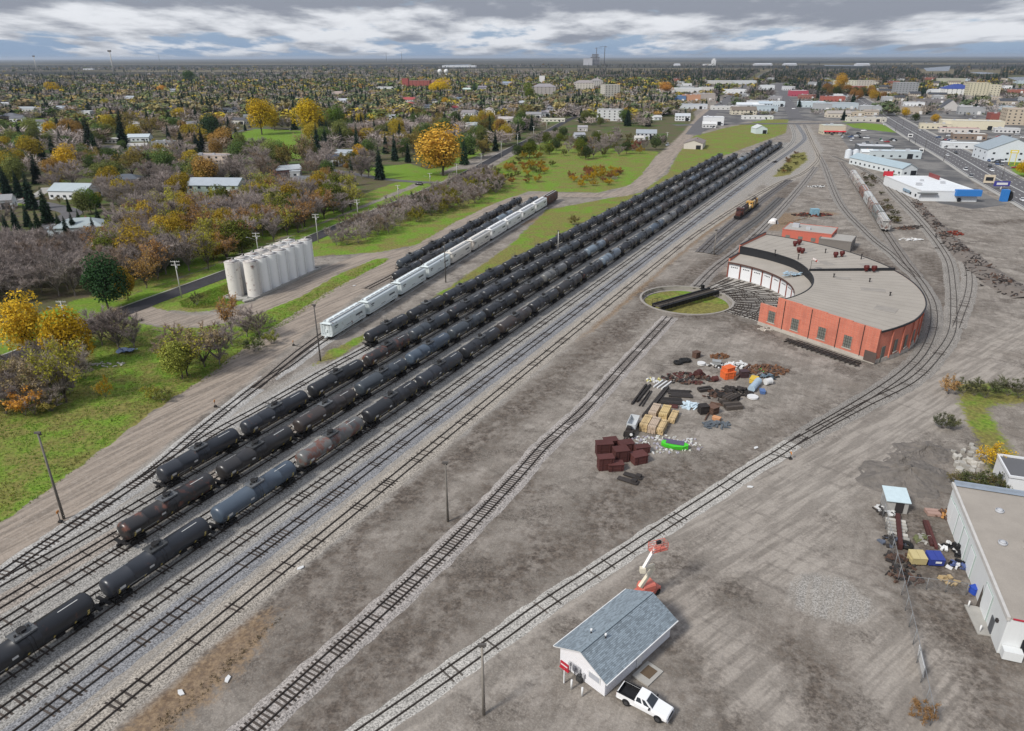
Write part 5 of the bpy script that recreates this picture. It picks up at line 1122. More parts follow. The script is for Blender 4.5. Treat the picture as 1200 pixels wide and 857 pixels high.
# ------------------------------------------------------------------ poles
wood = mat('pole_wood', (0.21,0.19,0.165), 0.85, 0.25, 1.5, rnd=.2); woodd = mat('pole_dark', (0.10,0.092,0.085), 0.85, 0.25, 1.5); whp = mat('pole_pale', (0.50,0.49,0.46), 0.7, 0.15); ins = mat('insulator', (0.32,0.33,0.33), 0.4, 0.1)
def pole(px, py, ty, label, arms=0, lamp=False, m=wood, r=.15, az=0.0, head=False):
    g = G(px, py); h = height(px, py, ty); t = thing('utility_pole' if arms else 'lamp_post' if (lamp or head) else 'pole', label, 'utility pole' if arms else 'pole', g, az)
    mb = MB(); mb.tube([(0,0,0),(0,0,h)], [r*1.25, r*.8], 8); mb.build('post', m, t)
    for k in range(arms):
        mb = MB(); z = h-.25-k*1.0; mb.box((0,.14,z), (2.6,.14,.16)); mb.build('crossarm', m, t)
        for x in (-1.15,-.5,.5,1.15): mb = MB(); mb.tube([(x,.14,z+.08),(x,.14,z+.34)], .06, 6); mb.build('insulator', ins, t)
    if arms: mb = MB(); mb.tube([(.34,-.2,h-2.4),(.34,-.2,h-1.5)], .26, 10); mb.build('transformer', ins, t)
    if lamp: mb = MB(); mb.tube([(0,0,h-2.8),(-1.6,-.2,h-1.9),(-2.9,-.3,h-1.5)], .05, 5); ar = mb.build('lamp_arm', ins, t); mb = MB(); mb.box((-3.1,-.3,h-1.5),(.7,.28,.16)); mb.build('lamp_head', ins, ar)
    if head: mb = MB(); mb.box((0,0,h+.1),(.9,.3,.28)); mb.box((0,.25,h-.25),(.5,.3,.3)); mb.build('floodlight', woodd, t)
    return t
pole(75,608,508,'tall weathered wooden pole at the meadow edge beside a switch stand',0,False,wood,.17,head=True)
pole(525,611,543,'grey pole standing alone on bare dirt between the tracks',head=True)
pole(375.6,423,358,'dark yard pole in front of the first white hopper car',0,False,woodd,head=True)
pole(567,837,757,'bare pole beside the dusty track left of the office',head=True)
pole(522.5,331,285,'dark yard pole in front of the white hopper row, middle of the grass strip',0,False,woodd,head=True)
pole(654,293,271,'pale short pole between the first and second tank car rows',head=True,m=whp)
pole(836.5,298.5,270,'slim pole by the oily sidings before the roundhouse',head=True)
pole(80,388,353,'utility pole with a lamp arm behind the two big yellow trees',2,True,whp)
pole(213,349,306,'utility pole on the grass island beside the paved road',2,False,whp)
pole(304,304,273,'utility pole with a lamp arm behind the silos',2,True,whp)
pole(373,284,251,'utility pole on the road verge right of the silos',2,False,whp)
pole(420,258,234,'utility pole with a lamp arm above the bare roadside brush',2,True,whp)
pole(467,234,217,'utility pole between the bare thicket and the lane',1,False,whp)
pole(433.5,203,183,'utility pole on the lawn near the dark blue roofed house',1,False,whp)
pole(504,215,203,'utility pole with a lamp where the lane meets the road',1,True,whp)
for k, (x, y, t_) in enumerate([(535.5,211,192),(564.2,202,180),(587.5,185,166),(606.5,175,157),(625.2,167,148),(640.5,154,142)]): pole(x, y, t_, f'utility pole along the distant paved road, {ordinal(k)} beyond the lane', 1, k in (1,3), whp)
pole(781,170,155,'utility pole beside the dirt street near the white parked car',1,False,whp); pole(701,168,153,'utility pole before the reddish shrubs at the field edge',1,False,whp)
for k, (x, y, t_) in enumerate([(1066,161,147),(1083,178,160),(1174,210,195),(1057,152,140)]): pole(x, y, t_, ['street lamp left of the highway near the round sign','tall street lamp between the highway and blue roof','street lamp on the highway curb near the yellow sign','street lamp far up the highway'][k], 0, True, woodd, .12)
for px, py, ty, lab in ((128.5,87,60),(41.5,82,66.5)) and ((134,88,60,'tall pale water tower mast on the far left skyline'),(43.5,83,66,'shorter pale mast on the far left skyline')):
    g = G(px, py); h = height(px, py, ty); t = thing('floodlight_mast', lab, 'mast', g); mb = MB(); mb.tube([(0,0,0),(0,0,h)], [3.2,2.0], 8); mb.build('shaft', whp, t); mb = MB(); mb.box((0,0,h),(14,4,7)); mb.build('lamp_rack', woodd, t)
for px, ty, lab in ((471,60,'thin lattice radio mast on the horizon, right of a pair'),(453,62,'thin lattice radio mast on the horizon, left of a pair'),(187,61,'thin radio mast far off on the left horizon')):
    g = G(px, 72); h = height(px, 72, ty); t = thing('radio_mast', lab, 'radio mast', g); mb = MB(); mb.tube([(0,0,0),(0,0,h)], 4.5, 3); mb.build('lattice', woodd, t)

# ------------------------------------------------------------------ buildings of the town
Wt, Cr, Bg, Gy, Bl = (.68,.69,.70), (.60,.55,.44), (.46,.40,.33), (.36,.37,.38), (.45,.52,.56)
rW, rG, rD, rBl, rBr, rR = (.60,.62,.63), (.27,.27,.275), (.055,.058,.066), (.30,.355,.38), (.17,.14,.115), (.28,.06,.05)
HA = heading(HWP[-1], HWP[1]); HR = math.degrees(HA)-90
NB = [0]
def B(px, py, w_, d_, h, rot, wall, roof, kind, label, cat='house', **k):
    a = R(rot); g = G(px, py); org = g-np.array((math.cos(a), math.sin(a)))*w_/2; NB[0] += 1
    jt = 1+.06*math.sin(NB[0]*2.3); k.setdefault('nwin', max(1, min(6, int(w_/3.2)))); k.setdefault('ndoor', 1); k.setdefault('chim', kind != 'flat' and NB[0] % 2 == 0)
    return block({'house':'house','church':'church','apartment block':'apartment_block','shop':'shop','barn':'barn'}.get(cat,'building'), label, cat, org, a, w_, d_, h, tuple(v*jt for v in wall), tuple(v*jt for v in roof), kind, **k)
HOUSES = [
 (80,234,20,13,4.2,-6,Wt,(.36,.41,.43),'gable','long white building with a pale blue grey roof on a lawn','building'),
 (92,277,19,12,3.6,14,(.58,.62,.65),(.34,.39,.40),'hip','pale blue bungalow with a grey hipped roof among dark conifers'),
 (70,276,8,7,2.8,14,(.50,.56,.60),(.34,.36,.37),'flat','low blue carport attached beside the pale blue bungalow','carport'),
 (-2,246,12,9,4.2,20,Wt,rG,'gable','white house cut by the left edge of the photo'),
 (250,230,27,13,5.4,-4,(.40,.48,.43),(.37,.41,.45),'gable','big grey green hall with a pale blue roof in the thicket','hall'),
 (246,192,26,12,5.0,-8,(.56,.46,.39),(.30,.27,.26),'flat','beige stuccoed block with flat roof by the park','apartment block'),
 (147,217,15,10,3.2,10,(.30,.32,.35),(.10,.115,.135),'hip','dark slate roofed house in the bare thicket'),
 (389,195,10,10,4.6,-12,Wt,(.045,.055,.08),'gable','white house with a dark blue roof above the lane'),
 (402,186,12,9,3.6,-12,(.50,.52,.54),(.30,.33,.36),'gable','grey roofed house behind the dark blue roofed one'),
 (340,206,15,9,3.6,34,(.24,.14,.13),(.47,.50,.52),'gable','house with a long silvery roof left of the lane'),
 (354,217,9,7,2.9,6,Wt,(.14,.145,.155),'gable','small white cottage with a dark grey roof and pale gable'),
 (346,208,6,6,3.2,6,(.40,.42,.44),(.33,.35,.37),'flat','small grey garage between the silvery roof and the cottage','garage'),
 (8,141,22,14,4.4,-10,(.20,.16,.14),(.135,.14,.155),'hip','dark roofed house with brown walls at the far left edge'),
 (19,143,13,10,4.0,8,Wt,(.13,.135,.15),'gable','white gabled house beside the dark roofed one at left'),
 (30,131,24,11,3.6,-5,Wt,(.33,.35,.37),'gable','long pale roofed house at left behind the dark roofs'),
 (50,148,11,9,4.4,25,Wt,(.16,.16,.17),'gable','white house with a triangular gable between bare trees at left'),
 (47,155,9,7,3.4,-8,Wt,(.30,.33,.35),'gable','small white cottage with a grey roof above the yellow trees'),
 (98,136,18,11,5.2,-6,(.66,.68,.68),(.50,.53,.54),'flat','white flat fronted house with dark windows at left'),
 (6,125,16,10,3.6,12,Wt,(.45,.47,.5),'gable','white house half hidden at the upper left edge'),
 (70,130,18,10,3.8,4,(.64,.67,.71),(.42,.46,.52),'gable','pale blue roofed house behind the conifers at left'),
 (134,168,18,9,3.2,-8,(.62,.60,.55),(.50,.49,.46),'flat','low white flat roofed building between tall conifers','building'),
 (127,179,16,8,3.0,-4,(.40,.36,.28),(.18,.16,.14),'gable','low brown roofed house under the conifers'),
 (162,166,18,10,3.5,5,(.56,.60,.62),(.44,.49,.52),'gable','house with a pale grey blue roof in the conifers'),
 (190,171,18,9,3.0,-6,(.30,.31,.32),(.22,.225,.235),'flat','low grey garage with a dark car beside it','garage'),
 (161,176,14,8,3.0,8,Wt,(.40,.39,.37),'gable','pale house below the grey blue roof'),
 (227,150,10,9,4.2,35,Wt,(.20,.20,.21),'gable','small house with a bright white gable in mid suburb'),
 (201,109,16,12,5.0,-6,(.50,.52,.55),(.26,.28,.31),'gable','steep grey roofed house far off among yellow trees'),
 (262,134,14,11,5.0,-14,Wt,(.075,.08,.09),'gable','white house with a black roof across from the park, left one'),
 (276,133,13,11,5.2,22,Wt,(.10,.10,.11),'gable','white house with a dark roof across from the park, middle one'),
 (279,146,14,10,4.4,-8,(.60,.58,.54),(.085,.085,.095),'gable','white cottage with a dark roof nearest the park street'),
 (292,141,12,9,4.0,10,(.60,.61,.62),(.16,.17,.18),'gable','house behind the yellow tree at the park corner'),
 (157,150,12,9,3.6,0,(.55,.55,.53),(.30,.29,.28),'gable','dull pale house deep in the left suburb'),
 (150,118,20,12,4.5,-10,Wt,(.36,.39,.42),'gable','far white house at the left between tall firs'),
 (103,82,60,24,7,0,(.62,.64,.66),(.5,.52,.53),'flat','long pale school building in front of the far left forest','school'),
 (478,122,22,14,6.2,-10,(.62,.60,.57),(.36,.075,.075),'gable','white house with a bright red roof and dormers'),
 (484,126,12,10,5.0,20,Wt,(.33,.09,.08),'gable','white porch house beside the bright red roof'),
 (488,103,62,26,15,-4,(.33,.10,.085),(.26,.17,.15),'flat','long red brick institution block with dark windows','institution'),
 (475,104,14,14,21,-4,(.34,.09,.08),(.2,.1,.09),'flat','red brick stair tower at the left end of the institution','tower'),
 (515,101,46,22,13,-4,(.36,.20,.16),(.30,.22,.2),'flat','red brown wing of the brick institution','institution'),
 (452,105,44,14,5,-3,(.66,.67,.66),(.60,.61,.60),'flat','long low white roofed school near the brick institution','school'),
 (401,122,18,12,5.0,8,(.63,.64,.66),(.45,.47,.5),'gable','white roofed house among trees in the mid distance'),
 (395,112,20,12,4.4,-8,(.62,.52,.46),(.35,.28,.25),'gable','tan house under reddish trees in the mid distance'),
 (457,142,13,10,4.4,-6,Wt,(.30,.31,.33),'gable','small white house in bare trees left of the orange tree'),
 (502,129,12,10,4.8,15,(.40,.45,.52),(.11,.13,.17),'gable','blue grey house left of the yellow tree pair'),
 (510,122,14,10,4.6,-15,Wt,(.07,.08,.10),'gable','white house with a black roof in mid suburb'),
 (537,121,16,11,6.0,-12,(.50,.56,.62),(.13,.17,.22),'gable','pale blue two storey house beside yellow trees'),
 (536,133,12,11,6.4,30,Wt,(.23,.035,.045),'gable','white house with a dark red roof facing left'),
 (548,139,16,12,6.2,-15,Wt,(.24,.22,.22),'gable','large white two storey house below the dark red roof'),
 (556,137,12,11,5.8,10,(.66,.66,.64),(.20,.2,.21),'hip','white house with a grey roof beside two storey one'),
 (573,136,15,13,6.6,-8,(.68,.64,.58),(.34,.31,.30),'hip','square cream house with a pyramid roof'),
 (565,106,20,12,6,6,(.46,.44,.50),(.24,.22,.26),'gable','mauve roofed house far off in the trees'),
 (594,101,22,14,7,-6,(.42,.47,.56),(.25,.29,.36),'gable','blue house among dark firs in the distance'),
 (547,107,18,10,4,4,(.60,.68,.64),(.50,.60,.55),'gable','pale green roofed house in the distance'),
 (592,145,16,10,4.5,-12,(.62,.61,.60),(.44,.41,.40),'gable','pale house at the edge of the dark conifers'),
 (556,152,13,10,4.2,18,(.52,.57,.57),(.32,.37,.37),'gable','pale teal house behind the orange tree'),
 (538,79,240,90,11,0,(.66,.68,.70),(.68,.70,.72),'flat','huge white flat roofed plant far off before the horizon','factory'),
 (637,114,42,22,17,-6,(.40,.37,.35),(.28,.26,.27),'hip','tall grey roofed hall behind the trees','hall'),
 (635,99,14,12,20,-6,(.68,.67,.66),(.6,.6,.6),'flat','white framed bell tower on the tall grey hall','tower'),
 (684,107,42,22,16,-5,(.57,.53,.47),(.30,.27,.26),'hip','beige apartment house with a brown hipped roof','apartment block'),
 (700,103,26,20,15,10,(.60,.57,.54),(.30,.28,.27),'hip','second beige apartment house behind tall firs','apartment block'),
 (717,119,25,20,24,14,(.50,.475,.42),(.45,.43,.40),'flat','six storey grey beige apartment tower','apartment block'),
 (714,142,28,16,11.5,-14,(.62,.63,.63),(.30,.29,.29),'flat','white four storey apartment block with balconies','apartment block'),
 (625,139,18,10,4.6,-8,(.60,.60,.61),(.24,.24,.25),'gable','row house with a pale gable at the end of the paved road'),
 (637,137,16,10,4.6,12,Wt,(.30,.28,.29),'gable','white house right of the row house by the road'),
 (646,132,18,12,5.2,-8,(.42,.42,.46),(.20,.20,.22),'gable','grey two storey house above the road end'),
 (648,143,26,8,3,-6,(.60,.58,.50),(.55,.54,.48),'flat','long low pale roofed garage row by the road end','garage'),
 (613,125,16,12,5,10,(.60,.62,.64),(.40,.42,.45),'gable','pale house behind a fir left of the road end'),
 (757,164,17,12,5.2,-10,(.60,.61,.63),(.33,.36,.39),'gable','white house at the edge of the field with a porch'),
 (749,166,7,6,3,0,(.68,.67,.64),(.5,.48,.45),'gable','small white shed left of the field edge house','shed'),
 (683,154,9,7,3.5,0,(.55,.53,.52),(.34,.33,.34),'gable','small grey shed in the bare wood','shed'),
 (680,163,9,7,3.5,10,(.50,.52,.56),(.32,.33,.36),'gable','pale blue grey shed behind the shrubs','shed'),
 (812,175,14,26,4.2,-19,(.56,.52,.47),(.215,.18,.165),'gable','long beige barn with a brown roof beside the dirt street','barn'),
 (892,157,10.5,14,4.6,0,(.62,.70,.71),(.55,.58,.58),'gable','white barn with a pointed gable alone on the grass','barn'),
 (800,142,16,12,5.0,-8,Wt,(.45,.47,.49),'gable','white house at the corner of the dirt street'),
 (836,147,20,14,7.5,-10,(.70,.71,.72),(.60,.61,.62),'flat','tall white block at the street corner','building'),
 (831,150,13,9,3.6,-10,(.68,.68,.67),(.64,.64,.63),'gable','low white garage in front of the tall white block','garage'),
 (771,141,9,8,3.4,10,(.68,.69,.70),(.5,.5,.5),'gable','small pale house left of the corner house'),
 (811,128,40,16,5.5,-8,(.58,.60,.63),(.38,.42,.47),'flat','long grey blue warehouse before the downtown lots','warehouse'),
 (796,119,20,20,8,-8,(.12,.20,.36),(.14,.24,.42),'flat','blue fronted building downtown','shop'),
 (810,119,28,20,9,-8,(.46,.25,.16),(.40,.23,.16),'flat','terracotta brick block downtown','shop'),
 (825,118,34,22,10,-8,(.40,.36,.33),(.34,.32,.31),'flat','grey brown block of shops downtown','shop'),
 (805,109,56,30,8,-8,(.60,.60,.60),(.62,.64,.66),'flat','white roofed store downtown with dark front','shop'),
 (780,109,34,20,6,-8,(.58,.56,.55),(.55,.56,.57),'flat','pale low store left of the white roofed one','shop'),
 (828,107,28,20,7,-8,(.60,.58,.55),(.62,.62,.61),'flat','small white store right of the white roofed one','shop'),
 (861,110,42,22,7,-8,(.68,.69,.69),(.64,.66,.67),'flat','bright white shed like store downtown','shop'),
 (843,99,64,30,8,-8,(.54,.53,.52),(.58,.59,.60),'flat','far grey white warehouse downtown','warehouse'),
 (872,99,60,30,8,-8,(.60,.62,.64),(.60,.63,.65),'flat','far white warehouse with two roofs downtown','warehouse'),
 (884,127,24,12,4.5,-8,(.55,.56,.57),(.62,.64,.66),'gable','white roofed workshop beside the street crossing','workshop'),
 (872,127,20,12,4.5,-8,(.54,.56,.58),(.60,.63,.66),'gable','white roofed workshop left of its twin','workshop'),
 (850,129,36,12,4.2,-6,(.66,.65,.62),(.66,.65,.63),'flat','long cream roofed store along the cross street','shop'),
 (888,140,34,7,3.2,-4,(.66,.66,.64),(.68,.68,.67),'flat','long white roofed carport behind the white barn','carport'),
 (897,127,18,12,6,-8,(.56,.62,.66),(.45,.52,.57),'gable','pale blue workshop at the street corner','workshop'),
 (899,105,30,18,8,-8,(.64,.66,.67),(.63,.65,.66),'flat','white store beyond the street corner','shop'),
 (911,125,20,14,6,-6,(.60,.66,.69),(.60,.65,.68),'flat','pale blue store left of the far street','shop'),
 (908,118,22,14,6,-6,(.36,.35,.36),(.42,.42,.43),'flat','dark fronted store left of the far street','shop'),
 (937,113,30,22,9,-6,(.42,.08,.12),(.50,.56,.53),'flat','crimson fronted store right of the far street','shop'),
 (925,106,24,16,7,-6,(.62,.63,.64),(.64,.65,.66),'flat','white roofed store behind the crimson front','shop'),
 (947,116,26,16,6,-6,(.34,.15,.12),(.30,.20,.18),'flat','red brick store right of the crimson front','shop'),
 (952,126,34,16,7,-6,(.52,.60,.63),(.56,.62,.65),'flat','pale blue grey store with an arched roof sign','shop'),
 (977,119,34,16,7,-6,(.42,.13,.10),(.32,.14,.12),'flat','long red roofed store in the town centre','shop'),
 (988,128,38,18,7,-6,(.48,.54,.58),(.40,.46,.49),'flat','blue grey flat store in the town centre','shop'),
 (983,138,26,12,4.6,-6,(.58,.52,.43),(.33,.30,.27),'gable','beige house like shop by the tall dark spruce','shop'),
 (1000,136,26,10,4.2,-6,(.52,.45,.35),(.45,.42,.37),'flat','low beige motel wing','motel'),
 (1021,135,16,9,4.0,-10,(.54,.47,.38),(.30,.26,.22),'gable','small tan house right of the motel wing'),
 (1016,143,40,9,4.0,-5,(.60,.57,.50),(.46,.44,.40),'flat','long beige motel with a row of dark doors','motel'),
 (977,158,19,15,7.5,-7,(.58,.52,.40),(.50,.56,.52),'flat','tall cream restaurant with a red awning','restaurant'),
 (991,104,44,20,16,-5,(.56,.54,.44),(.52,.51,.44),'flat','olive beige apartment slab behind autumn trees','apartment block'),
 (1013,104,40,20,16,-5,(.50,.46,.40),(.46,.43,.38),'flat','brown beige apartment slab behind autumn trees','apartment block'),
 (1061,113,36,24,22,-12,(.30,.31,.32),(.40,.40,.40),'flat','six storey apartment block with dark and pale bands','apartment block'),
 (1123,112,46,34,11,-12,(.66,.66,.64),(.035,.06,.22),'hip','white hall with a deep blue hipped roof','hall'),
 (1102,111,38,22,8,-12,(.64,.66,.68),(.60,.63,.66),'flat','white low hall left of the deep blue roof','hall'),
 (1145,116,30,22,24,-14,(.56,.52,.38),(.5,.46,.36),'flat','cream high rise with vertical bays, left of two','apartment block'),
 (1160,115,26,22,20,-14,(.56,.52,.40),(.5,.46,.38),'flat','cream high rise with vertical bays, right of two','apartment block'),
 (1115,97,64,20,10,-10,(.46,.45,.36),(.50,.49,.42),'flat','long olive slab far behind the blue roof','building'),
 (1114,130,24,18,3.0,-12,(.5,.48,.46),(.075,.08,.09),'gable','chapel with a huge steep dark roof by the parking lots','church'),
 (1094,121,40,16,5,-12,(.22,.20,.20),(.15,.15,.16),'flat','dark flat roofed store across from the chapel','shop'),
 (1096,151.5,27,9,4.6,HR,(.66,.60,.46),(.46,.42,.36),'flat','cream store with a red stripe beside the highway','shop'),
 (1139,152,52,18,7.5,HR,(.60,.55,.42),(.50,.48,.42),'flat','large cream supermarket with grey roof vents','supermarket'),
 (1124,156,32,8,4.0,HR,(.62,.58,.54),(.34,.045,.05),'flat','white shop with a dark red roof band','shop'),
 (1136,164,25,11,4.4,HR,(.25,.19,.15),(.66,.66,.63),'flat','brown timber shop with a white roof','shop'),
 (1138,175,40,8,4.0,HR,(.58,.60,.61),(.62,.65,.66),'flat','long pale strip of workshops beside the highway','workshop'),
 (1186,190,32,26,7.5,HR+6,(.66,.70,.73),(.30,.35,.385),'gable','big white hall with a slate blue roof right of the highway','hall'),
 (1176,143,26,18,8,HR,(.26,.085,.07),(.22,.08,.07),'flat','rust red block near the right edge','building'),
 (1197,147,30,24,15,HR,(.46,.39,.30),(.40,.33,.27),'flat','stepped beige office block on the right edge','office block'),
 (1180,156,20,9,3.6,HR,(.62,.62,.62),(.52,.53,.53),'flat','small pale kiosk among the parked cars at right','kiosk'),
 (1026,181,23,17,5.2,HR+5,(.105,.115,.125),(.50,.51,.53),'flat','dark walled store with a pale flat roof','shop'),
 (1049,186,33,9,4.6,HR+10,(.50,.56,.58),(.52,.58,.62),'flat','long pale blue annex behind the blue gable roof','shop'),
 (1016,185,7.5,7,3.8,-6,(.66,.69,.70),(.66,.69,.70),'gable','small white shed left of the pale blue annex','shed'),
]
APT = ('apartment block','institution','office block')
for a in HOUSES:
    px, py, w_, d_, h, rot, wall, roof, kind, label = a[:10]; cat = a[10] if len(a) > 10 else 'house'
    k = {}
    if cat in APT: k = dict(wins='floors', nwin=min(7, max(3, int(w_/5))), ndoor=0)
    if cat in ('factory','school'): k = dict(nwin=0, ndoor=3)
    if cat in ('barn',): k = dict(axis='y', nwin=0, rise=2.6 if w_ < 12 else 2.2)
    if cat == 'hall' and 'slate' in label: k = dict(axis='y', nwin=4)
    if cat == 'church': k = dict(axis='y', rise=10, nwin=0)
    B(px, py, w_, d_, h, rot, wall, roof, kind, label, cat, **k)
# blue gable roofed shop and the white roofed store by the right hand tracks
o_, r_, w_, d_ = rect((1038,191),(1056,206.5),(1073.5,206)); block('shop', 'shop with a wide pale blue metal gable roof beside the tracks', 'shop', o_, r_, w_, max(d_, 22), 4.2, (.62,.66,.67), (.33,.41,.45), 'gable', axis='y', rise=2.6, nwin=2, ndoor=1)
o_, r_, w_, d_ = rect((1060,221),(1078,235.6),(1144,236.6)); D_ = 48.0
st = block('store', 'wide white store with a white flat roof and a bright blue canopy', 'shop', o_, r_, w_, D_, 4.6, (.70,.72,.73), (.68,.70,.71), 'flat', nwin=0, ndoor=0, par=.4)
blueM = mat('canopy_blue', (.035,.19,.52), .5, .06); redM = mat('sign_panel_red', (.50,.03,.045), .5, .1)
mb = MB(); mb.box((w_-5.0,-.6,4.3),(11.5,2.6,2.9)); mb.build('canopy', blueM, st)
mb = MB(); mb.box((2.5,-.8,3.9),(9,1.6,.5)); mb.build('porch_roof', mat('porch_grey',(.16,.17,.17),.6,.1), st)
mb = MB(); mb.box((-.2,D_*.35,2.2),(.5,8,1.2)); mb.build('awning', mat('awning_blue',(.25,.34,.42),.6,.1), st)
for y in (6,12,18): mb = MB(); mb.box((-.03,y,1.7),(.08,1.8,1.3)); mb.build('window', glass, st)
mb = MB(); mb.tube([(w_*.68,-.6,.9),(w_*.68,-.25,.9)], .95, 14, smooth=False); mb.build('wall_fan', darkM, st)
mb = MB(); mb.box((1.5,D_-.4,6.0),(5,.5,2.6)); mb.build('fascia_sign', redM, st); mb = MB(); mb.box((w_-3,D_-6,5.6),(.5,12,2.4)); mb.build('fascia_sign', mat('sign_maroon',(.22,.05,.05),.5,.15), st)
# parts that make the downtown fronts
aw = G(977,158); t = thing('awning', 'long red awning along the front of the tall cream restaurant', 'awning', aw, R(-7)); mb = MB(); mb.prism([(-9,-1.6),(10,-1.6),(10,0),(-9,0)], [2.4,2.4,3.2,3.2], [2.6,2.6,3.4,3.4]); mb.build('cloth', redM, t)
for x in (-9,-3,4,10): mb = MB(); mb.tube([(x,-1.5,0),(x,-1.5,2.4)], .08, 5); mb.build('post', trimM, t)
for k, px in enumerate((993.5,1002)):
    g = G(px,185.5); t = thing('storage_tank', ['upright white tank, left of a pair by the dark walled store','upright white tank, right of a pair by the dark walled store'][k], 'tank', g, 0, 'pair of white tanks'); mb = MB(); mb.tube([(0,0,0),(0,0,5.4)], 2.3, 18, caps=False); mb.build('shell', mat('tank_white',(.66,.70,.74),.4,.1), t); mb = MB(); mb.tube([(0,0,5.4),(0,0,6.1)], [2.3,.5], 18); mb.build('dome', mat('tank_white',(0,0,0)), t)
# unfinished tower with two cranes on the horizon
g = G(697,76.5); ht = 44; t = thing('unfinished_tower', 'grey concrete tower under construction rising above the horizon', 'tower', g); conc2 = mat('raw_concrete',(.33,.31,.32),.9,.25,.05)
hT = height(697,76.5,63.5)
for k in range(8):
    mb = MB(); z = k*hT/8; mb.box((0,0,z+hT/16),(70-(k > 5)*20,50,hT/8*.55)); mb.build('floor_core_shade', mat('core_shadow',(.10,.10,.11),.9,.2), t); mb = MB(); mb.box((0,0,z+hT/8*.85),(78-(k > 5)*22,58,hT/8*.28)); mb.build('slab', conc2, t)  # dark core colour paints in the shade of the open floors
mb = MB(); mb.box((-60,-10,hT*.3),(70,60,hT*.6)); mb.build('podium', mat('podium_grey',(.50,.50,.52),.8,.15,.05), t)
for px, ty, s in ((698.5,56,1),(708,53,-1)):
    g2 = G(px,76); h_ = height(px,76,ty); cr_ = thing('tower_crane', 'tower crane beside the unfinished tower, '+('left one' if s > 0 else 'right one'), 'crane', g2, 0, 'tower cranes on the horizon')
    mb = MB(); mb.tube([(0,0,0),(0,0,h_)], 3.0, 4); mb.build('mast', woodd, cr_); mb = MB(); mb.beam((-14*s,0,h_-3),(46*s,0,h_-3),2.2,2.2); mb.build('jib', woodd, cr_); mb = MB(); mb.box((-13*s,0,h_-6),(8,4,6)); mb.build('counterweight', conc2, cr_)
for px in (515.5,523):
    g = G(px,90); t = thing('water_dome', 'white domed tank behind the brick institution, '+('left one' if px < 520 else 'right one'), 'dome', g); mb = MB(); r0 = 8; mb.tube([(0,0,0),(0,0,10)], r0*.55, 12); mb.build('stem', trimM, t); mb = MB(); mb.tube([(0,0,10+r0+r0*math.sin(a)) for a in np.linspace(-1.4,1.5,7)], [r0*math.cos(a) for a in np.linspace(-1.4,1.5,7)], 16); mb.build('dome', trimM, t)
g = G(836,77); t = thing('grain_elevator', 'white grain elevator far away near the horizon', 'grain elevator', g); mb = MB(); mb.box((0,0,20),(28,24,40)); mb.build('tower', trimM, t); mb = MB(); mb.box((0,0,45),(16,14,10)); mb.build('head_house', trimM, t); mb = MB(); mb.box((-50,0,6),(60,24,12)); mb.build('annex', trimM, t)
for k, (px, py, w_) in enumerate([(791,77.5,40),(885,77,130),(1005,77.2,90),(920,77,90)]):
    block('far_shed', ['lone white shed on the far plain','long white plant on the far plain','white shed by the far river','pale row of sheds on the far plain'][k], 'shed', G(px,py), 0, w_, 60, 10, (.5,.51,.53), (.5,.51,.53), 'gable', rise=6)

# ------------------------------------------------------------------ signs
def sign(px, py, ty, wd, ht, m, label, post=None, two=False, rot=0.0, band=None):
    g = G(px, py); h = height(px, py, ty); t = thing('pylon_sign', label, 'sign', g, rot); mb = MB()
    for x in ((-wd*.36, wd*.36) if two else (0,)): mb = MB(); mb.box((x,.0,(h-ht)/2),(.35,.35,h-ht)); mb.build('post', post or trimM, t)
    mb = MB(); mb.box((0,0,h-ht/2),(wd,.5,ht)); mb.build('panel', m, t)
    if band: mb = MB(); mb.box((0,-.27,h-ht/2),(wd*.7,.06,ht*.45)); mb.build('sign_face', band, t)
    return t
yM = mat('sign_yellow',(.66,.52,.06),.5,.08); crm = mat('sign_cream',(.58,.50,.38),.5,.1); prp = mat('sign_indigo',(.055,.055,.27),.5,.1)
sign(1185,193.5,176,4.6,2.0,yM,'yellow topped sign on two posts outside the big white hall',yM,True,R(HR),trimM)
sign(1158,216,205,5.2,4.4,crm,'cream framed sign board beyond the white roofed store',darkM,True,R(HR),darkM)
sign(1172.5,222,212.5,8.0,2.6,prp,'indigo sign with a white face near the blue block',trimM,False,R(-4),trimM)
sign(1065.5,166,157,3.6,2.6,trimM,'round topped white sign left of the highway',darkM,False,R(HR),darkM)
sign(1078.5,182,174,3.0,2.8,trimM,'white sign at the end of the pale blue annex',darkM,False,R(HR),darkM)
g = G(1175.5,236); t = thing('blue_kiosk', 'bright blue block shaped kiosk beside the highway kerb', 'kiosk', g, R(-4)); mb = MB(); mb.box((0,0,2.8),(2.8,2.4,5.6)); mb.build('body', blueM, t); mb = MB(); mb.tube([(2.4,0,2.5),(2.7,0,2.5)], 2.4, 16, smooth=False); mb.build('wheel', rubber, t)

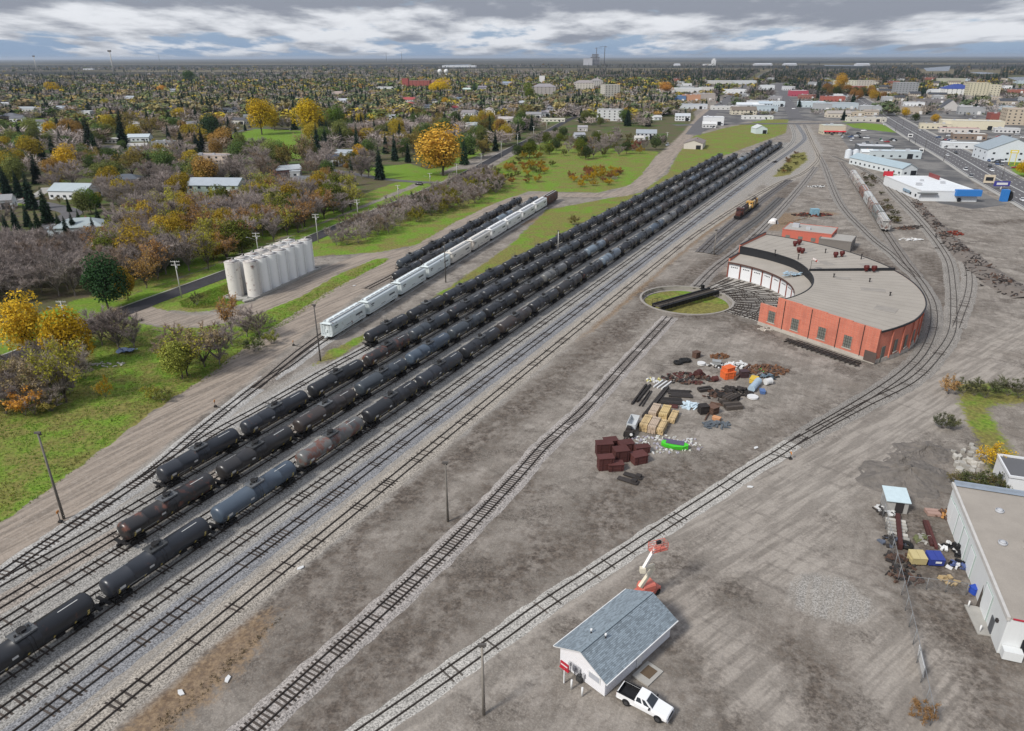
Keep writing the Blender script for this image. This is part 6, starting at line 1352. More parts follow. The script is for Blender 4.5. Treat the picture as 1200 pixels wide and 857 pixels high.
# ------------------------------------------------------------------ cars
def car_meshes(L=4.6, Wd=1.8, Hh=1.5, van=False):
    w2 = Wd/2; mb = MB(); section(mb, [hullsec(L/2,.35,.62,w2*.86,w2*.8), hullsec(L/2-.1,.25,.78,w2*.96,w2*.85), hullsec(L*.2,.22,.98,w2,w2*.9), hullsec(-L*.32,.22,1.0,w2,w2*.9), hullsec(-L/2+.08,.28,.9,w2*.96,w2*.86), hullsec(-L/2,.4,.8,w2*.88,w2*.8)])
    body = mb.mesh('body', carw); mb = MB(); f, b2 = (L*.22, -L*.42); zt = Hh+(.35 if van else 0)
    lo = [(f,-w2*.86,.96),(f,w2*.86,.96),(b2,w2*.86,.97),(b2,-w2*.86,.97)]; hi = [(f-.75,-w2*.68,zt-.02),(f-.75,w2*.68,zt-.02),(b2+(.15 if van else .55),w2*.68,zt-.02),(b2+(.15 if van else .55),-w2*.68,zt-.02)]
    mb.add(lo+hi, [(0,1,5,4),(1,2,6,5),(2,3,7,6),(3,0,4,7)]); gl = mb.mesh('glass', glass); mb = MB(); mb.add([(x,y,zt-.02) for x,y,z in hi]+[(x*.98,y*.9,zt+.05) for x,y,z in hi], [(0,1,5,4),(1,2,6,5),(2,3,7,6),(3,0,4,7),(4,5,6,7)]); rf = mb.mesh('roof', carw)
    mb = MB()
    for s in (-1,1): mb.box((L/2-.02,s*w2*.62,.66),(.08,.3,.14))
    return body, gl, rf, mb.mesh('headlight', lampM)
CM = {False: car_meshes(), True: car_meshes(4.9, 1.95, 1.6, True)}
_w = MB(); _w.tube([(0,-.1,0),(0,.1,0)], .32, 10, smooth=False); CW = _w.mesh('wheel', rubber)
def car(px, py, rot, col, label, van=False, z=.08, group=None):
    t = thing('car' if not van else 'van', label, 'car' if not van else 'van', (*G(px,py), z), rot, group); b_, g_, r_, h_ = CM[van]
    link('body', b_, t, color=col); link('glass', g_, t); link('roof', r_, t, color=col)
    if pxm(G(px,py)) > 1.0:
        link('headlight', h_, t)
        for x in (1.4,-1.4):
            for s in (-1,1): link('wheel', CW, t, (x, s*.8, .32))
    return t
cW, cB, cS, cR, cU = (.70,.71,.72), (.02,.02,.022), (.36,.37,.38), (.30,.03,.03), (.05,.09,.2)
for px, py, c, lab, dirn in [(1162,201,cW,'white car on the highway near the yellow sign',0),(1160,196,cB,'black car just ahead of the white highway car',0),(1107,174,cS,'silver car on the highway below the timber shop',0),(1131,200,cW,'white delivery van leaving the lot by the highway',1),(1137,208,cS,'grey car behind the white delivery van',1),(1198,236,cW,'white car on the highway at the right edge',0),
    (1078,153.5,cW,'white car in the far lane beside the cream store',0),(1058,152,cS,'grey car passing the red flower bed',1),(1041,139,cW,'white car far up the highway, near the motel',0),(1036,147,cW,'white car on the highway opposite the motel',1),(1028,131,cS,'small grey car far up the highway',0),(1020,124,cB,'dark car at the top of the highway',1),(1045,150,cS,'silver car below the motel lawn',1),(1110,183,cW,'white car turning in beside the signs',1),(1120,180,cB,'dark car near the workshop strip',0)]:
    car(px, py, HA+(math.pi if dirn == 0 else 0), c, lab, 'van' in lab)
for k, (px, py, c, lab) in enumerate([(1167.5,180,cB,'black car parked by the big white hall'),(1177,183.5,cB,'second black car parked by the big white hall, nearer its corner'),(1171,190,cB,'dark car parked on the lot below the big white hall'),(1152,162,cB,'black pickup parked beside the timber shop'),(1160,162.5,cS,'grey car parked right of the black pickup'),(1170,161,cR,'red car parked in the crowded lot at right'),(1120,163,cB,'dark car left of the timber shop'),(1112,160,cW,'white car left of the timber shop, beside the dark one'),(1184,163,cW,'white car on the lot at the right edge'),(1192,159,cS,'silver car on the lot at the right edge'),(1062,218.5,cW,'white car beside the left wall of the white store'),(1058,216,cR,'red car beside the left wall of the white store'),(987,161.5,cW,'white car parked before the tall cream restaurant'),(997,161,cB,'black pickup parked near the dark walled store'),(975,158.5,cB,'dark car under the red awning'),(1006,157,cB,'dark car on the lot above the dark walled store'),(1032,164,(.05,.16,.09),'green car on the lot behind the dark walled store'),(1012,154,cW,'white car at the edge of the green fence'),(782,171,cW,'white car parked beside the dirt street'),(278,151,cW,'white car parked along the park street'),(293,149.5,cB,'black car parked along the park street'),(190,166.5,cB,'dark car beside the low grey garage'),(33,233,cR,'dark red car parked before the long white building'),(62,261,cB,'black car parked beside the low blue carport'),(388,192,cB,'black car at the dark blue roofed house'),(491,217,cB,'dark car waiting where the lane meets the road'),(341,153,cB,'dark car under the yellow park tree'),(1082,119,cW,'white car in the far parking lots'),(1168,125,cW,'white car alone in the big far lot'),(1175,123,cS,'silver car in the big far lot'),(1136,119,cW,'white car in front of the blue roofed hall'),(1098,127,cB,'dark car beside the chapel'),(1110,134,cB,'black car on the lot below the chapel'),(862,123,cS,'grey car on the downtown lot'),(845,120,cW,'white car on the downtown lot'),(853,124,cB,'black car on the downtown lot'),(838,124,cB,'dark car beside the long warehouse downtown'),(930,128,cW,'white car in the far street'),(926,118,cS,'grey car far down the street'),(965,132,cW,'white car on the lot by the spruce'),(972,135,cB,'dark car on the lot by the spruce'),(960,134,cS,'silver car on the lot by the spruce')]):
    car(px, py, HA+(k % 4)*1.57+.2*math.sin(k), c, lab, k % 5 == 3)

q = random.Random(77); LOTS = [[(1090,131),(1160,128),(1195,136),(1110,140)],[(1150,122),(1198,120),(1200,127),(1152,128)],[(1140,168),(1200,158),(1200,168),(1160,172)],[(1160,178),(1196,196),(1180,200),(1150,186)],[(838,119),(872,118),(868,126),(836,126)],[(968,130),(1000,131),(996,136),(962,136)],[(982,158),(1010,155),(1016,163),(990,167)],[(1010,168),(1042,160),(1052,166),(1030,172)],[(820,110),(850,112),(850,117),(820,116)],[(1090,158),(1118,166),(1130,174),(1112,172)]]
LNM = ['below the chapel','in the big far lot','in the crowded lot at right','before the big white hall','on the downtown lot','by the tall spruce','before the cream restaurant','behind the dark walled store','between the downtown stores','left of the timber shop']
for k in range(96):
    li = k % len(LOTS); A = GP(LOTS[li]); u, v = q.random(), q.random(); p = (A[0]*(1-u)+A[1]*u)*(1-v)+(A[3]*(1-u)+A[2]*u)*v
    cc_, nm = q.choice([(cW,'white'),(cB,'black'),(cS,'silver'),((.16,.165,.17),'grey'),(cU,'dark blue'),(cR,'red'),(cW,'white'),(cB,'black')]); sx_, sy_ = proj(*p); car(sx_, sy_, HA+q.choice((0,1.57,3.14))+q.uniform(-.1,.1), cc_, f'{nm} parked car {LNM[li]}', q.random() < .2, group='cars parked '+LNM[li])
for k in range(14):
    i = int(4+k*len(HWP)*.055); 
    if i+1 >= len(HWP): break
    d = HWP[i+1]-HWP[i]; d = d/np.hypot(*d); n = np.array((d[1],-d[0])); s_ = 1 if k % 2 else -1; p = HWP[i]+n*s_*(HWW/2+2.0); t = thing('street_lamp', f"dark street lamp along the {'right' if s_ > 0 else 'left'} kerb of the highway", 'street lamp', p, math.atan2(d[1],d[0]), 'street lamps along the highway'); mb = MB(); mb.tube([(0,0,0),(0,0,10)],[.16,.1],6); mb.build('post', woodd, t); mb = MB(); mb.tube([(0,0,10),(0,s_*1.5,10.5),(0,s_*3,10.6)],.06,5); mb.box((0,s_*3.3,10.6),(.35,.9,.16)); mb.build('lamp_head', woodd, t)

q = random.Random(5); PL = [np.array(o.location[:2]) for o in bpy.data.objects if o.parent is None and o.get('category') in ('shop','house','building','warehouse','hall','apartment block','supermarket','motel','workshop')]
n_ = 0
for _ in range(4000):
    if n_ >= 62: break
    x, y = q.uniform(790,1240), q.uniform(93,136); p = G(x,y)
    if min(np.hypot(*(p-o)) for o in PL) < 34 or sdl([tuple(v) for v in HWP[:14]], np.array([p[0]]), np.array([p[1]]), 0)[0] > -30 or (905 < x < 950 and y > 98) or (1060 < x < 1200 and 116 < y < 128 and q.random() < .7): continue
    if any(sdl(GP(l), np.array([p[0]]), np.array([p[1]]), 0)[0] > -16 for l in ([(812,158),(846,122),(868,105),(886,92),(900,84)], [(790,147),(930,145),(1000,144),(1030,139)])): continue
    nm, wc, rc, kd = q.choice([('white walled',Wt,rG,'flat'),('tan',Bg,rBr,'flat'),('grey',Gy,rG,'flat'),('cream',Cr,rBr,'gable'),('white roofed',Gy,rW,'flat'),('dark roofed',Bg,rD,'gable'),('brick red',(.30,.12,.09),rG,'flat'),('pale blue',Bl,rBl,'flat')]); PL.append(p); n_ += 1
    B(x, y, q.uniform(14,30), q.uniform(11,18), q.uniform(4,8), HR+q.choice((0,0,4,-4)) if x > 960 else -8, wc, rc, kd, f"small {nm} building {'right of the highway' if x > 1000 else 'in the downtown blocks'}", 'building', group='small downtown buildings', chim=False)
# ------------------------------------------------------------------ trees: templates are unit sized plants, made once and copied
bark = mat('bark', (0.10,0.082,0.068), 0.95, 0.3, 1.5, rnd=.25); barkp = mat('bark_pale', (0.20,0.175,0.155), 0.95, 0.3, 1.5, rnd=.25)
twigM = leafmat('twig', None, 0.25); leafM = leafmat('leaf', None, 0.3); needM = leafmat('needle', None, 0.0)
def unit(v): return v/np.maximum(1e-9, np.linalg.norm(v, axis=-1, keepdims=True))
def tubes(paths, n=4):
    V, F = [], []; b = 0
    for P_, r0, r1 in paths:
        P_ = np.array(P_); k = len(P_)
        for i, p in enumerate(P_):
            d = unit(P_[min(i+1,k-1)]-P_[max(i-1,0)]); a = unit(np.cross(d, (0.31,0.9,0.2))); c = np.cross(d, a); r = r0+(r1-r0)*i/max(1,k-1)
            for j in range(n): t = 2*math.pi*j/n; V.append(p+r*(math.cos(t)*a+math.sin(t)*c))
        for i in range(k-1):
            for j in range(n): F.append((b+i*n+j, b+i*n+(j+1)%n, b+(i+1)*n+(j+1)%n, b+(i+1)*n+j))
        b += k*n
    return np.array(V), np.array(F)
def cards(c, d, ln, wd, r):
    """thin triangles from c along d"""
    n = len(c); s = unit(np.cross(d, unit(r.normal(size=(n,3)))))*wd[:,None]/2; tip = c+d*ln[:,None]
    V = np.stack([c-s, c+s, tip], 1).reshape(-1,3); return V, np.arange(3*n).reshape(-1,3)
def leaves(c, nrm, sz, r):
    n = len(c); a = unit(np.cross(nrm, unit(r.normal(size=(n,3))))); b = np.cross(nrm, a); s = sz[:,None]
    V = np.stack([c-a*s*.5-b*s*.35, c+a*s*.5-b*s*.3, c+a*s*.45+b*s*.4, c-a*s*.4+b*s*.35], 1).reshape(-1,3); return V, np.arange(4*n).reshape(-1,4)
def crownpts(n, r, lobes=6, flat=1.0, low=.0):
    L = r.normal(size=(lobes,3)); L = unit(L)*np.array((.24,.24,.20))*r.uniform(.5,1.2,(lobes,1)); L[:,2] = L[:,2]*flat
    R_ = r.uniform(.20,.34,lobes); k = r.integers(0, lobes, n); d = unit(r.normal(size=(n,3))); rad = R_[k]*r.uniform(.55,1.0,n)**.5
    p = L[k]+d*rad[:,None]*np.array((1,1,.95)); return p, d
def limbs(r, n, spread, h0, ht, tw=.022):
    paths = [([(0,0,0),(r.normal()*.01,r.normal()*.01,h0*.6),(r.normal()*.02,r.normal()*.02,h0+.12)], tw, tw*.7)]; tips = []
    for i in range(n):
        a = i*2.4+r.uniform(-.4,.4); z = h0*r.uniform(.75,1.3); e = r.uniform(.35,1.0); tip = np.array((math.cos(a)*spread*e, math.sin(a)*spread*e, z+(ht-z)*r.uniform(.55,1.0)*(1.15-.35*e)))
        b0 = np.array((0,0,z)); m = b0*.5+tip*.5; m[:2] *= 1.15; paths.append(([b0, m, tip], tw*.55, tw*.12)); tips.append((b0, m, tip))
    return paths, tips
TPL = {}
def make_tpl(kind, i):
    r = np.random.default_rng(100*len(kind)+i*7+ord(kind[0]))
    if kind in ('bare', 'mixed', 'bush', 'leafbush'):
        bush = 'bush' in kind; nl = 15 if not bush else 14; h0 = .15 if not bush else .02
        paths, tips = limbs(r, nl, .42 if not bush else .48, h0, 1.0, .018 if not bush else .008)
        sub = []
        for b0, m, tip in tips:
            for q in range(4):
                t = r.uniform(.35,.95); s = (m+(tip-m)*t) if t > .5 else b0+(m-b0)*2*t; d = unit((tip-b0)+r.normal(size=3)*.45); d[2] = abs(d[2])*.8+.1; sub.append((s, d, r.uniform(.14,.26)))
        paths += [([s, s+d*l], .004, .0015) for s, d, l in sub]
        V, F = tubes(paths, 3 if bush else 4); wood_ = npmesh('trunk', V, F, [barkp if kind != 'mixed' else bark])
        n = {'bare':2700,'mixed':1000,'bush':1900,'leafbush':600}[kind]; k = r.integers(0, len(sub), n); S = np.array([s for s,_,_ in sub]); D = np.array([d for _,d,_ in sub]); Ln = np.array([l for *_,l in sub])
        c = S[k]+D[k]*Ln[k][:,None]*r.uniform(.1,1.0,(n,1)); dd = unit(D[k]+r.normal(size=(n,3))*.6+np.array((0,0,.35))); TV, TF = cards(c, dd, r.uniform(.07,.16,n), r.uniform(.006,.0125,n)*(1.0 if not bush else 1.25), r)
        meshes = [('twigs', npmesh('twigs', TV, TF, [twigM]), 'twig')]
        if kind in ('mixed','leafbush'):
            n = 1150 if kind == 'mixed' else 1700; k = r.integers(0, len(sub), n); c = S[k]+D[k]*Ln[k][:,None]*r.uniform(.2,1.15,(n,1))+r.normal(size=(n,3))*np.array((.035,.035,.045))
            LV, LF = leaves(c, unit(r.normal(size=(n,3))+np.array((0,0,.6))), r.uniform(.022,.044,n)*(1.0 if kind == 'mixed' else 1.2), r); meshes.append(('crown', npmesh('crown', LV, LF, [leafM]), 'leaf'))
        return wood_, meshes
    if kind == 'leafy':
        paths, tips = limbs(r, 9, .33, .24, .85, .021); V, F = tubes(paths, 5); wood_ = npmesh('trunk', V, F, [bark]); n = 4300
        p, d = crownpts(n, r, 10 if i % 2 else 8, 1.15); p = p*np.array((1,1,1.05))+np.array((0,0,.60)); nr = unit(d+r.normal(size=(n,3))*.55+np.array((0,0,.25)))
        LV, LF = leaves(p, nr, r.uniform(.021,.042,n), r); return wood_, [('crown', npmesh('crown', LV, LF, [leafM]), 'leaf')]
    if kind == 'conifer':
        V, F = tubes([([(0,0,0),(0,0,.5),(0,0,.98)], .016, .003)], 5); wood_ = npmesh('trunk', V, F, [bark]); C, D, Ln, Wd = [], [], [], []
        for q in range(26):
            z = .08+.90*(q/26)**.92; rad = (.19 if i % 2 else .235)*(1-z)**.80*r.uniform(.86,1.12)+.012; m = max(5, int(17*(1-z)+5)); a0 = r.uniform(0,6.3)
            for j in range(m):
                a = a0+j*6.283/m+r.uniform(-.2,.2); rr2 = rad*r.uniform(.75,1.12)
                for s in range(3):
                    t = s*.30; C.append((math.cos(a)*rr2*t*.9, math.sin(a)*rr2*t*.9, z-.055*t*rad*5)); aa2 = a+r.uniform(-.28,.28); D.append((math.cos(aa2), math.sin(aa2), -.28+r.uniform(-.14,.2))); Ln.append(rr2*(.55 if s < 2 else .48)); Wd.append(.05*(1-z)+.022)
        n = len(C); TV, TF = cards(np.array(C), unit(np.array(D)), np.array(Ln), np.array(Wd), r); return wood_, [('crown', npmesh('crown', TV, TF, [needM]), 'needle')]
for kd, n in dict(bare=5, mixed=3, leafy=5, conifer=4, bush=4, leafbush=3).items(): TPL[kd] = [make_tpl(kd, i) for i in range(n)]
JOIN = {}
def joined(kd, i):
    """one mesh for a plant whose parts are too small to pick apart in the photo"""
    if (kd, i) not in JOIN:
        w_, ms = TPL[kd][i]; V = []; F = []; M = []; mats_ = []; b = 0
        me = bpy.data.meshes.new('tree')
        import itertools
        vs, fs, mi = [], [], []
        for q, m in enumerate([w_]+[x[1] for x in ms]):
            nv = len(m.vertices); co = np.empty(nv*3, np.float32); m.vertices.foreach_get('co', co); vs.append(co.reshape(-1,3)); mats_.append(m.materials[0])
            fs += [tuple(b+v for v in p.vertices) for p in m.polygons]; mi += [q]*len(m.polygons); b += nv
        me.from_pydata(np.concatenate(vs).tolist(), [], fs); [me.materials.append(m) for m in mats_]; me.polygons.foreach_set('material_index', mi); me.update(); JOIN[(kd,i)] = me
    return JOIN[(kd,i)]
TW = (.350,.298,.272)
NM = dict(bare='bare_tree', mixed='thinning_tree', leafy='leafy_tree', conifer='spruce_tree', bush='bare_shrub', leafbush='shrub')
tr = random.Random(11)
def plant(kd, p, h, col, label, group=None, wide=1.0, parts=True, i=None, z=0.0):
    i = tr.randrange(len(TPL[kd])) if i is None else i % len(TPL[kd]); rz = tr.uniform(0, 6.28); sc = (h*wide, h*wide, h); cat = 'shrub' if 'bush' in kd else 'tree'
    if not parts:
        o = link(NM[kd], joined(kd, i), None, (p[0], p[1], z), rz, col); o.scale = sc; return tag(o, label, cat, group)
    t = thing(NM[kd], label, cat, (p[0], p[1], z), rz, group); t.scale = sc; w_, ms = TPL[kd][i]; link('trunk', w_, t)
    for nm, m, typ in ms: link(nm, m, t, color=col if typ != 'twig' or kd in ('bare','bush') else tuple(.6*a+.4*b for a, b in zip(TW, col)))
    return t
YE, YG, OR, GN, DG, RS, PK, TN, PG, FR = (.62,.42,.04), (.36,.34,.05), (.60,.31,.06), (.12,.19,.035), (.040,.085,.034), (.22,.105,.045), (.36,.26,.20), (.36,.28,.15), (.26,.28,.06), (.026,.047,.032)
def pt(kd, px, py, ty, col, label, wide=1.0, group=None, i=None):
    g = G(px, py); h = height(px, py, ty); col = tuple(min(.72, c*1.3) for c in col) if kd in ('leafy','mixed','leafbush') and col not in (YE,YG,OR,GN,DG,TN,PG) else col; return plant(kd, g, h, col, label, group, wide, True, i)
# trees that stand out one by one
for a in [('leafy',40,418,352,YE,'golden yellow maple, left of two beside the paved road',1.0),('leafy',84,434,368,(.42,.27,.02),'larger golden yellow maple, right of two beside the paved road',1.05),
 ('mixed',78,472,405,YG,'yellow green tree below the two golden maples',1.0),('bare',104,408,372,TW,'bare shrub like tree right of the golden maples',1.2),('bare',120,405,366,TW,'bare tree at the bend of the paved road',1.2),('bare',140,410,366,(.22,.18,.165),'bare purple grey tree above the blue tarp',1.3),('mixed',133,398,364,TN,'bare tree with a few tan leaves by the dirt road',1.1),('bare',158,408,372,TW,'bare tree at the end of the roadside thicket',1.2),
 ('bare',20,455,415,(.20,.165,.13),'bare olive tinged tree at the left meadow edge',1.2),('mixed',38,475,425,TN,'tan leaved tree at the left meadow edge',1.2),('mixed',6,462,425,YG,'yellow green tree at the left photo edge',1.1),('bare',8,485,440,TW,'dark bare tree at the lower left thicket',1.2),('leafbush',30,488,456,OR,'orange leaved bush at the lower left thicket',1.1),('leafbush',52,478,448,TN,'tan bush below the golden maples',1.1),('bush',62,482,458,TW,'bare bush below the golden maples',1.2),
 ('leafbush',124,466,444,YE,'small yellow bush alone in the meadow',.75),('leafbush',180,468,452,YG,'low yellow green bush in the meadow',1.3),('leafbush',192,470,455,PG,'pale green low bush in the meadow',1.3),
 ('bare',208,430,385,(.27,.20,.165),'pinkish bare tree left of the yellow green shrub',1.1),('mixed',220,440,392,YG,'yellow green tree in the thicket by the ladder track',1.2),('leafy',214,444,400,PG,'dense yellow green shrub tree facing the meadow',1.1),('mixed',240,430,385,TN,'tan and olive tree in the middle of the track side thicket',1.2),('bare',258,428,384,TW,'bare tree at the right of the track side thicket',1.2),('mixed',272,390,350,(.35,.19,.06),'slender rust orange tree beside the silo road',.8),('bare',290,395,362,TW,'bare shrub tree below the silo road',1.3),('bare',305,398,368,(.21,.18,.15),'bare shrub tree at the right end of the silo road thicket',1.2),('leafbush',298,412,394,(.075,.10,.03),'dark green bush under the silo road thicket',1.4),('leafbush',318,403,388,PG,'olive bush at the right end of the thicket',1.3),('bush',250,408,380,(.30,.20,.12),'tan bare bush behind the thicket',1.1),
 ('bush',231,358,344,(.10,.10,.05),'round dark bush alone on the grass island',1.3),('leafy',127,362,304,DG,'big dark green tree at the edge of the bare wood',1.1),('leafy',150,352,312,(.33,.22,.03),'orange yellow tree right of the big dark green tree',.8),('leafy',107,250,222,GN,'round bright green tree right of the long white building',1.05),('mixed',172,338,300,(.33,.20,.06),'orange and brown tree behind the utility pole',1.1),
 ('leafy',519,206,152,(.44,.27,.045),'huge orange yellow maple above the lane lawn',1.5),('leafy',363,160,117,(.45,.32,.02),'bright yellow maple at the end of the park, right one',1.05),('leafy',307,158,117,(.44,.30,.02),'bright yellow maple at the end of the park, left one',1.1),('leafy',322,153,128,(.44,.31,.02),'smaller yellow maple between the park maples',1.0),('leafy',396,157,127,GN,'green tree right of the yellow park maple',1.1),
 ('conifer',373,182,143,FR,'tall dark spruce, left of a pair by the park',1.0),('conifer',383,184,147,FR,'dark spruce, right of a pair by the park',1.0),('conifer',378,234,200,FR,'single narrow dark spruce below the white cottage',.9),('conifer',146,175,128,FR,'tall dark spruce in the left suburb',1.0),('conifer',108,180,134,(.03,.045,.03),'dark wide spruce left of the low white building',1.2),('conifer',280,170,152,FR,'blue dark spruce at the park corner, left one',1.3),('conifer',270,172,154,FR,'blue dark spruce at the park corner, right one',1.3),('leafy',250,170,134,(.035,.06,.03),'broad dark green tree behind the park corner spruces',.9),
 ('leafbush',402,196,180,(.19,.15,.03),'bronze round tree left of the dark blue roofed garage',1.2),('mixed',360,198,160,(.25,.19,.09),'half bare tan tree at the lower park edge',.8),('leafy',413,199,178,DG,'dark green round tree beside the dark blue roof',1.0),('leafy',422,196,172,(.42,.26,.03),'yellow orange tree behind the dark green round one',1.0),('leafy',426,200,183,(.06,.11,.02),'green bush tree at the lawn edge',1.1),
 ('leafy',64,113,96,(.46,.31,.015),'brilliant yellow tree far off at left',1.3),('leafy',126,133,117,(.36,.31,.03),'yellow green round tree in the left suburb',1.2),('leafy',222,99,83,(.05,.095,.025),'big round green tree far off in the suburb',1.4),('leafy',192,113,100,(.45,.24,.05),'orange pink tree far off in the suburb',1.4),('leafy',212,144,127,(.42,.31,.02),'yellow tree in mid suburb with two lobes',1.4),('leafy',516,114,93,(.45,.32,.015),'wide yellow tree before the brick institution',1.5),('leafy',522,130,116,(.42,.26,.02),'golden tree beside the blue two storey house',1.0),('leafy',83,208,173,(.42,.28,.03),'yellow tree behind the long white building',1.1),('leafy',130,160,137,(.33,.26,.03),'yellow olive tree left of the tall spruce',1.0),('leafy',62,165,145,(.43,.28,.02),'yellow tree below the white cottage at left',1.2),
 ('leafy',741,113,103,(.40,.20,.04),'rust orange tree right of the apartment tower',1.3),('leafy',780,110,96,(.38,.19,.045),'rust orange tree at the edge of downtown',1.5),('leafy',733,141,128,(.44,.23,.02),'small orange tree beside the white apartments',.9),('leafy',620,122,97,(.13,.17,.03),'tall yellow green poplar left of the tall hall',.7),('leafy',985,107,88,(.42,.25,.03),'yellow orange tree before the olive slab',1.2),('leafy',1060,137,126,(.44,.28,.02),'yellow bush beside the highway',1.2),('leafy',1072,144,133,(.045,.06,.02),'round dark green tree beside the highway',1.1),('leafy',1095,145,134,(.40,.25,.03),'golden bush behind the cream store',1.3),('leafy',1200,208,188,(.46,.31,.015),'bright yellow shrub at the right edge by the highway',1.5),('leafbush',1046,212,203,(.14,.16,.03),'small yellow green bush before the blue gable roof',1.2),
 ('leafbush',1162,550,522,(.48,.31,.02),'bright yellow round bush beside the concrete rubble',1.05),('leafbush',1079,845,823,(.24,.14,.06),'tan orange bush straddling the chain link fence',1.0),('leafbush',1111,462,441,(.36,.22,.09),'small tan bush at the corner of the backyard grass',.9),('leafbush',1104,502,486,(.09,.10,.055),'grey green bush beside the dark heap',1.3),('leafbush',1113,503,488,(.11,.115,.05),'second grey green bush beside the dark heap, nearer the grass',1.2),('conifer',988,141,127,FR,'tall dark spruce beside the motel',1.2),('conifer',936,126,113,FR,'dark spruce at the far street corner',1.2),('leafbush',672,264,252,(.20,.17,.05),'single olive bush in the grass strip',1.2)]:
    pt(*a)
for k in range(7): pt('bush', 1128+k*13, 461+(k % 3)*3, 445+(k % 2)*3, (.12,.12,.075) if k % 2 else (.10,.11,.05), f'grey olive shrub in the hedge behind the backyard grass, {ordinal(k)} from the left', 1.4)
for k in range(5): pt('leafbush', 1126+k*11, 572+(k % 2)*3, 556, [(.13,.11,.04),(.07,.085,.03)][k % 2], f'low brownish green bush behind the warehouse, {ordinal(k)} from the left', 1.5)
for k, (x, y) in enumerate([(72,268),(80,272),(88,268),(96,264),(118,262),(112,272),(128,266),(20,262),(34,258),(46,262),(10,270),(28,280),(42,276)]): pt('conifer', x, y+8, y-20, FR if k % 3 else (.035,.06,.03), f'dark spruce around the pale blue bungalow, {ordinal(k)} counted from the house', 1.0)

# ------------------------------------------------------------------ woods, brush and garden trees
HB = []
for o in bpy.data.objects:
    if o.parent is None and o.get('category') in ('house','hall','building','shop','barn','apartment block','shed','garage','school','institution','carport','warehouse','church','supermarket','workshop','motel','restaurant','tower') and o.type == 'EMPTY':
        xs = [v for c in o.children if c.name.startswith('wall') for v in c.bound_box]
        if xs:
            w_, d_ = max(v[0] for v in xs), max(v[1] for v in xs); a = o.rotation_euler[2]; c = np.array(o.location[:2])+np.array((math.cos(a)*w_/2-math.sin(a)*d_/2, math.sin(a)*w_/2+math.cos(a)*d_/2)); HB.append((c[0], c[1], max(w_, d_)*.5+1.0, min(w_, d_), max(v[2] for v in xs)))
HBA = np.array(HB)
taken = [np.array(o.location[:2]) for o in bpy.data.objects if o.parent is None and o.get('category') == 'tree']
def maxh(p):
    d = math.hypot(p[0], p[1]); v = np.array(p)/d; rel = HBA[:,:2]-np.array(p); al = rel@v; la = np.abs(rel@np.array((v[1],-v[0]))); m = (al > 0) & (la < HBA[:,2]*.95+2) & (al < 16*d/65)
    return float((HBA[m,4]*.30+np.maximum(0, al[m]-HBA[m,2]*.6)*65/d).min()) if m.any() else 99.0
CLEAR = [GRASS[k] for k in ('park','verge','island','strip','lawnA','lawnB','lawnC','lawnD','lawnE','kerbgreen')]
def clear(p, front=True, rd=6.5):
    X, Y = np.array([p[0]]), np.array([p[1]])
    if sdl(ROAD, X, Y, 0)[0] > -rd: return False
    for q in CLEAR:
        if sdf(q, X, Y)[0] > -1.0: return False
    for q in PAVE:
        if front and sdf(q, X, Y)[0] > 0 and tr.random() < .86: return False
    for l, wd in DIRTROAD:
        if np.hypot(*p) < 700 and sdl(GP(l), X, Y, wd)[0] > -2.5: return False
    d = np.hypot(HBA[:,0]-p[0], HBA[:,1]-p[1])
    if (d < HBA[:,2]+1.5).any(): return False
    if front and maxh(p) < 2.4: return False
    return True
def scatter(polypx, n, mind, fn, tries=12, rd=6.5, front=True):
    poly = GP(polypx); A = np.array(poly); out = []; cell = {}
    for _ in range(n*tries):
        p = np.array((tr.uniform(A[:,0].min(), A[:,0].max()), tr.uniform(A[:,1].min(), A[:,1].max()))); key = (int(p[0]//mind), int(p[1]//mind))
        if any(np.hypot(*(p-q)) < mind for a in (-1,0,1) for b in (-1,0,1) for q in cell.get((key[0]+a, key[1]+b), [])): continue
        if inside(poly, p) < 0 or not clear(p, front, rd): continue
        cell.setdefault(key, []).append(p); out.append(p)
        if len(out) >= n: break
    for p in out: fn(p)
    return out
def pick(mix):
    r = tr.random()*sum(m[0] for m in mix)
    for m in mix:
        r -= m[0]
        if r <= 0: return m[1:]
    return mix[-1][1:]
def wood(mix, h0, h1, where, wide=(.9,1.3)):
    def fn(p):
        kd, col, nm = pick(mix); k_ = tr.uniform(.82,1.2); h = tr.uniform(h0,h1)*(1.25 if kd == 'conifer' else 1.0)*(.55 if 'bush' in kd else 1.0); h = min(h, max(2.4, maxh(p)))
        plant(kd, p, h, tuple(c*k_ for c in col), f'{nm} {where}', where.replace('in the ','').replace('along the ',''), tr.uniform(*wide), pxm(p)*h > 26)
    return fn
bareN, colN = [(6,'bare',TW,'bare purple grey tree'),(3,'bare',(.265,.225,.20),'bare greyish tree'),(1,'bare',(.26,.195,.15),'bare tan tinged tree')], [(3,'mixed',YG,'thin yellow green tree'),(3,'leafy',(.34,.235,.03),'yellow leaved tree'),(2.5,'mixed',(.36,.20,.07),'thin orange tree'),(2,'leafy',(.11,.13,.025),'olive green tree'),(5,'bare',TW,'bare purple grey tree'),(.8,'leafbush',(.24,.09,.07),'reddish shrub')]
scatter([(-110,392),(0,358),(60,350),(110,345),(190,325),(205,310),(190,290),(150,285),(60,300),(-60,320)], 120, 4.9, wood(bareN, 9, 12.5, 'in the roadside wood'), rd=8)
scatter([(110,318),(190,331),(262,312),(300,294),(362,271),(418,248),(410,226),(350,225),(300,240),(230,245),(150,268),(110,285)], 175, 4.6, wood(colN, 9, 13.5, 'in the thicket behind the silos'), rd=7.5)
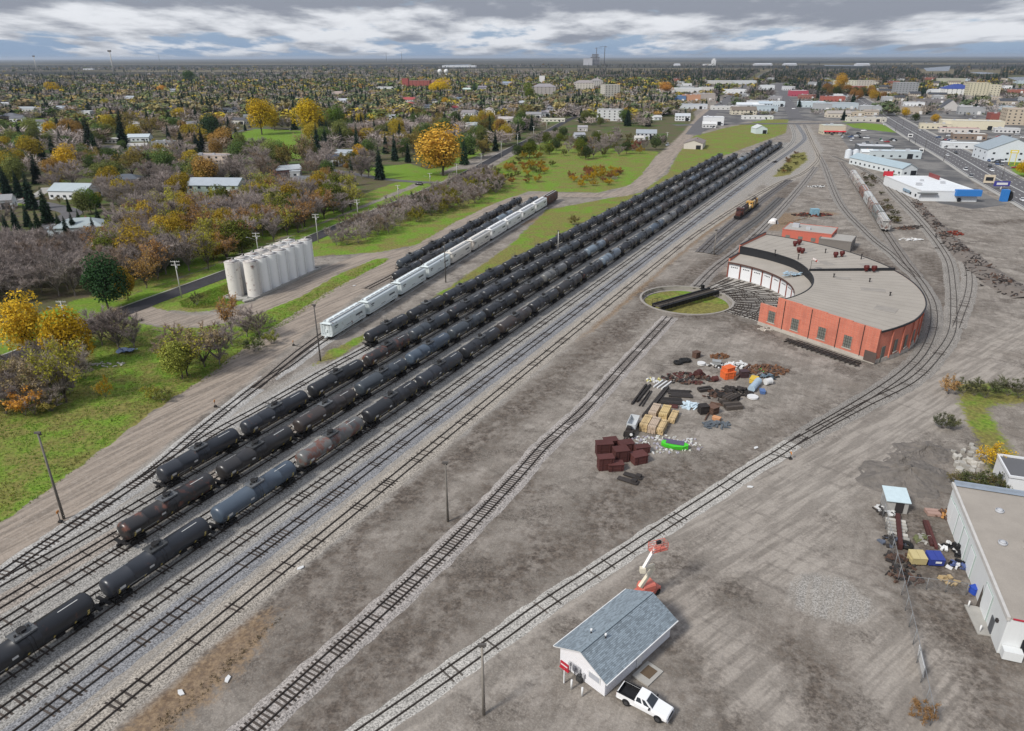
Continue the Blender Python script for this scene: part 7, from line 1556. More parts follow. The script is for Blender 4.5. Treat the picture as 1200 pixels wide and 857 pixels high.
scatter([(60,300),(120,295),(160,262),(230,242),(300,236),(290,210),(200,205),(130,215),(110,240),(140,262),(60,285)], 70, 6.5, wood(bareN+[(1,'leafy',(.33,.24,.03),'yellow leaved tree')], 9, 12.5, 'around the grey green hall'))
scatter([(385,292),(430,286),(500,258),(560,240),(588,225),(582,208),(556,206),(520,224),(470,244),(425,264),(388,282)], 95, 4.0, wood([(7,'bush',(.37,.315,.288),'bare purple grey bush'),(2,'bush',(.26,.20,.15),'bare tan bush'),(.6,'leafbush',(.22,.20,.03),'yellow green bush'),(.4,'leafbush',(.06,.08,.03),'dark green bush')], 8, 11.5, 'in the brush between road and hopper cars', (1.1,1.5)), rd=4.5) if False else None
CLEAR2 = CLEAR; CLEAR = [GRASS[k] for k in ('park','island','strip')]
scatter([(385,292),(430,284),(490,262),(560,238),(588,224),(582,208),(556,208),(520,226),(470,246),(425,266),(388,284)], 135, 3.4, wood([(7,'bush',(.37,.315,.288),'bare purple grey bush'),(2,'bush',(.26,.20,.15),'bare tan bush'),(.6,'leafbush',(.22,.20,.03),'yellow green bush'),(.4,'leafbush',(.06,.08,.03),'dark green bush')], 10.5, 14.5, 'in the roadside brush', (.95,1.3)), rd=5.0, front=False)
scatter([(576,225),(640,215),(640,202),(650,195),(600,190),(575,205)], 34, 4.5, wood([(4,'leafbush',(.38,.25,.03),'golden willow bush'),(2,'leafbush',(.36,.17,.05),'orange willow bush'),(2,'leafbush',(.12,.13,.03),'olive willow bush')], 5, 8, 'in the near willow patch', (1.2,1.6)), front=False)
scatter([(664,221),(715,217),(735,202),(700,198),(668,210)], 30, 4.5, wood([(6,'leafbush',(.42,.27,.02),'golden willow bush'),(2,'leafbush',(.30,.13,.06),'rust willow bush'),(1,'bush',TW,'bare willow bush')], 5, 8, 'in the far willow patch', (1.2,1.6)), front=False)
scatter([(600,192),(700,187),(770,180),(785,168),(740,163),(690,166),(640,160),(612,178)], 80, 6.0, wood([(3,'leafbush',(.14,.13,.04),'olive shrub'),(2,'leafbush',(.36,.24,.03),'yellow shrub'),(1.5,'leafbush',(.24,.09,.07),'reddish shrub'),(4,'bare',TW,'bare grey tree'),(2,'leafy',(.06,.085,.03),'dark green tree'),(1.2,'leafy',(.14,.17,.03),'fresh green tree')], 7, 11, 'behind the grassy lot'), front=True)
scatter([(560,335),(640,285),(700,258),(690,250),(640,262),(580,310)], 16, 5, wood([(3,'leafbush',(.36,.27,.03),'low yellow shrub'),(2,'leafbush',(.15,.14,.04),'low olive shrub')], 2.6, 4, 'beside the tank cars', (1.4,2.0)), front=False)
scatter([(830,168),(895,158),(905,152),(875,148),(845,158)], 16, 5, wood([(3,'leafbush',(.33,.24,.03),'yellow shrub'),(2,'leafbush',(.25,.12,.05),'rusty shrub'),(2,'leafbush',(.07,.09,.03),'dark shrub')], 5, 8, 'left of the white barn', (1.2,1.6)), front=False)
scatter([(1008,203),(1020,206),(1040,238),(1054,262),(1034,262),(1016,232)], 34, 3.2, wood([(3,'leafbush',(.085,.085,.04),'dark olive weedy bush'),(2,'bush',(.16,.12,.08),'brown weedy bush'),(1,'leafbush',(.15,.13,.05),'tan weedy bush')], 2.6, 5, 'beside the hopper siding', (1.4,2.0)), front=False)
scatter([(906,207),(930,181),(944,179),(945,188),(926,204)], 16, 4, wood([(3,'leafbush',(.11,.11,.04),'low olive bush'),(2,'leafbush',(.24,.13,.06),'low rusty bush')], 2.6, 4.4, 'on the far track strip', (1.4,2.0)), front=False)
scatter([(962,119),(1050,120),(1052,110),(965,109)], 46, 9, wood([(4,'leafy',(.30,.16,.05),'russet tree'),(2,'leafy',(.20,.13,.05),'brown leaved tree'),(2,'leafy',(.07,.085,.03),'dark green tree'),(1,'conifer',FR,'dark spruce'),(1,'leafy',(.42,.27,.04),'yellow orange tree')], 13, 19, 'before the apartment slabs'), front=False)
scatter([(-60,510),(0,497),(56,486),(108,446),(96,428),(40,436),(0,446),(-80,470)], 30, 2.6, wood([(5,'bush',TW,'bare grey bush'),(2,'leafbush',(.30,.25,.07),'tan leaved bush'),(2,'bare',(.30,.26,.22),'slender bare tree')], 6, 8.5, 'at the left meadow edge', (1.0,1.4)), front=False, rd=4)
CLEAR = CLEAR2
suburb = [(4.2,'bare',TW,'bare purple grey tree'),(1.5,'bare',(.25,.19,.14),'bare tan tree'),(2.4,'conifer',FR,'dark spruce'),(.8,'conifer',(.03,.055,.028),'deep green fir'),(1.2,'leafy',(.38,.29,.04),'yellow tree'),(.55,'leafy',(.33,.20,.06),'orange brown tree'),(2.0,'leafy',(.17,.19,.06),'olive tree'),(1.6,'leafy',(.10,.15,.045),'green tree'),(1.0,'mixed',(.25,.20,.06),'thinning yellow tree')]
SUB = []
far_pts = []
def sub(p):
    kd, col, nm = pick(suburb); SUB.append((float(np.hypot(*p)), kd, p, col, nm))
scatter([(-160,285),(60,262),(230,232),(400,222),(560,192),(640,148),(760,150),(790,132),(815,96),(560,94),(200,100),(-160,120)], 6600, 6.6, sub, tries=6)
scatter([(790,135),(880,118),(1000,112),(1060,125),(1200,135),(1330,120),(1200,98),(800,96)], 420, 14, sub, tries=8)
SUB.sort(key=lambda s: s[0]); cnt = {}
for d, kd, p, col, nm in SUB:
    cnt[kd] = cnt.get(kd, 0)+1; h = tr.uniform(10.5,16.5)*(1.2 if kd == 'conifer' else 1.0); k_ = tr.uniform(.8,1.22)
    h = min(h, max(2.4, maxh(p)))
    lim = {'bare':45,'conifer':215,'leafy':170,'mixed':70}[kd]
    if cnt[kd] <= lim: plant(kd, p, h, tuple(c*k_ for c in col), f'{nm} in the left suburb' if p[0] < 200 else f'{nm} in the far town', 'garden trees of the suburb', tr.uniform(1.0,1.4) if kd != 'conifer' else tr.uniform(.85,1.2), False)
    else: far_pts.append((kd, p, h, tuple(c*k_ for c in col)))
# the wood beyond, one mass
rng2 = np.random.default_rng(5)
def far_field(n, y0, y1):
    inv = rng2.uniform(1/y1, 1/y0, n); Y = 1/inv; X = rng2.uniform(-.86,.86,n)*Y; return np.stack([X, Y], 1)
ex = np.array([G(rng2.uniform(770,1240), rng2.uniform(84,99)) for _ in range(5200)]); CAND = np.concatenate([far_field(15000, 880, 2600), far_field(7500, 2400, 6500), ex, np.array([G(rng2.uniform(800,1240), rng2.uniform(93,117)) for _ in range(3000)])])
ok = np.ones(len(CAND), bool)
sx_ = np.array([proj(*p) for p in CAND]); 
ok &= ~((sx_[:,0] > 795) & (sx_[:,1] > 97) & (rng2.random(len(CAND)) < .68)); ok &= ~((sx_[:,0] > 1050) & (sx_[:,1] > 96) & (rng2.random(len(CAND)) < .35))
for l in (GP([(812,158),(846,122),(868,105),(886,92),(902,82)]), [tuple(q) for q in HWP[:18]], GP([(933,139),(926,126),(917,108),(912,98)]), GP([(790,147),(930,145),(1030,139)])): ok &= sdl(l, CAND[:,0], CAND[:,1], 0) < -22
for q in ('park',): ok &= sdf(GRASS[q], CAND[:,0], CAND[:,1]) < 0
fl = np.sin(CAND[:,0]*.0013+1.0)*np.cos(CAND[:,1]*.0021+CAND[:,0]*.0006)+rng2.normal(0,.35,len(CAND)); ok &= ~((CAND[:,1] > 2900) & (fl < -.25))
HM_ = np.full(len(CAND), 99.0); DD = np.hypot(CAND[:,0], CAND[:,1])
for hx, hy_, hr_, hd_, hh_ in HB:
    dist = math.hypot(hx, hy_)
    if dist < 700: continue
    v = np.array((hx, hy_))/dist; rel = np.array((hx, hy_))-CAND; al = rel@v; la = np.abs(rel@np.array((v[1],-v[0]))); k = (al > 0) & (la < hr_*.95+2) & (al < 16*dist/65)
    HM_[k] = np.minimum(HM_[k], hh_*.30+np.maximum(0, al[k]-hr_*.6)*65/dist); ok &= ~((np.abs(al) < hr_*.9) & (la < hr_*.9))
for qx in ([(1076,77),(1118,76),(1118,91),(1078,91)],[(1134,83),(1172,83),(1174,93),(1134,93)],[(1178,88),(1262,88),(1262,104),(1182,104)],[(962,75),(1016,75),(1016,82),(962,82)]): ok &= sdf(GP(qx), CAND[:,0], CAND[:,1]) < 0
ok &= HM_ > 2.2
HM_ = HM_[ok]
CAND = CAND[ok]
for p, hm_ in zip(CAND, HM_):
    east = p[0] > 250 and p[1] > 1200; m = suburb if not east else [(5,'bare',(.15,.12,.11),'' ),(4,'conifer',FR,''),(1.2,'leafy',(.09,.085,.03),''),(.5,'leafy',(.30,.19,.04),'')]
    kd, col, nm = pick(m)
    if p[1] > 1100 and kd in ('leafy','mixed') and tr.random() < .45: kd, col = 'bare', (.20,.165,.15)
    if p[1] > 1300 and tr.random() < .22: kd, col = 'conifer', FR
    k_ = tr.uniform(.85,1.2); far_pts.append((kd, p, min(hm_, tr.uniform(11,18)*(1.15 if kd == 'conifer' else 1)), tuple((.62*c+.38*(sum(col)/3 if kd != 'conifer' else c))*k_ for c in col)))
fM = leafmat('far_leaf', None, 0.0, obj=False)
def low_tpl(kd, i, n):
    r = np.random.default_rng(i+50)
    if kd == 'conifer':
        z = np.sort(r.uniform(.06,.97,n)); a = r.uniform(0,6.28,n); rad = .19*(1-z)**.85+.01; c = np.stack([np.cos(a)*rad*.25, np.sin(a)*rad*.25, z+.02], 1); d = unit(np.stack([np.cos(a), np.sin(a), -.35+0*a], 1)); ln = rad*1.15; wd = .15*(1-z)+.04
        V, F = cards(c, d, ln, wd*1.25, r); V2, F2 = cards(np.stack([0*a[:6],0*a[:6],.1+.14*np.arange(6)],1), np.tile([[0,0,1.0]],(6,1)), np.full(6,.26), .16*(1-.16*np.arange(6))+.02, r); V = np.concatenate([V, V2]); return V
    if kd == 'bare':
        a = r.uniform(0,6.28,n); c = np.stack([np.cos(a)*r.uniform(.0,.34,n), np.sin(a)*r.uniform(.0,.34,n), r.uniform(.18,.72,n)], 1); d = unit(np.stack([c[:,0]*1.6, c[:,1]*1.6, .35+0*a], 1)+r.normal(0,.28,(n,3))); return cards(c, d, r.uniform(.14,.30,n), r.uniform(.035,.075,n)*(64/n)**.5*1.15, r)[0]
    p, d = crownpts(n, r, 6); p = p+np.array((0,0,.55)); nr = unit(d+r.normal(size=(n,3))*.4); a = unit(np.cross(nr, r.normal(size=(n,3)))); b = np.cross(nr, a); s = r.uniform(.09,.20,n)[:,None]*(64/n)**.42
    return np.stack([p-a*s*.6-b*s*.35, p+a*s*.6-b*s*.35, p+b*s*.75], 1).reshape(-1,3)
for label, lo_, hi_, n_ in (('bare and autumn garden trees massed between the houses', 0, 760, 260), ('wooded suburb merging into one mass beyond the first streets', 760, 1350, 95), ('far wood on the plain behind the town', 1350, 99999, 36)):
    VV, TT = [], []; tp = {(k, i): low_tpl(k, i, n_) for k in ('conifer','round','bare') for i in range(5)}
    for kd, p, h, col in far_pts:
        if not (lo_ <= p[1] < hi_): continue
        T_ = tp[(kd if kd in ('conifer','bare') else 'round', tr.randrange(5))]; a = tr.uniform(0,6.28); c, s = math.cos(a), math.sin(a); wd = h*(tr.uniform(1.3,1.9) if kd != 'conifer' else tr.uniform(.9,1.2))
        VV.append(np.stack([(T_[:,0]*c-T_[:,1]*s)*wd+p[0], (T_[:,0]*s+T_[:,1]*c)*wd+p[1], T_[:,2]*h], 1)); TT.append(np.tile((*col,1.0), (len(T_),1)))
    if VV:
        V = np.concatenate(VV); tag(link('distant_woods', npmesh('distant_woods', V, np.arange(len(V)).reshape(-1,3), [fM], attr={'tint': ('FLOAT_COLOR', np.concatenate(TT))})), label, kind='stuff')
print('individual plants', sum(1 for o in bpy.data.objects if o.get('category') in ('tree','shrub')), 'far', len(far_pts))
# rough grass and weeds
def tufts(name, polys, n, hmin, hmax, cols, label):
    P_ = []
    for q in polys:
        A = np.array(q); m = int(n*3/len(polys)); X = rng2.uniform(A[:,0].min(), A[:,0].max(), m); Y = rng2.uniform(A[:,1].min(), A[:,1].max(), m); k = sdf(q, X, Y) > 2.6; P_.append(np.stack([X[k], Y[k]], 1)[:n//len(polys)])
    P_ = np.concatenate(P_); m = len(P_); k = 4; c = np.repeat(np.concatenate([P_, np.zeros((m,1))], 1), k, 0)+rng2.normal(0,.12,(m*k,3))*np.array((1,1,0)); d = unit(rng2.normal(0,.45,(m*k,3))+np.array((0,0,1))); f = (np.sin(P_[:,0]*.35)+np.cos(P_[:,1]*.28+P_[:,0]*.1)+rng2.normal(0,.6,m))
    V, F = cards(c, d, rng2.uniform(hmin,hmax,m*k), rng2.uniform(.06,.16,m*k), rng2); ci = np.clip(((f+2)/4*len(cols)).astype(int), 0, len(cols)-1); T_ = np.repeat(np.array(cols)[ci]*rng2.uniform(.9,1.3,(m,1)), k*3, 0)
    tag(link(name, npmesh(name, V, F, [fM], attr={'tint': ('FLOAT_COLOR', np.concatenate([T_, np.ones((len(T_),1))], 1))})), label, kind='stuff')
gcol = [(.21,.20,.065),(.17,.23,.045),(.14,.24,.035),(.15,.26,.035),(.23,.25,.05),(.20,.18,.065)]
tufts('meadow_grass', [GRASS['meadow']], 15000, .15, .42, gcol, 'rough green and tan grass of the meadow')
tufts('verge_grass', [GRASS['strip'], GRASS['verge'], GRASS['island']], 15000, .15, .42, gcol, 'rough grass between the tracks and the road')
tufts('dry_weeds', [GP([(110,880),(290,730),(420,640),(440,650),(320,760),(200,890)]), GP([(560,470),(650,405),(740,335),(830,272),(850,262),(760,325),(660,400)]), GP([(905,262),(960,248),(965,254),(915,268)])], 4200, .1, .3, [(.20,.12,.06),(.13,.10,.06),(.17,.13,.08)], 'dry brown weeds along the yard edge')
# ------------------------------------------------------------------ scrap and stores lying in the yard
def Z(x, y): return G(730+x/6.3, 400+y/6.3)
maroon = mat('rust_maroon', (0.085,0.030,0.027), 0.8, 0.3, 1.2, rnd=.25); rusty = mat('rust_brown', (0.105,0.062,0.045), 0.9, 0.35, 1.5, rnd=.3); dkst = mat('dark_steel', (0.035,0.030,0.028), 0.8, 0.35, 1.5, rnd=.3)
lum = mat('sawn_timber', (0.50,0.37,0.20), 0.85, 0.18, 1.2, rnd=.22); lump = mat('wrapped_timber', (0.46,0.36,0.27), 0.7, 0.15, 1.2); wp = mat('white_scrap', (0.62,0.62,0.61), 0.7, 0.2, 1.5)
cols_ = {}
def cm(nm, c, **k): return mat(nm, c, k.pop('rough', .6), k.pop('var', .15), 1.2, **k)
def crate(p, rot, w_, d_, h, label, m, group=None, nm='scrap_box', cat='box', lid=True, z=0.0, gaps=False):
    t = thing(nm, label, cat, (*p, z), rot, group); mb = MB(); mb.box((0,0,h/2),(w_,d_,h)); mb.build('body', m, t)
    if lid: mb = MB(); mb.box((0,0,h+.06),(w_+.18,d_+.18,.12)); mb.box((0,0,h*.5),(w_+.08,d_+.08,.14)); mb.build('rim', m, t)
    for x in (-w_*.3, w_*.3): mb = MB(); mb.box((x,-d_/2-.05,h*.5),(.14,.1,h)); mb.build('rib', m, t)
    return t
for k, (x, y, w_, d_, h, r, lab) in enumerate([(709,549,2.6,1.5,2.3,.15,'tall maroon steel box nearest the camera on the left'),(707.5,532,2.9,1.6,2.3,.1,'tall maroon steel box at the back left of the group'),(727,539,2.5,1.9,2.2,.2,'tall maroon steel box with a brighter red top in the middle'),(721,550,2.6,1.5,1.2,.1,'low maroon steel box wedged in the middle of the group'),(715,524,2.4,1.5,1.6,.2,'small maroon steel box at the very back of the group'),(733,527,2.6,1.7,1.5,.25,'maroon steel box behind the red topped one'),(748,541,2.6,2.0,1.5,.35,'wide maroon steel box at the right with a sloping lid'),(752,530,2.6,1.3,1.2,.2,'low dark box at the right rear of the maroon group')]):
    crate(G(x,y), r, w_, d_, h, lab, maroon, 'maroon steel boxes dumped together', 'steel_box')
for k, (x0, y0, x1, y1) in enumerate([(724,561,747,568),(731,556,752,562)]):
    a, b2 = G(x0,y0), G(x1,y1); t = thing('steel_plate', ['dark steel plate lying in front of the maroon boxes','dark curved steel plate leaning behind the first plate'][k], 'steel plate', a, heading(a,b2)); L_ = float(np.hypot(*(b2-a))); mb = MB(); mb.box((L_/2,0,.25),(L_,.9,.14),0,0,.12,'X'); mb.build('plate', dkst, t); mb = MB(); mb.box((L_*.8,.2,.4),(.9,.8,.5)); mb.build('lug', dkst, t)
for k, (x, y, w_, h, m, lab) in enumerate([(168,640,1.5,1.5,lum,'tan timber bundle, front left of six'),(228,655,1.5,1.5,lump,'pinkish wrapped timber bundle, front middle of six'),(282,660,1.6,1.1,lum,'lower tan timber bundle, front right of six'),(232,545,1.5,1.3,lump,'greyish wrapped timber bundle, back left of six'),(308,560,1.6,1.4,mat('sawn_yellow',(.55,.41,.20),.85,.18),'bright yellow timber bundle, back middle of six'),(372,580,1.3,.8,lum,'low tan timber bundle, back right of six')]):
    p = Z(x,y-10); L_ = 4.4; t = thing('timber_bundle', lab, 'timber bundle', p, YROT+.06, 'timber bundles stacked in two rows')
    nx_, nz_ = 5, max(2, int(h/.36)); 
    for i in range(nx_):
        for j in range(nz_):
            mb = MB(); mb.box((tr.uniform(-.12,.12), (i-(nx_-1)/2)*w_/nx_, (j+.5)*h/nz_), (L_, w_/nx_-.03, h/nz_-.03)); mb.build('plank', m, t)
    for x_ in (-1.3,1.3): mb = MB(); mb.box((x_,0,h/2),(.06,w_+.03,h+.03)); mb.build('strap', dkst, t)
def bars(nm, label, a, b2, n, gap, wd, ht, m, cat, group=None, jit=.15):
    a, b2 = np.array(a), np.array(b2); L_ = float(np.hypot(*(b2-a))); t = thing(nm, label, cat, a, heading(a,b2), group)
    for i in range(n): mb = MB(); e = tr.uniform(-jit,jit)*L_; mb.box((L_/2+e*.5,(i-(n-1)/2)*gap,ht/2),(L_*(1-abs(e)/L_),wd,ht),tr.uniform(-.02,.02)); mb.build(nm.split('_')[-1], m, t)
    return t
bars('steel_beam','pair of long dark steel beams at the left of the scrap field',Z(75,470),Z(190,325),2,.7,.35,.4,dkst,'steel beams'); bars('steel_beam','thin dark steel beams right of the long pair',Z(125,490),Z(205,370),2,.5,.2,.25,dkst,'steel beams')
bars('steel_beam','heavy dark beam slanting behind the timber bundles',Z(150,565),Z(330,345),2,.45,.4,.5,dkst,'steel beams'); bars('steel_beam','rusty beam standing out beside the orange bins',Z(825,290),Z(945,170),1,.5,.5,.6,rusty,'steel beam')
bars('steel_plank','layered dark planks spread in the middle of the scrap field',Z(330,385),Z(510,395),5,.7,.6,.22,dkst,'scrap planks'); bars('steel_plank','dark planks with a maroon end behind the yellow bundle',Z(260,440),Z(440,450),4,.75,.65,.25,dkst,'scrap planks'); bars('steel_plank','maroon channel lying right of the dark planks',Z(330,480),Z(405,490),2,.6,.5,.35,maroon,'scrap channel')
bars('metal_trestle','pale trailer like frame at the back left of the scrap field',Z(255,350),Z(330,295),3,.9,.3,.3,wp,'frame'); bars('timber_stack','heap of dark railway ties on the right of the scrap field',Z(735,480),Z(860,470),5,.8,.7,.7,tieM,'tie stack',None,.05); bars('timber_stack','upper layer of dark railway ties crossing the heap',Z(760,455),Z(830,420),4,.6,.5,1.1,tieM,'tie stack',None,.05)
bars('steel_beam','thin pale bars sticking out left of the tie heap',Z(645,455),Z(740,475),2,.5,.18,.2,rusty,'steel bars'); bars('steel_beam','short rusty bar standing by the black machines',Z(605,585),Z(635,530),1,.5,.22,.3,rusty,'steel bar')
bars('flat_box','black flat box with a pale stripe in the scrap field',Z(550,370),Z(650,355),2,.6,.9,.6,dkst,'box')
def cylo(p, rot, r, L_, m, label, nm='drum', cat='drum', up=False, z=0.0):
    t = thing(nm, label, cat, (*p, z), rot); mb = MB()
    mb.tube([(0,0,0),(0,0,L_)] if up else [(-L_/2,0,r),(L_/2,0,r)], r, 16, smooth=False); mb.build('shell', m, t); mb = MB()
    for f in (.15,.85): mb.tube([(0,0,L_*f),(0,0,L_*f+.08)] if up else [(-L_/2+L_*f,0,r),(-L_/2+L_*f+.08,0,r)], r+.04, 16)
    mb.build('hoop', m, t); return t
cylo(Z(972,345), heading(Z(940,375),Z(1005,300)), .75, 5.0, cm('tank_paleblue',(.36,.46,.54)), 'long pale blue cylinder tank at the right of the scrap field', 'storage_tank', 'tank')
cylo(Z(1070,318), .4, .7, 1.6, wp, 'short white tank right of the pale blue cylinder', 'storage_tank', 'tank'); cylo(Z(957,418), 0, 1.1, .35, wp, 'white spoked wheel lying flat in front of the pale blue cylinder', 'cable_reel', 'reel', True); cylo(Z(578,172), 0, .9, .5, wp, 'pale round lid at the back of the scrap field', 'round_lid', 'lid', True)
cylo(Z(678,295), .3, .6, 1.2, maroon, 'small maroon drum in the middle of the scrap field'); cylo(Z(552,262), .8, .8, 1.6, maroon, 'maroon drum at the end of the rusty tangle')
for k, (x, y) in enumerate([(405,165),(470,148),(445,150)]):
    t = thing('tyre', ['big black tyre, leftmost of three at the back of the scrap field','black tyre, rightmost of three at the back of the scrap field','black tyre between the other two at the back'][k], 'tyre', Z(x,y), .5*k, 'old tyres'); mb = MB(); q = [(math.cos(a)*.75, math.sin(a)*.75, .3) for a in np.linspace(0,6.283,17)]; mb.tube(q, .32, 8); mb.build('tread', rubber, t); mb = MB(); mb.tube([(0,0,.12),(0,0,.3)], .42, 12); mb.build('hub', dkst, t)
for k, (x, y, w_, d_, h, m, lab) in enumerate([(772,268,2.6,2.0,1.5,cm('bin_orange',(.66,.14,.04)),'bright orange bin stacked with another'),(540,118,1.6,1.2,1.3,rusty,'brown box at the back of the scrap field'),(965,300,2.2,1.4,.9,cm('machine_yellow',(.62,.42,.06)),'yellow machine part right of the orange bins'),(1028,382,1.4,.9,.6,cm('part_blue',(.09,.16,.34)),'small blue part by the white wheel'),(590,528,1.5,1.7,1.6,dkst,'black machine, left of two in front of the tie heap'),(660,528,1.8,1.7,1.4,rusty,'dark rusty machine, right of two in front of the tie heap'),(690,580,1.4,.9,.5,cm('part_apricot',(.55,.28,.14)),'apricot coloured box by the rusty machine'),(690,170,1.8,1.2,.8,cm('part_grey',(.30,.31,.31)),'grey fitting near the back of the scrap field'),(890,262,1.8,1.4,1.4,cm('part_plum',(.06,.035,.04)),'plum dark box right of the orange bins')]): crate(Z(x,y), .3+k*.37, w_, d_, h, lab, m)
crate(Z(772,262), .55, 2.4, 1.7, .7, 'upper orange bin resting on the lower one', cm('bin_orange',(0,0,0)), None, 'scrap_box', 'box', True, 1.64)
def heap(px, label, r_, h, n, mats_, seed, flat=.6, sz=(.25,.9), nm='scrap_heap', cat='scrap heap', p=None):
    q = random.Random(seed); p = Z(*px) if p is None else p; t = thing(nm, label, cat, p)
    for m in mats_:
        mb = MB()
        for i in range(n//len(mats_)):
            a, d = q.uniform(0,6.28), r_*math.sqrt(q.random()); zz = max(.05, h*(1-(d/r_)**1.3)*q.uniform(.3,1.0)); mb.box((math.cos(a)*d, math.sin(a)*d*flat, zz), (q.uniform(*sz)*1.5, q.uniform(*sz)*.7, q.uniform(.08,.4)), q.uniform(0,6.28), 0, q.uniform(-.5,.5))
        tag(mb.build('scrap', m, t), kind='stuff')
    return t
heap((480,275),'tangle of rusty maroon fittings at the back of the scrap field',5.5,1.0,110,[maroon,rusty,dkst],1); heap((850,185),'heap of white plastic sheets behind the orange bins',3.0,1.2,60,[wp],2); heap((1055,215),'brown heap of scrap and branches at the right',5.0,1.3,150,[rusty,mat('dead_brown',(.17,.085,.045),.95,.3)],3,.6,(.2,.7))
heap((830,372),'black iron scrap behind the tie heap',3.8,.8,70,[dkst],4); heap((500,480),'pale blue white bags dumped in the scrap field',2.0,.9,36,[cm('bag_blue',(.52,.62,.68))],5,.7,(.4,.9)); heap((715,115),'rust brown brush heap at the back of the scrap field',2.4,1.0,80,[mat('dead_brown',(0,0,0))],6,.6,(.15,.5)); heap((690,620),'flat slate grey rubble patch',2.6,.3,50,[cm('slate_bits',(.10,.115,.13))],7)
heap((225,290),'yellow and white bits beside the pale frame',1.8,.6,30,[cm('bits_yellow',(.5,.45,.16)),wp],8,.6,(.15,.5)); heap((720,400),'grey wire and iron pieces left of the tie heap',3.6,.5,50,[dkst,rusty],9); heap((1075,262),'bluish grey scrap beside the brown heap',2.2,.6,36,[cm('bits_slate',(.12,.17,.21)),dkst],10); heap((695,180),'pale grey rims and pipes at the back of the scrap field',2.4,.5,34,[wp,dkst],12,.6,(.15,.6)); heap((990,215),'small green and white litter behind the yellow machine',2.0,.4,24,[cm('bits_green',(.08,.35,.05)),wp],13,.6,(.15,.5))
bp = G(790.5,524); t = thing('green_boat', 'bright green boat shaped tub lying among white litter', 'tub', bp, -.35); gb = cm('boat_green',(.07,.55,.03),rough=.4)
mb = MB(); section(mb, [[(x,-w_,.05),(x,-w_*1.3,h_),(x,w_*1.3,h_),(x,w_,.05)] for x, w_, h_ in ((-2.4,.25,.75),(-1.5,.8,.8),(0,1.0,.75),(1.5,.8,.8),(2.4,.2,.85))]); mb.build('hull', gb, t)
mb = MB(); mb.box((0,.1,.86),(3.2,1.2,.1)); mb.box((-.3,.9,.5),(3.8,.5,.7)); mb.build('filling', cm('plum_rubbish',(.10,.085,.14)), t)
heap(None,'scattered white litter around the green tub',7.5,.25,150,[wp,cm('litter_lilac',(.42,.40,.46)),cm('litter_pale',(.55,.56,.5))],14,.45,(.12,.42),'litter_heap','litter',G(776,521))
tg = G(738.5,509); t = thing('ballast_cart', 'silver open hopper cart with black wheels and a drawbar', 'cart', tg, YROT+.12)
mb = MB(); mb.prism([(.2,-.8),(4.2,-.8),(4.2,.8),(.2,.8)], .9, 1.0); mb.box((2.2,-.8,1.5),(4,.1,1.1)); mb.box((2.2,.8,1.5),(4,.1,1.1)); mb.box((.2,0,1.5),(.1,1.5,1.1)); mb.box((4.2,0,1.5),(.1,1.5,1.1)); mb.build('tub', cm('cart_silver',(.52,.54,.55)), t)
mb = MB(); mb.box((-.9,0,.9),(1.6,1.5,.9)); mb.box((-.6,.2,1.6),(.9,.8,.6)); mb.build('engine', dkst, t)
for x in (-1.2,3.2):
    for s in (-1,1): mb = MB(); mb.tube([(x,s*.8,.5),(x,s*1.0,.5)], .5, 12, smooth=False); mb.build('wheel', rubber, t)
mb = MB(); mb.beam((-1.6,0,.6),(-6.0,.3,.3),.3,.3); mb.beam((-1.6,.5,.5),(-5.6,.6,.25),.2,.2); mb.build('drawbar', dkst, t); mb = MB(); mb.tube([(-1.75,-.5,.95),(-1.85,-.5,.95)], .28, 12, smooth=False); mb.build('lamp', trimM, t)
# dismantled track panel below the brick wall
a, b2 = G(921,399), G(1008,429); t = thing('track_panel', 'dark stack of old rails and ties in front of the brick wall', 'track panel', a, heading(a,b2)); L_ = float(np.hypot(*(b2-a)))
for i in range(6): mb = MB(); mb.box((L_/2+tr.uniform(-1,1),-1.0+i*.42,.35+(i % 2)*.2),(L_*tr.uniform(.8,1),.16,.2)); mb.build('rail', dkst, t)
for i in range(16): mb = MB(); mb.box((L_*(i+.5)/16,0,.14),(.3,2.8,.2),tr.uniform(-.1,.1)); mb.build('tie', tieM, t)
heap(None,'concrete chunks at the left corner of the brick wall',1.8,.6,16,[plinthM],15,.6,(.4,1.0),'rubble_heap','rubble',G(897,386))
# long berm of debris at the right
DEB = GP([(1072,236),(1086,252),(1105,272),(1122,290),(1140,306),(1160,322),(1182,336),(1215,352)]); dl = resample(smooth(DEB, 3), 2.0); t = thing('debris_bank', 'long dark bank of broken ties and earth along the outer curved track', 'debris bank', (*dl[0], 0)); q = random.Random(8); mb = MB(); vs = []; nc = 9
W_d = np.interp(np.arange(len(dl)), [0, len(dl)*.5, len(dl)], [1.6, 3.6, 6.5])
for i, p in enumerate(dl):
    d = dl[min(i+1,len(dl)-1)]-dl[max(i-1,0)]; d = d/np.hypot(*d); n = np.array((d[1],-d[0]))
    for j in range(nc): u = j/(nc-1)*2-1; z = max(-.15, (1-abs(u)**1.6)*(1.1+.5*math.sin(i*.6)+q.uniform(-.35,.35))-.12); vs.append((*(p+n*(u*W_d[i]+q.uniform(-.4,.4))-dl[0]), z))
mb.add(vs, [(i*nc+j, i*nc+j+1, (i+1)*nc+j+1, (i+1)*nc+j) for i in range(len(dl)-1) for j in range(nc-1)], 0, False); mb.build('earth', mat('bank_earth',(.16,.138,.12),.95,.35,.6,fine=.3,bump=.5), t)
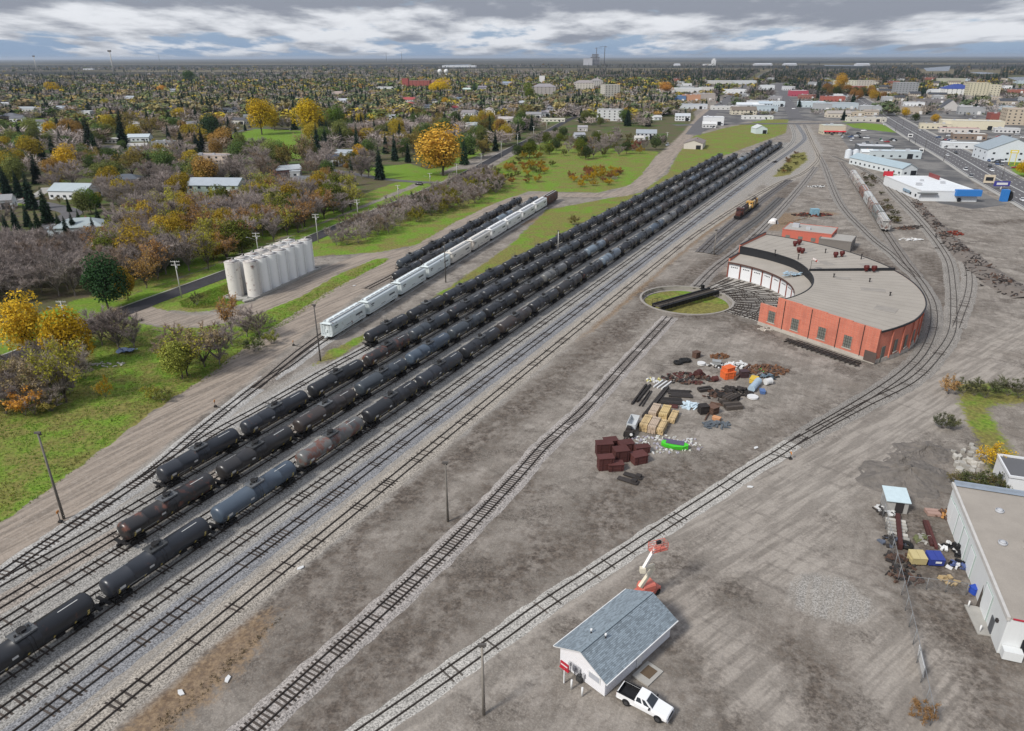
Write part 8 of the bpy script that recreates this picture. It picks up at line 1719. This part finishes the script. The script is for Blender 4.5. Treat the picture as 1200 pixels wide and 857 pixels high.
for m, n_, zz in ((dkst,420,1.4),(rusty,160,1.3),(mat('bank_grey',(.22,.19,.17),.95,.3),260,1.1)):
    mb = MB()
    for i in range(n_):
        f = q.random()**.75; k = min(len(dl)-2, int(f*len(dl))); d = dl[k+1]-dl[k]; d = d/np.hypot(*d); n = np.array((d[1],-d[0])); u = q.gauss(.15 if m is dkst else 0,.42); pp = dl[k]+n*u*W_d[k]-dl[0]; mb.box((pp[0],pp[1],max(.1,zz*(1-abs(u))*q.uniform(.5,1.1))), (q.uniform(.5,2.4),q.uniform(.2,.4),q.uniform(.15,.4)), q.uniform(0,6.28), 0, q.uniform(-.35,.35))
    tag(mb.build('debris', m, t), kind='stuff')
heap(None,'red oxide scrap on the crest of the debris bank',4.5,1.9,60,[mat('oxide_red',(.20,.04,.025),.9,.3)],17,.35,(.3,1.0),'scrap_heap','scrap heap',G(1116,275)); heap(None,'dark junk between the siding and the curved tracks',5,.8,70,[dkst,rusty],18,.4,(.3,1.1),'scrap_heap','scrap heap',G(1061,268)); heap(None,'black pipes and white bits on the cinder beyond the annex',4.5,.6,60,[dkst,wp],19,.4,(.4,1.3),'scrap_heap','scrap heap',G(957,219)); heap(None,'brown and red scrap around a blue container beyond the annex',9,.7,150,[rusty,mat('oxide_red',(0,0,0)),dkst],20,.45,(.3,1.1),'scrap_heap','scrap heap',G(952,252))
crate(G(954,252), 0, 3.4, 2.4, 2.6, 'pale blue container among the brown scrap beyond the annex', cm('container_blue',(.22,.38,.46)), None, 'container', 'container'); heap(None,'dark ties lying across the right hand sidings',4,.4,26,[tieM],21,.5,(.4,1.2),'tie_heap','tie heap',G(1072,266)); heap(None,'white concrete slabs by the hopper siding',5,.3,16,[wp],22,.4,(.5,1.6),'slab_heap','slabs',G(1066,281))
# dark dump of cinder and the concrete rubble beside it
def mound(px, py, rx_, ry_, h, label, m, seed, rot=0.0, nm='cinder_heap', cat='heap', z0=-.16, rough=.13):
    q = random.Random(seed); t = thing(nm, label, cat, (*G(px,py), z0), rot); mb = MB(); nr, na = 16, 60; ph = [q.uniform(0,6) for _ in range(5)]; vs = [(0,0,h)]
    for i in range(1, nr+1):
        for j in range(na):
            a = 2*math.pi*j/na; u = i/nr; k = 1+.13*math.sin(2*a+ph[0])+.10*math.sin(5*a+ph[1])+.05*math.sin(11*a+ph[3]); z = h*max(0, (1-u**.85))*(1+.28*math.sin(9*a+ph[2]+u*3)*u+.2*math.sin(4*a+ph[4]-u*5)); vs.append((math.cos(a)*rx_*u*k, math.sin(a)*ry_*u*k, z+q.uniform(-rough,rough)*(u < 1)*min(1,h)))
    mb.add(vs, [(0,1+j,1+(j+1)%na) for j in range(na)]+[(1+i*na+j,1+(i+1)*na+j,1+(i+1)*na+(j+1)%na,1+i*na+(j+1)%na) for i in range(nr-1) for j in range(na)], 0, False); mb.build('heap_surface', m, t); return t
cind = mat('cinder', (0.155,0.138,0.122), 0.95, 0.5, .7, fine=.4, bump=.8); mound(1064,560,8.0,6.8,2.2,'wide dark heap of cinder and soil near the warehouse',cind,3); mound(1085,530,6.0,4.2,1.3,'lower dark heap behind the wide cinder heap',cind,5,.4); mound(1060,540,5,3.5,.7,'small dark ridge left of the cinder heaps',cind,9,.9)
t = thing('manhole', 'dark round puddle with a pale rim beside the cinder heap', 'puddle', G(1037,566)); mb = MB(); ring(mb,1.5,1.95,0,.1,24); mb.build('rim', conc, t); mb = MB(); mb.tube([(0,0,0),(0,0,.04)],1.5,24); mb.build('water', mat('puddle_dark',(.06,.055,.05),.4,.2), t)
q = random.Random(31); blk = mat('rubble_concrete', (0.42,0.40,0.36), 0.9, 0.2, .8, rnd=.25, fine=.15)
for k in range(22):
    x, y = [(1141,528),(1145,538),(1138,524),(1128,530),(1149,546),(1119,537),(1124,537),(1130,540),(1136,541),(1142,545),(1126,546),(1133,549),(1139,551),(1121,545),(1145,552),(1131,554),(1124,553),(1150,538),(1137,533),(1117,531),(1147,531),(1138,556)][k]; t = thing('concrete_chunk', f'broken pale concrete chunk in the rubble beside the yellow bush, {ordinal(k)} tipped', 'concrete chunk', (*G(x,y), 0), q.uniform(0,3), 'concrete rubble by the yellow bush'); del t['label']
    t['label'] = 'broken pale concrete chunk in the rubble beside the yellow bush'; s = q.uniform(.32,.66)*(1.7 if k < 2 else 1); mb = MB(); po = [(math.cos(a)*s*q.uniform(.7,1.15)*1.35, math.sin(a)*s*q.uniform(.6,1.0)) for a in np.arange(7)*6.283/7]; mb.prism(po, -.1, [q.uniform(.5,1.3)*s+.15 for _ in po]); o = mb.build('chunk', blk, t)
# fenced yard of the warehouse
fp = GP([(1031,594),(1040,632),(1047,660),(1058,705),(1070,757),(1083,820),(1093,866)]); mesh_m = bpy.data.materials.new('chain_link'); mesh_m.use_nodes = True; mesh_m.node_tree.nodes.clear(); N = NT(mesh_m.node_tree)
galv = mat('fence_wire', (0.22,0.225,0.23), 0.6, 0.15)
def fence(label, P_, h, nm='chain_link_fence', step=3.0, slat=None):
    L_ = resample(P_, step); t = thing(nm, label, 'fence', (*L_[0], 0)); 
    for i, p in enumerate(L_): mb = MB(); d = p-L_[0]; mb.tube([(d[0],d[1],0),(d[0],d[1],h+.1)], .05, 6); mb.build('post', galv, t)
    for i in range(len(L_)-1):
        a, b2 = L_[i]-L_[0], L_[i+1]-L_[0]; mb = MB(); mb.beam((*a,h),(*b2,h),.05,.05); mb.build('top_rail', galv, t); mb = MB(); D_ = b2-a; ln = float(np.hypot(*D_)); u = D_/ln; k = int(ln/.2)
        for s in (1,-1):
            for j in range(-int(h/.2), k+1):
                x0, x1 = j*.2, j*.2+h; z0, z1 = 0.05, h
                if x0 < 0: z0 = .05-x0; x0 = 0
                if x1 > ln: z1 = h-(x1-ln); x1 = ln
                if z1-z0 < .1: continue
                if s < 0: x0, x1 = ln-x0, ln-x1
                q0, q1 = a+u*x0, a+u*x1; nn = np.array((-u[1],u[0]))*.012; mb.add([(*(q0),z0-.007),(*(q1),z1-.007),(*(q1),z1+.007),(*(q0),z0+.007)], [(0,1,2,3)])
        tag(mb.build('wire_mesh', galv, t), kind='stuff')
    return t
fence('chain link fence along the left side of the warehouse yard', fp, 2.3)
fence('chain link cross fence with gates in the warehouse yard', GP([(1062,689),(1100,693),(1141,699)]), 1.9, 'chain_link_gate', 2.4)
fence('low chain link fence behind the warehouse', GP([(1163,566),(1172,578)]), 1.9)
t = thing('sheet_on_fence', 'white sheet caught against the chain link fence', 'sheet', G(1077,783), heading(G(1074,770),G(1080,797))); mb = MB(); mb.box((0,0,1.1),(3.6,.06,1.5),0,0,.1,'X'); mb.build('sheet', trimM, t)
def Y2(x, y): return G(1020+x/6.64, 560+y/6.64)
t = thing('tool_shed', 'small shed with a pale blue metal roof in the warehouse yard', 'shed', Y2(112,265), heading(Y2(112,265),Y2(282,285))); w_ = float(np.hypot(*(Y2(282,285)-Y2(112,265)))); mb = MB(); mb.prism([(0,0),(w_,0),(w_,3),(0,3)],0,2.1); mb.build('wall', cm('shed_grey',(.36,.35,.33)), t); mb = MB(); mb.prism([(-.2,-.3),(w_+.2,-.3),(w_+.2,3.2),(-.2,3.2)],[2.1,2.1,2.7,2.7],[2.2,2.2,2.8,2.8]); mb.build('roof', cm('shed_blue',(.50,.60,.63)), t); mb = MB(); mb.box((w_*.6,-.03,1),(1.2,.06,1.8)); mb.build('door', pipeM, t)
def skip(x, y, m, label):
    a = Y2(x,y); t = thing('dumpster', label, 'dumpster', a, -.08); mb = MB(); section(mb, [[(-1.0,-.7,.2),(-1.0,-.85,1.25),(-1.0,.85,1.45),(-1.0,.7,.2)],[(1.0,-.7,.2),(1.0,-.85,1.25),(1.0,.85,1.45),(1.0,.7,.2)]]); mb.build('body', m, t)
    for s in (-.5,.5): mb = MB(); mb.add([(s-.48,-.9,1.28),(s+.48,-.9,1.28),(s+.48,.9,1.5),(s-.48,.9,1.5),(s-.48,-.9,1.34),(s+.48,-.9,1.34),(s+.48,.9,1.56),(s-.48,.9,1.56)], [(4,5,6,7),(0,1,5,4),(1,2,6,5),(3,0,4,7)]); mb.build('lid', m, t)
    for s in (-1,1): mb = MB(); mb.box((s*1.06,0,.9),(.12,1.2,.16)); mb.build('lifting_pocket', m, t)
    return t
skip(355,660,cm('skip_tan',(.48,.40,.20)),'tan dumpster in the warehouse yard'); b_ = skip(490,668,cm('skip_blue',(.035,.055,.26)),'blue dumpster right beside the tan one'); mb = MB(); mb.box((.15,-.86,.85),(.8,.03,.3)); mb.build('label_plate', trimM, b_)
t = thing('tyre', 'big black tyre lying in the warehouse yard', 'tyre', Y2(275,535)); mb = MB(); mb.tube([(math.cos(a)*.7, math.sin(a)*.7, .28) for a in np.linspace(0,6.283,17)], .28, 8); mb.build('tread', rubber, t)
bars('timber_pile','pile of pale grey planks against the yard fence',Y2(125,400),Y2(285,430),6,.9,.6,.5,mat('plank_pale',(.42,.40,.36),.9,.3,1,rnd=.3),'plank pile'); bars('steel_beam','long maroon beam lying across the pale planks',Y2(205,300),Y2(225,560),1,.5,.6,.9,maroon,'steel beam'); bars('steel_beam','long maroon beam in the middle of the warehouse yard',Y2(425,345),Y2(500,560),2,.45,.4,.4,maroon,'steel beam'); bars('flat_cart','low pink brown cart behind the shed',Y2(425,275),Y2(535,285),2,.8,.7,.5,mat('cart_pink',(.36,.24,.20),.9,.2),'cart')
for px, lab, r_, h, n_, ms, sd in [((660,560),'black bags and boards leaning on the warehouse wall',2.0,1.6,34,[blackP,blackP,trimM],41),((680,690),'white and blue junk by the warehouse wall',1.4,1.0,26,[trimM,cm('junk_blue',(.08,.11,.25)),blackP],42),((585,290),'orange brown junk at the corner of the warehouse',1.5,1.3,30,[cm('junk_orange',(.40,.20,.07)),rusty],43),((175,500),'dark junk against the yard fence beside the planks',1.8,1.0,30,[dkst,cm('junk_slate',(.10,.115,.15))],44),((240,640),'dark rubbish along the inside of the yard fence',2.2,.5,40,[dkst,rusty],45),((265,770),'dark rubbish with white bits lower along the yard fence',2.2,.4,40,[dkst,rusty],46),((130,260),'junk in front of the small blue roofed shed',1.8,.6,36,[dkst,wp],47),((600,800),'timber offcuts on the yard ground',1.3,.3,12,[lum],48),((400,480),'weedy rubble in the middle of the warehouse yard',1.3,.3,20,[mat('weedy',(.12,.13,.06),.95,.3),blk],49)]: heap(None, lab, r_, h, n_, ms, sd, .8, (.2,.8), 'junk_heap', 'junk', Y2(*px))
crate(G(1140.5,695), .3, .8, .8, .9, 'small bright blue tub by the warehouse wall', cm('tub_blue',(.03,.08,.42)), None, 'tub', 'tub'); t = thing('wall_plank', 'dark plank leaning on the warehouse wall above the green junk', 'plank', G(1145.5,712)); mb = MB(); mb.beam((0,0,0),(1.0,1.0,3.2),.45,.12); mb.build('plank', tieM, t)
t = thing('loading_pad', 'concrete pad with white bollards under the warehouse doors', 'concrete pad', G(1150,728), heading(G(1143,711),G(1155,736))); mb = MB(); mb.box((0,0,.06),(5.2,2.4,.16)); mb.build('slab', conc, t)
for x in (-2.2,2.2): mb = MB(); mb.tube([(x,-.9,.1),(x,-.9,1.1)], .1, 8); mb.build('bollard', trimM, t)
# litter and small things on the dirt
t = thing('blue_tarpaulin', 'crumpled blue tarpaulin under the bare trees at the meadow', 'tarpaulin', G(149,413)); q = random.Random(3); mb = MB(); vs = [(i*.5-2+q.uniform(-.2,.2), j*.5-1.2+q.uniform(-.2,.2), max(.05,q.uniform(.1,1.0))) for j in range(6) for i in range(9)]; mb.add(vs, [(j*9+i,j*9+i+1,(j+1)*9+i+1,(j+1)*9+i) for j in range(5) for i in range(8)]); mb.build('sheet', cm('tarp_slate',(.16,.21,.33)), t)
for x, y, lab in [(352,666,'white sheet of board lying on the dirt left of the dark tie track'),(212,812,'small white board on the dirt at the lower left'),(267,796,'white scrap beside a rusty patch at the lower left'),(879,571,'white block lying beside the dusty track'),(886,525,'white slab beside the pale track bed'),(415,335,'white and orange rubble at the dirt road edge')]:
    t = thing('white_scrap', lab, 'scrap', G(x,y), x*.1); mb = MB(); mb.prism([(-.55,-.2),(.3,-.25),(.55,.12),(.05,.3),(-.42,.2)],0,.12); mb.build('board', wp, t)
def bits(nm, label, n, box_, sz, m, seed, fn=None):
    q = np.random.default_rng(seed); mb = MB(); a, b2 = box_; k = 0
    while k < n:
        px, py = q.uniform(a[0],b2[0]), q.uniform(a[1],b2[1])
        if fn and not fn(px, py): continue
        g = G(px,py); s = q.uniform(*sz)
        if math.sin(g[0]*.23+seed)+math.sin(g[1]*.19+g[0]*.07)+q.uniform(-.9,.9) < .35: k += .15; continue; mb.box((g[0],g[1],s*.3),(s*q.uniform(.6,1.6),s,s*.7),q.uniform(0,6.3)); k += 1
    tag(mb.build(nm, m), label, kind='stuff')
bits('gravel', 'scattered pale stones across the bare yard', 3000, ((0,330),(1200,900)), (.05,.15), mat('stone_pale',(.36,.34,.31),.95,.25), 1, lambda x, y: y > 520-.02*x and (y > 857-.75*x or True) and sdf(GRASS['meadow'], np.array([G(x,y)[0]]), np.array([G(x,y)[1]]))[0] < 0)
bits('gravel', 'dark cinders and clods scattered across the bare yard', 2600, ((250,400),(1200,900)), (.05,.13), mat('clod_dark',(.12,.105,.09),.95,.3), 2)
heap(None,'pale stones edging the bare thicket at the meadow',6,.3,26,[blk],61,.3,(.3,.7),'stone_heap','stones',G(125,428))

# ------------------------------------------------------------------ air over the plain
hz = bpy.data.materials.new('haze_air'); hz.use_nodes = True; hz.node_tree.nodes.clear(); N = NT(hz.node_tree)
pv = N.n('ShaderNodeVolumePrincipled', Color=(.74,.85,1.0), Density=3.2e-5, Anisotropy=0.2); N.L.new(pv.outputs[0], N.n('ShaderNodeOutputMaterial').inputs['Volume'])
mb = MB(); mb.box((0, 0, 66), (188000, 188000, 140)); tag(mb.build('haze', hz), 'thin blue air over the whole plain', kind='stuff')

# ------------------------------------------------------------------ tell look-alikes apart by their place in the row
TENS = ['','','twenty','thirty','forty','fifty','sixty','seventy','eighty','ninety']
def nth(k):
    k += 1
    if k <= 20: return ordinal(k-1)
    if k > 99: return ('hundredth' if k == 100 else 'hundred-and-'+nth(k-101))
    return TENS[k//10][:-1]+'ieth' if k % 10 == 0 else TENS[k//10]+'-'+ordinal(k % 10-1)
same = {}
for o in bpy.data.objects:
    if o.parent is None and o.get('category') and o.get('label'): same.setdefault(o['label'], []).append(o)
for lab, os_ in same.items():
    if len(os_) > 1:
        if lab.startswith('broken pale'): pass
        os_.sort(key=lambda o: proj(o.location[0], o.location[1])[0])
        for k, o in enumerate(os_): o['label'] = f'{lab}, {nth(k)} from the left'
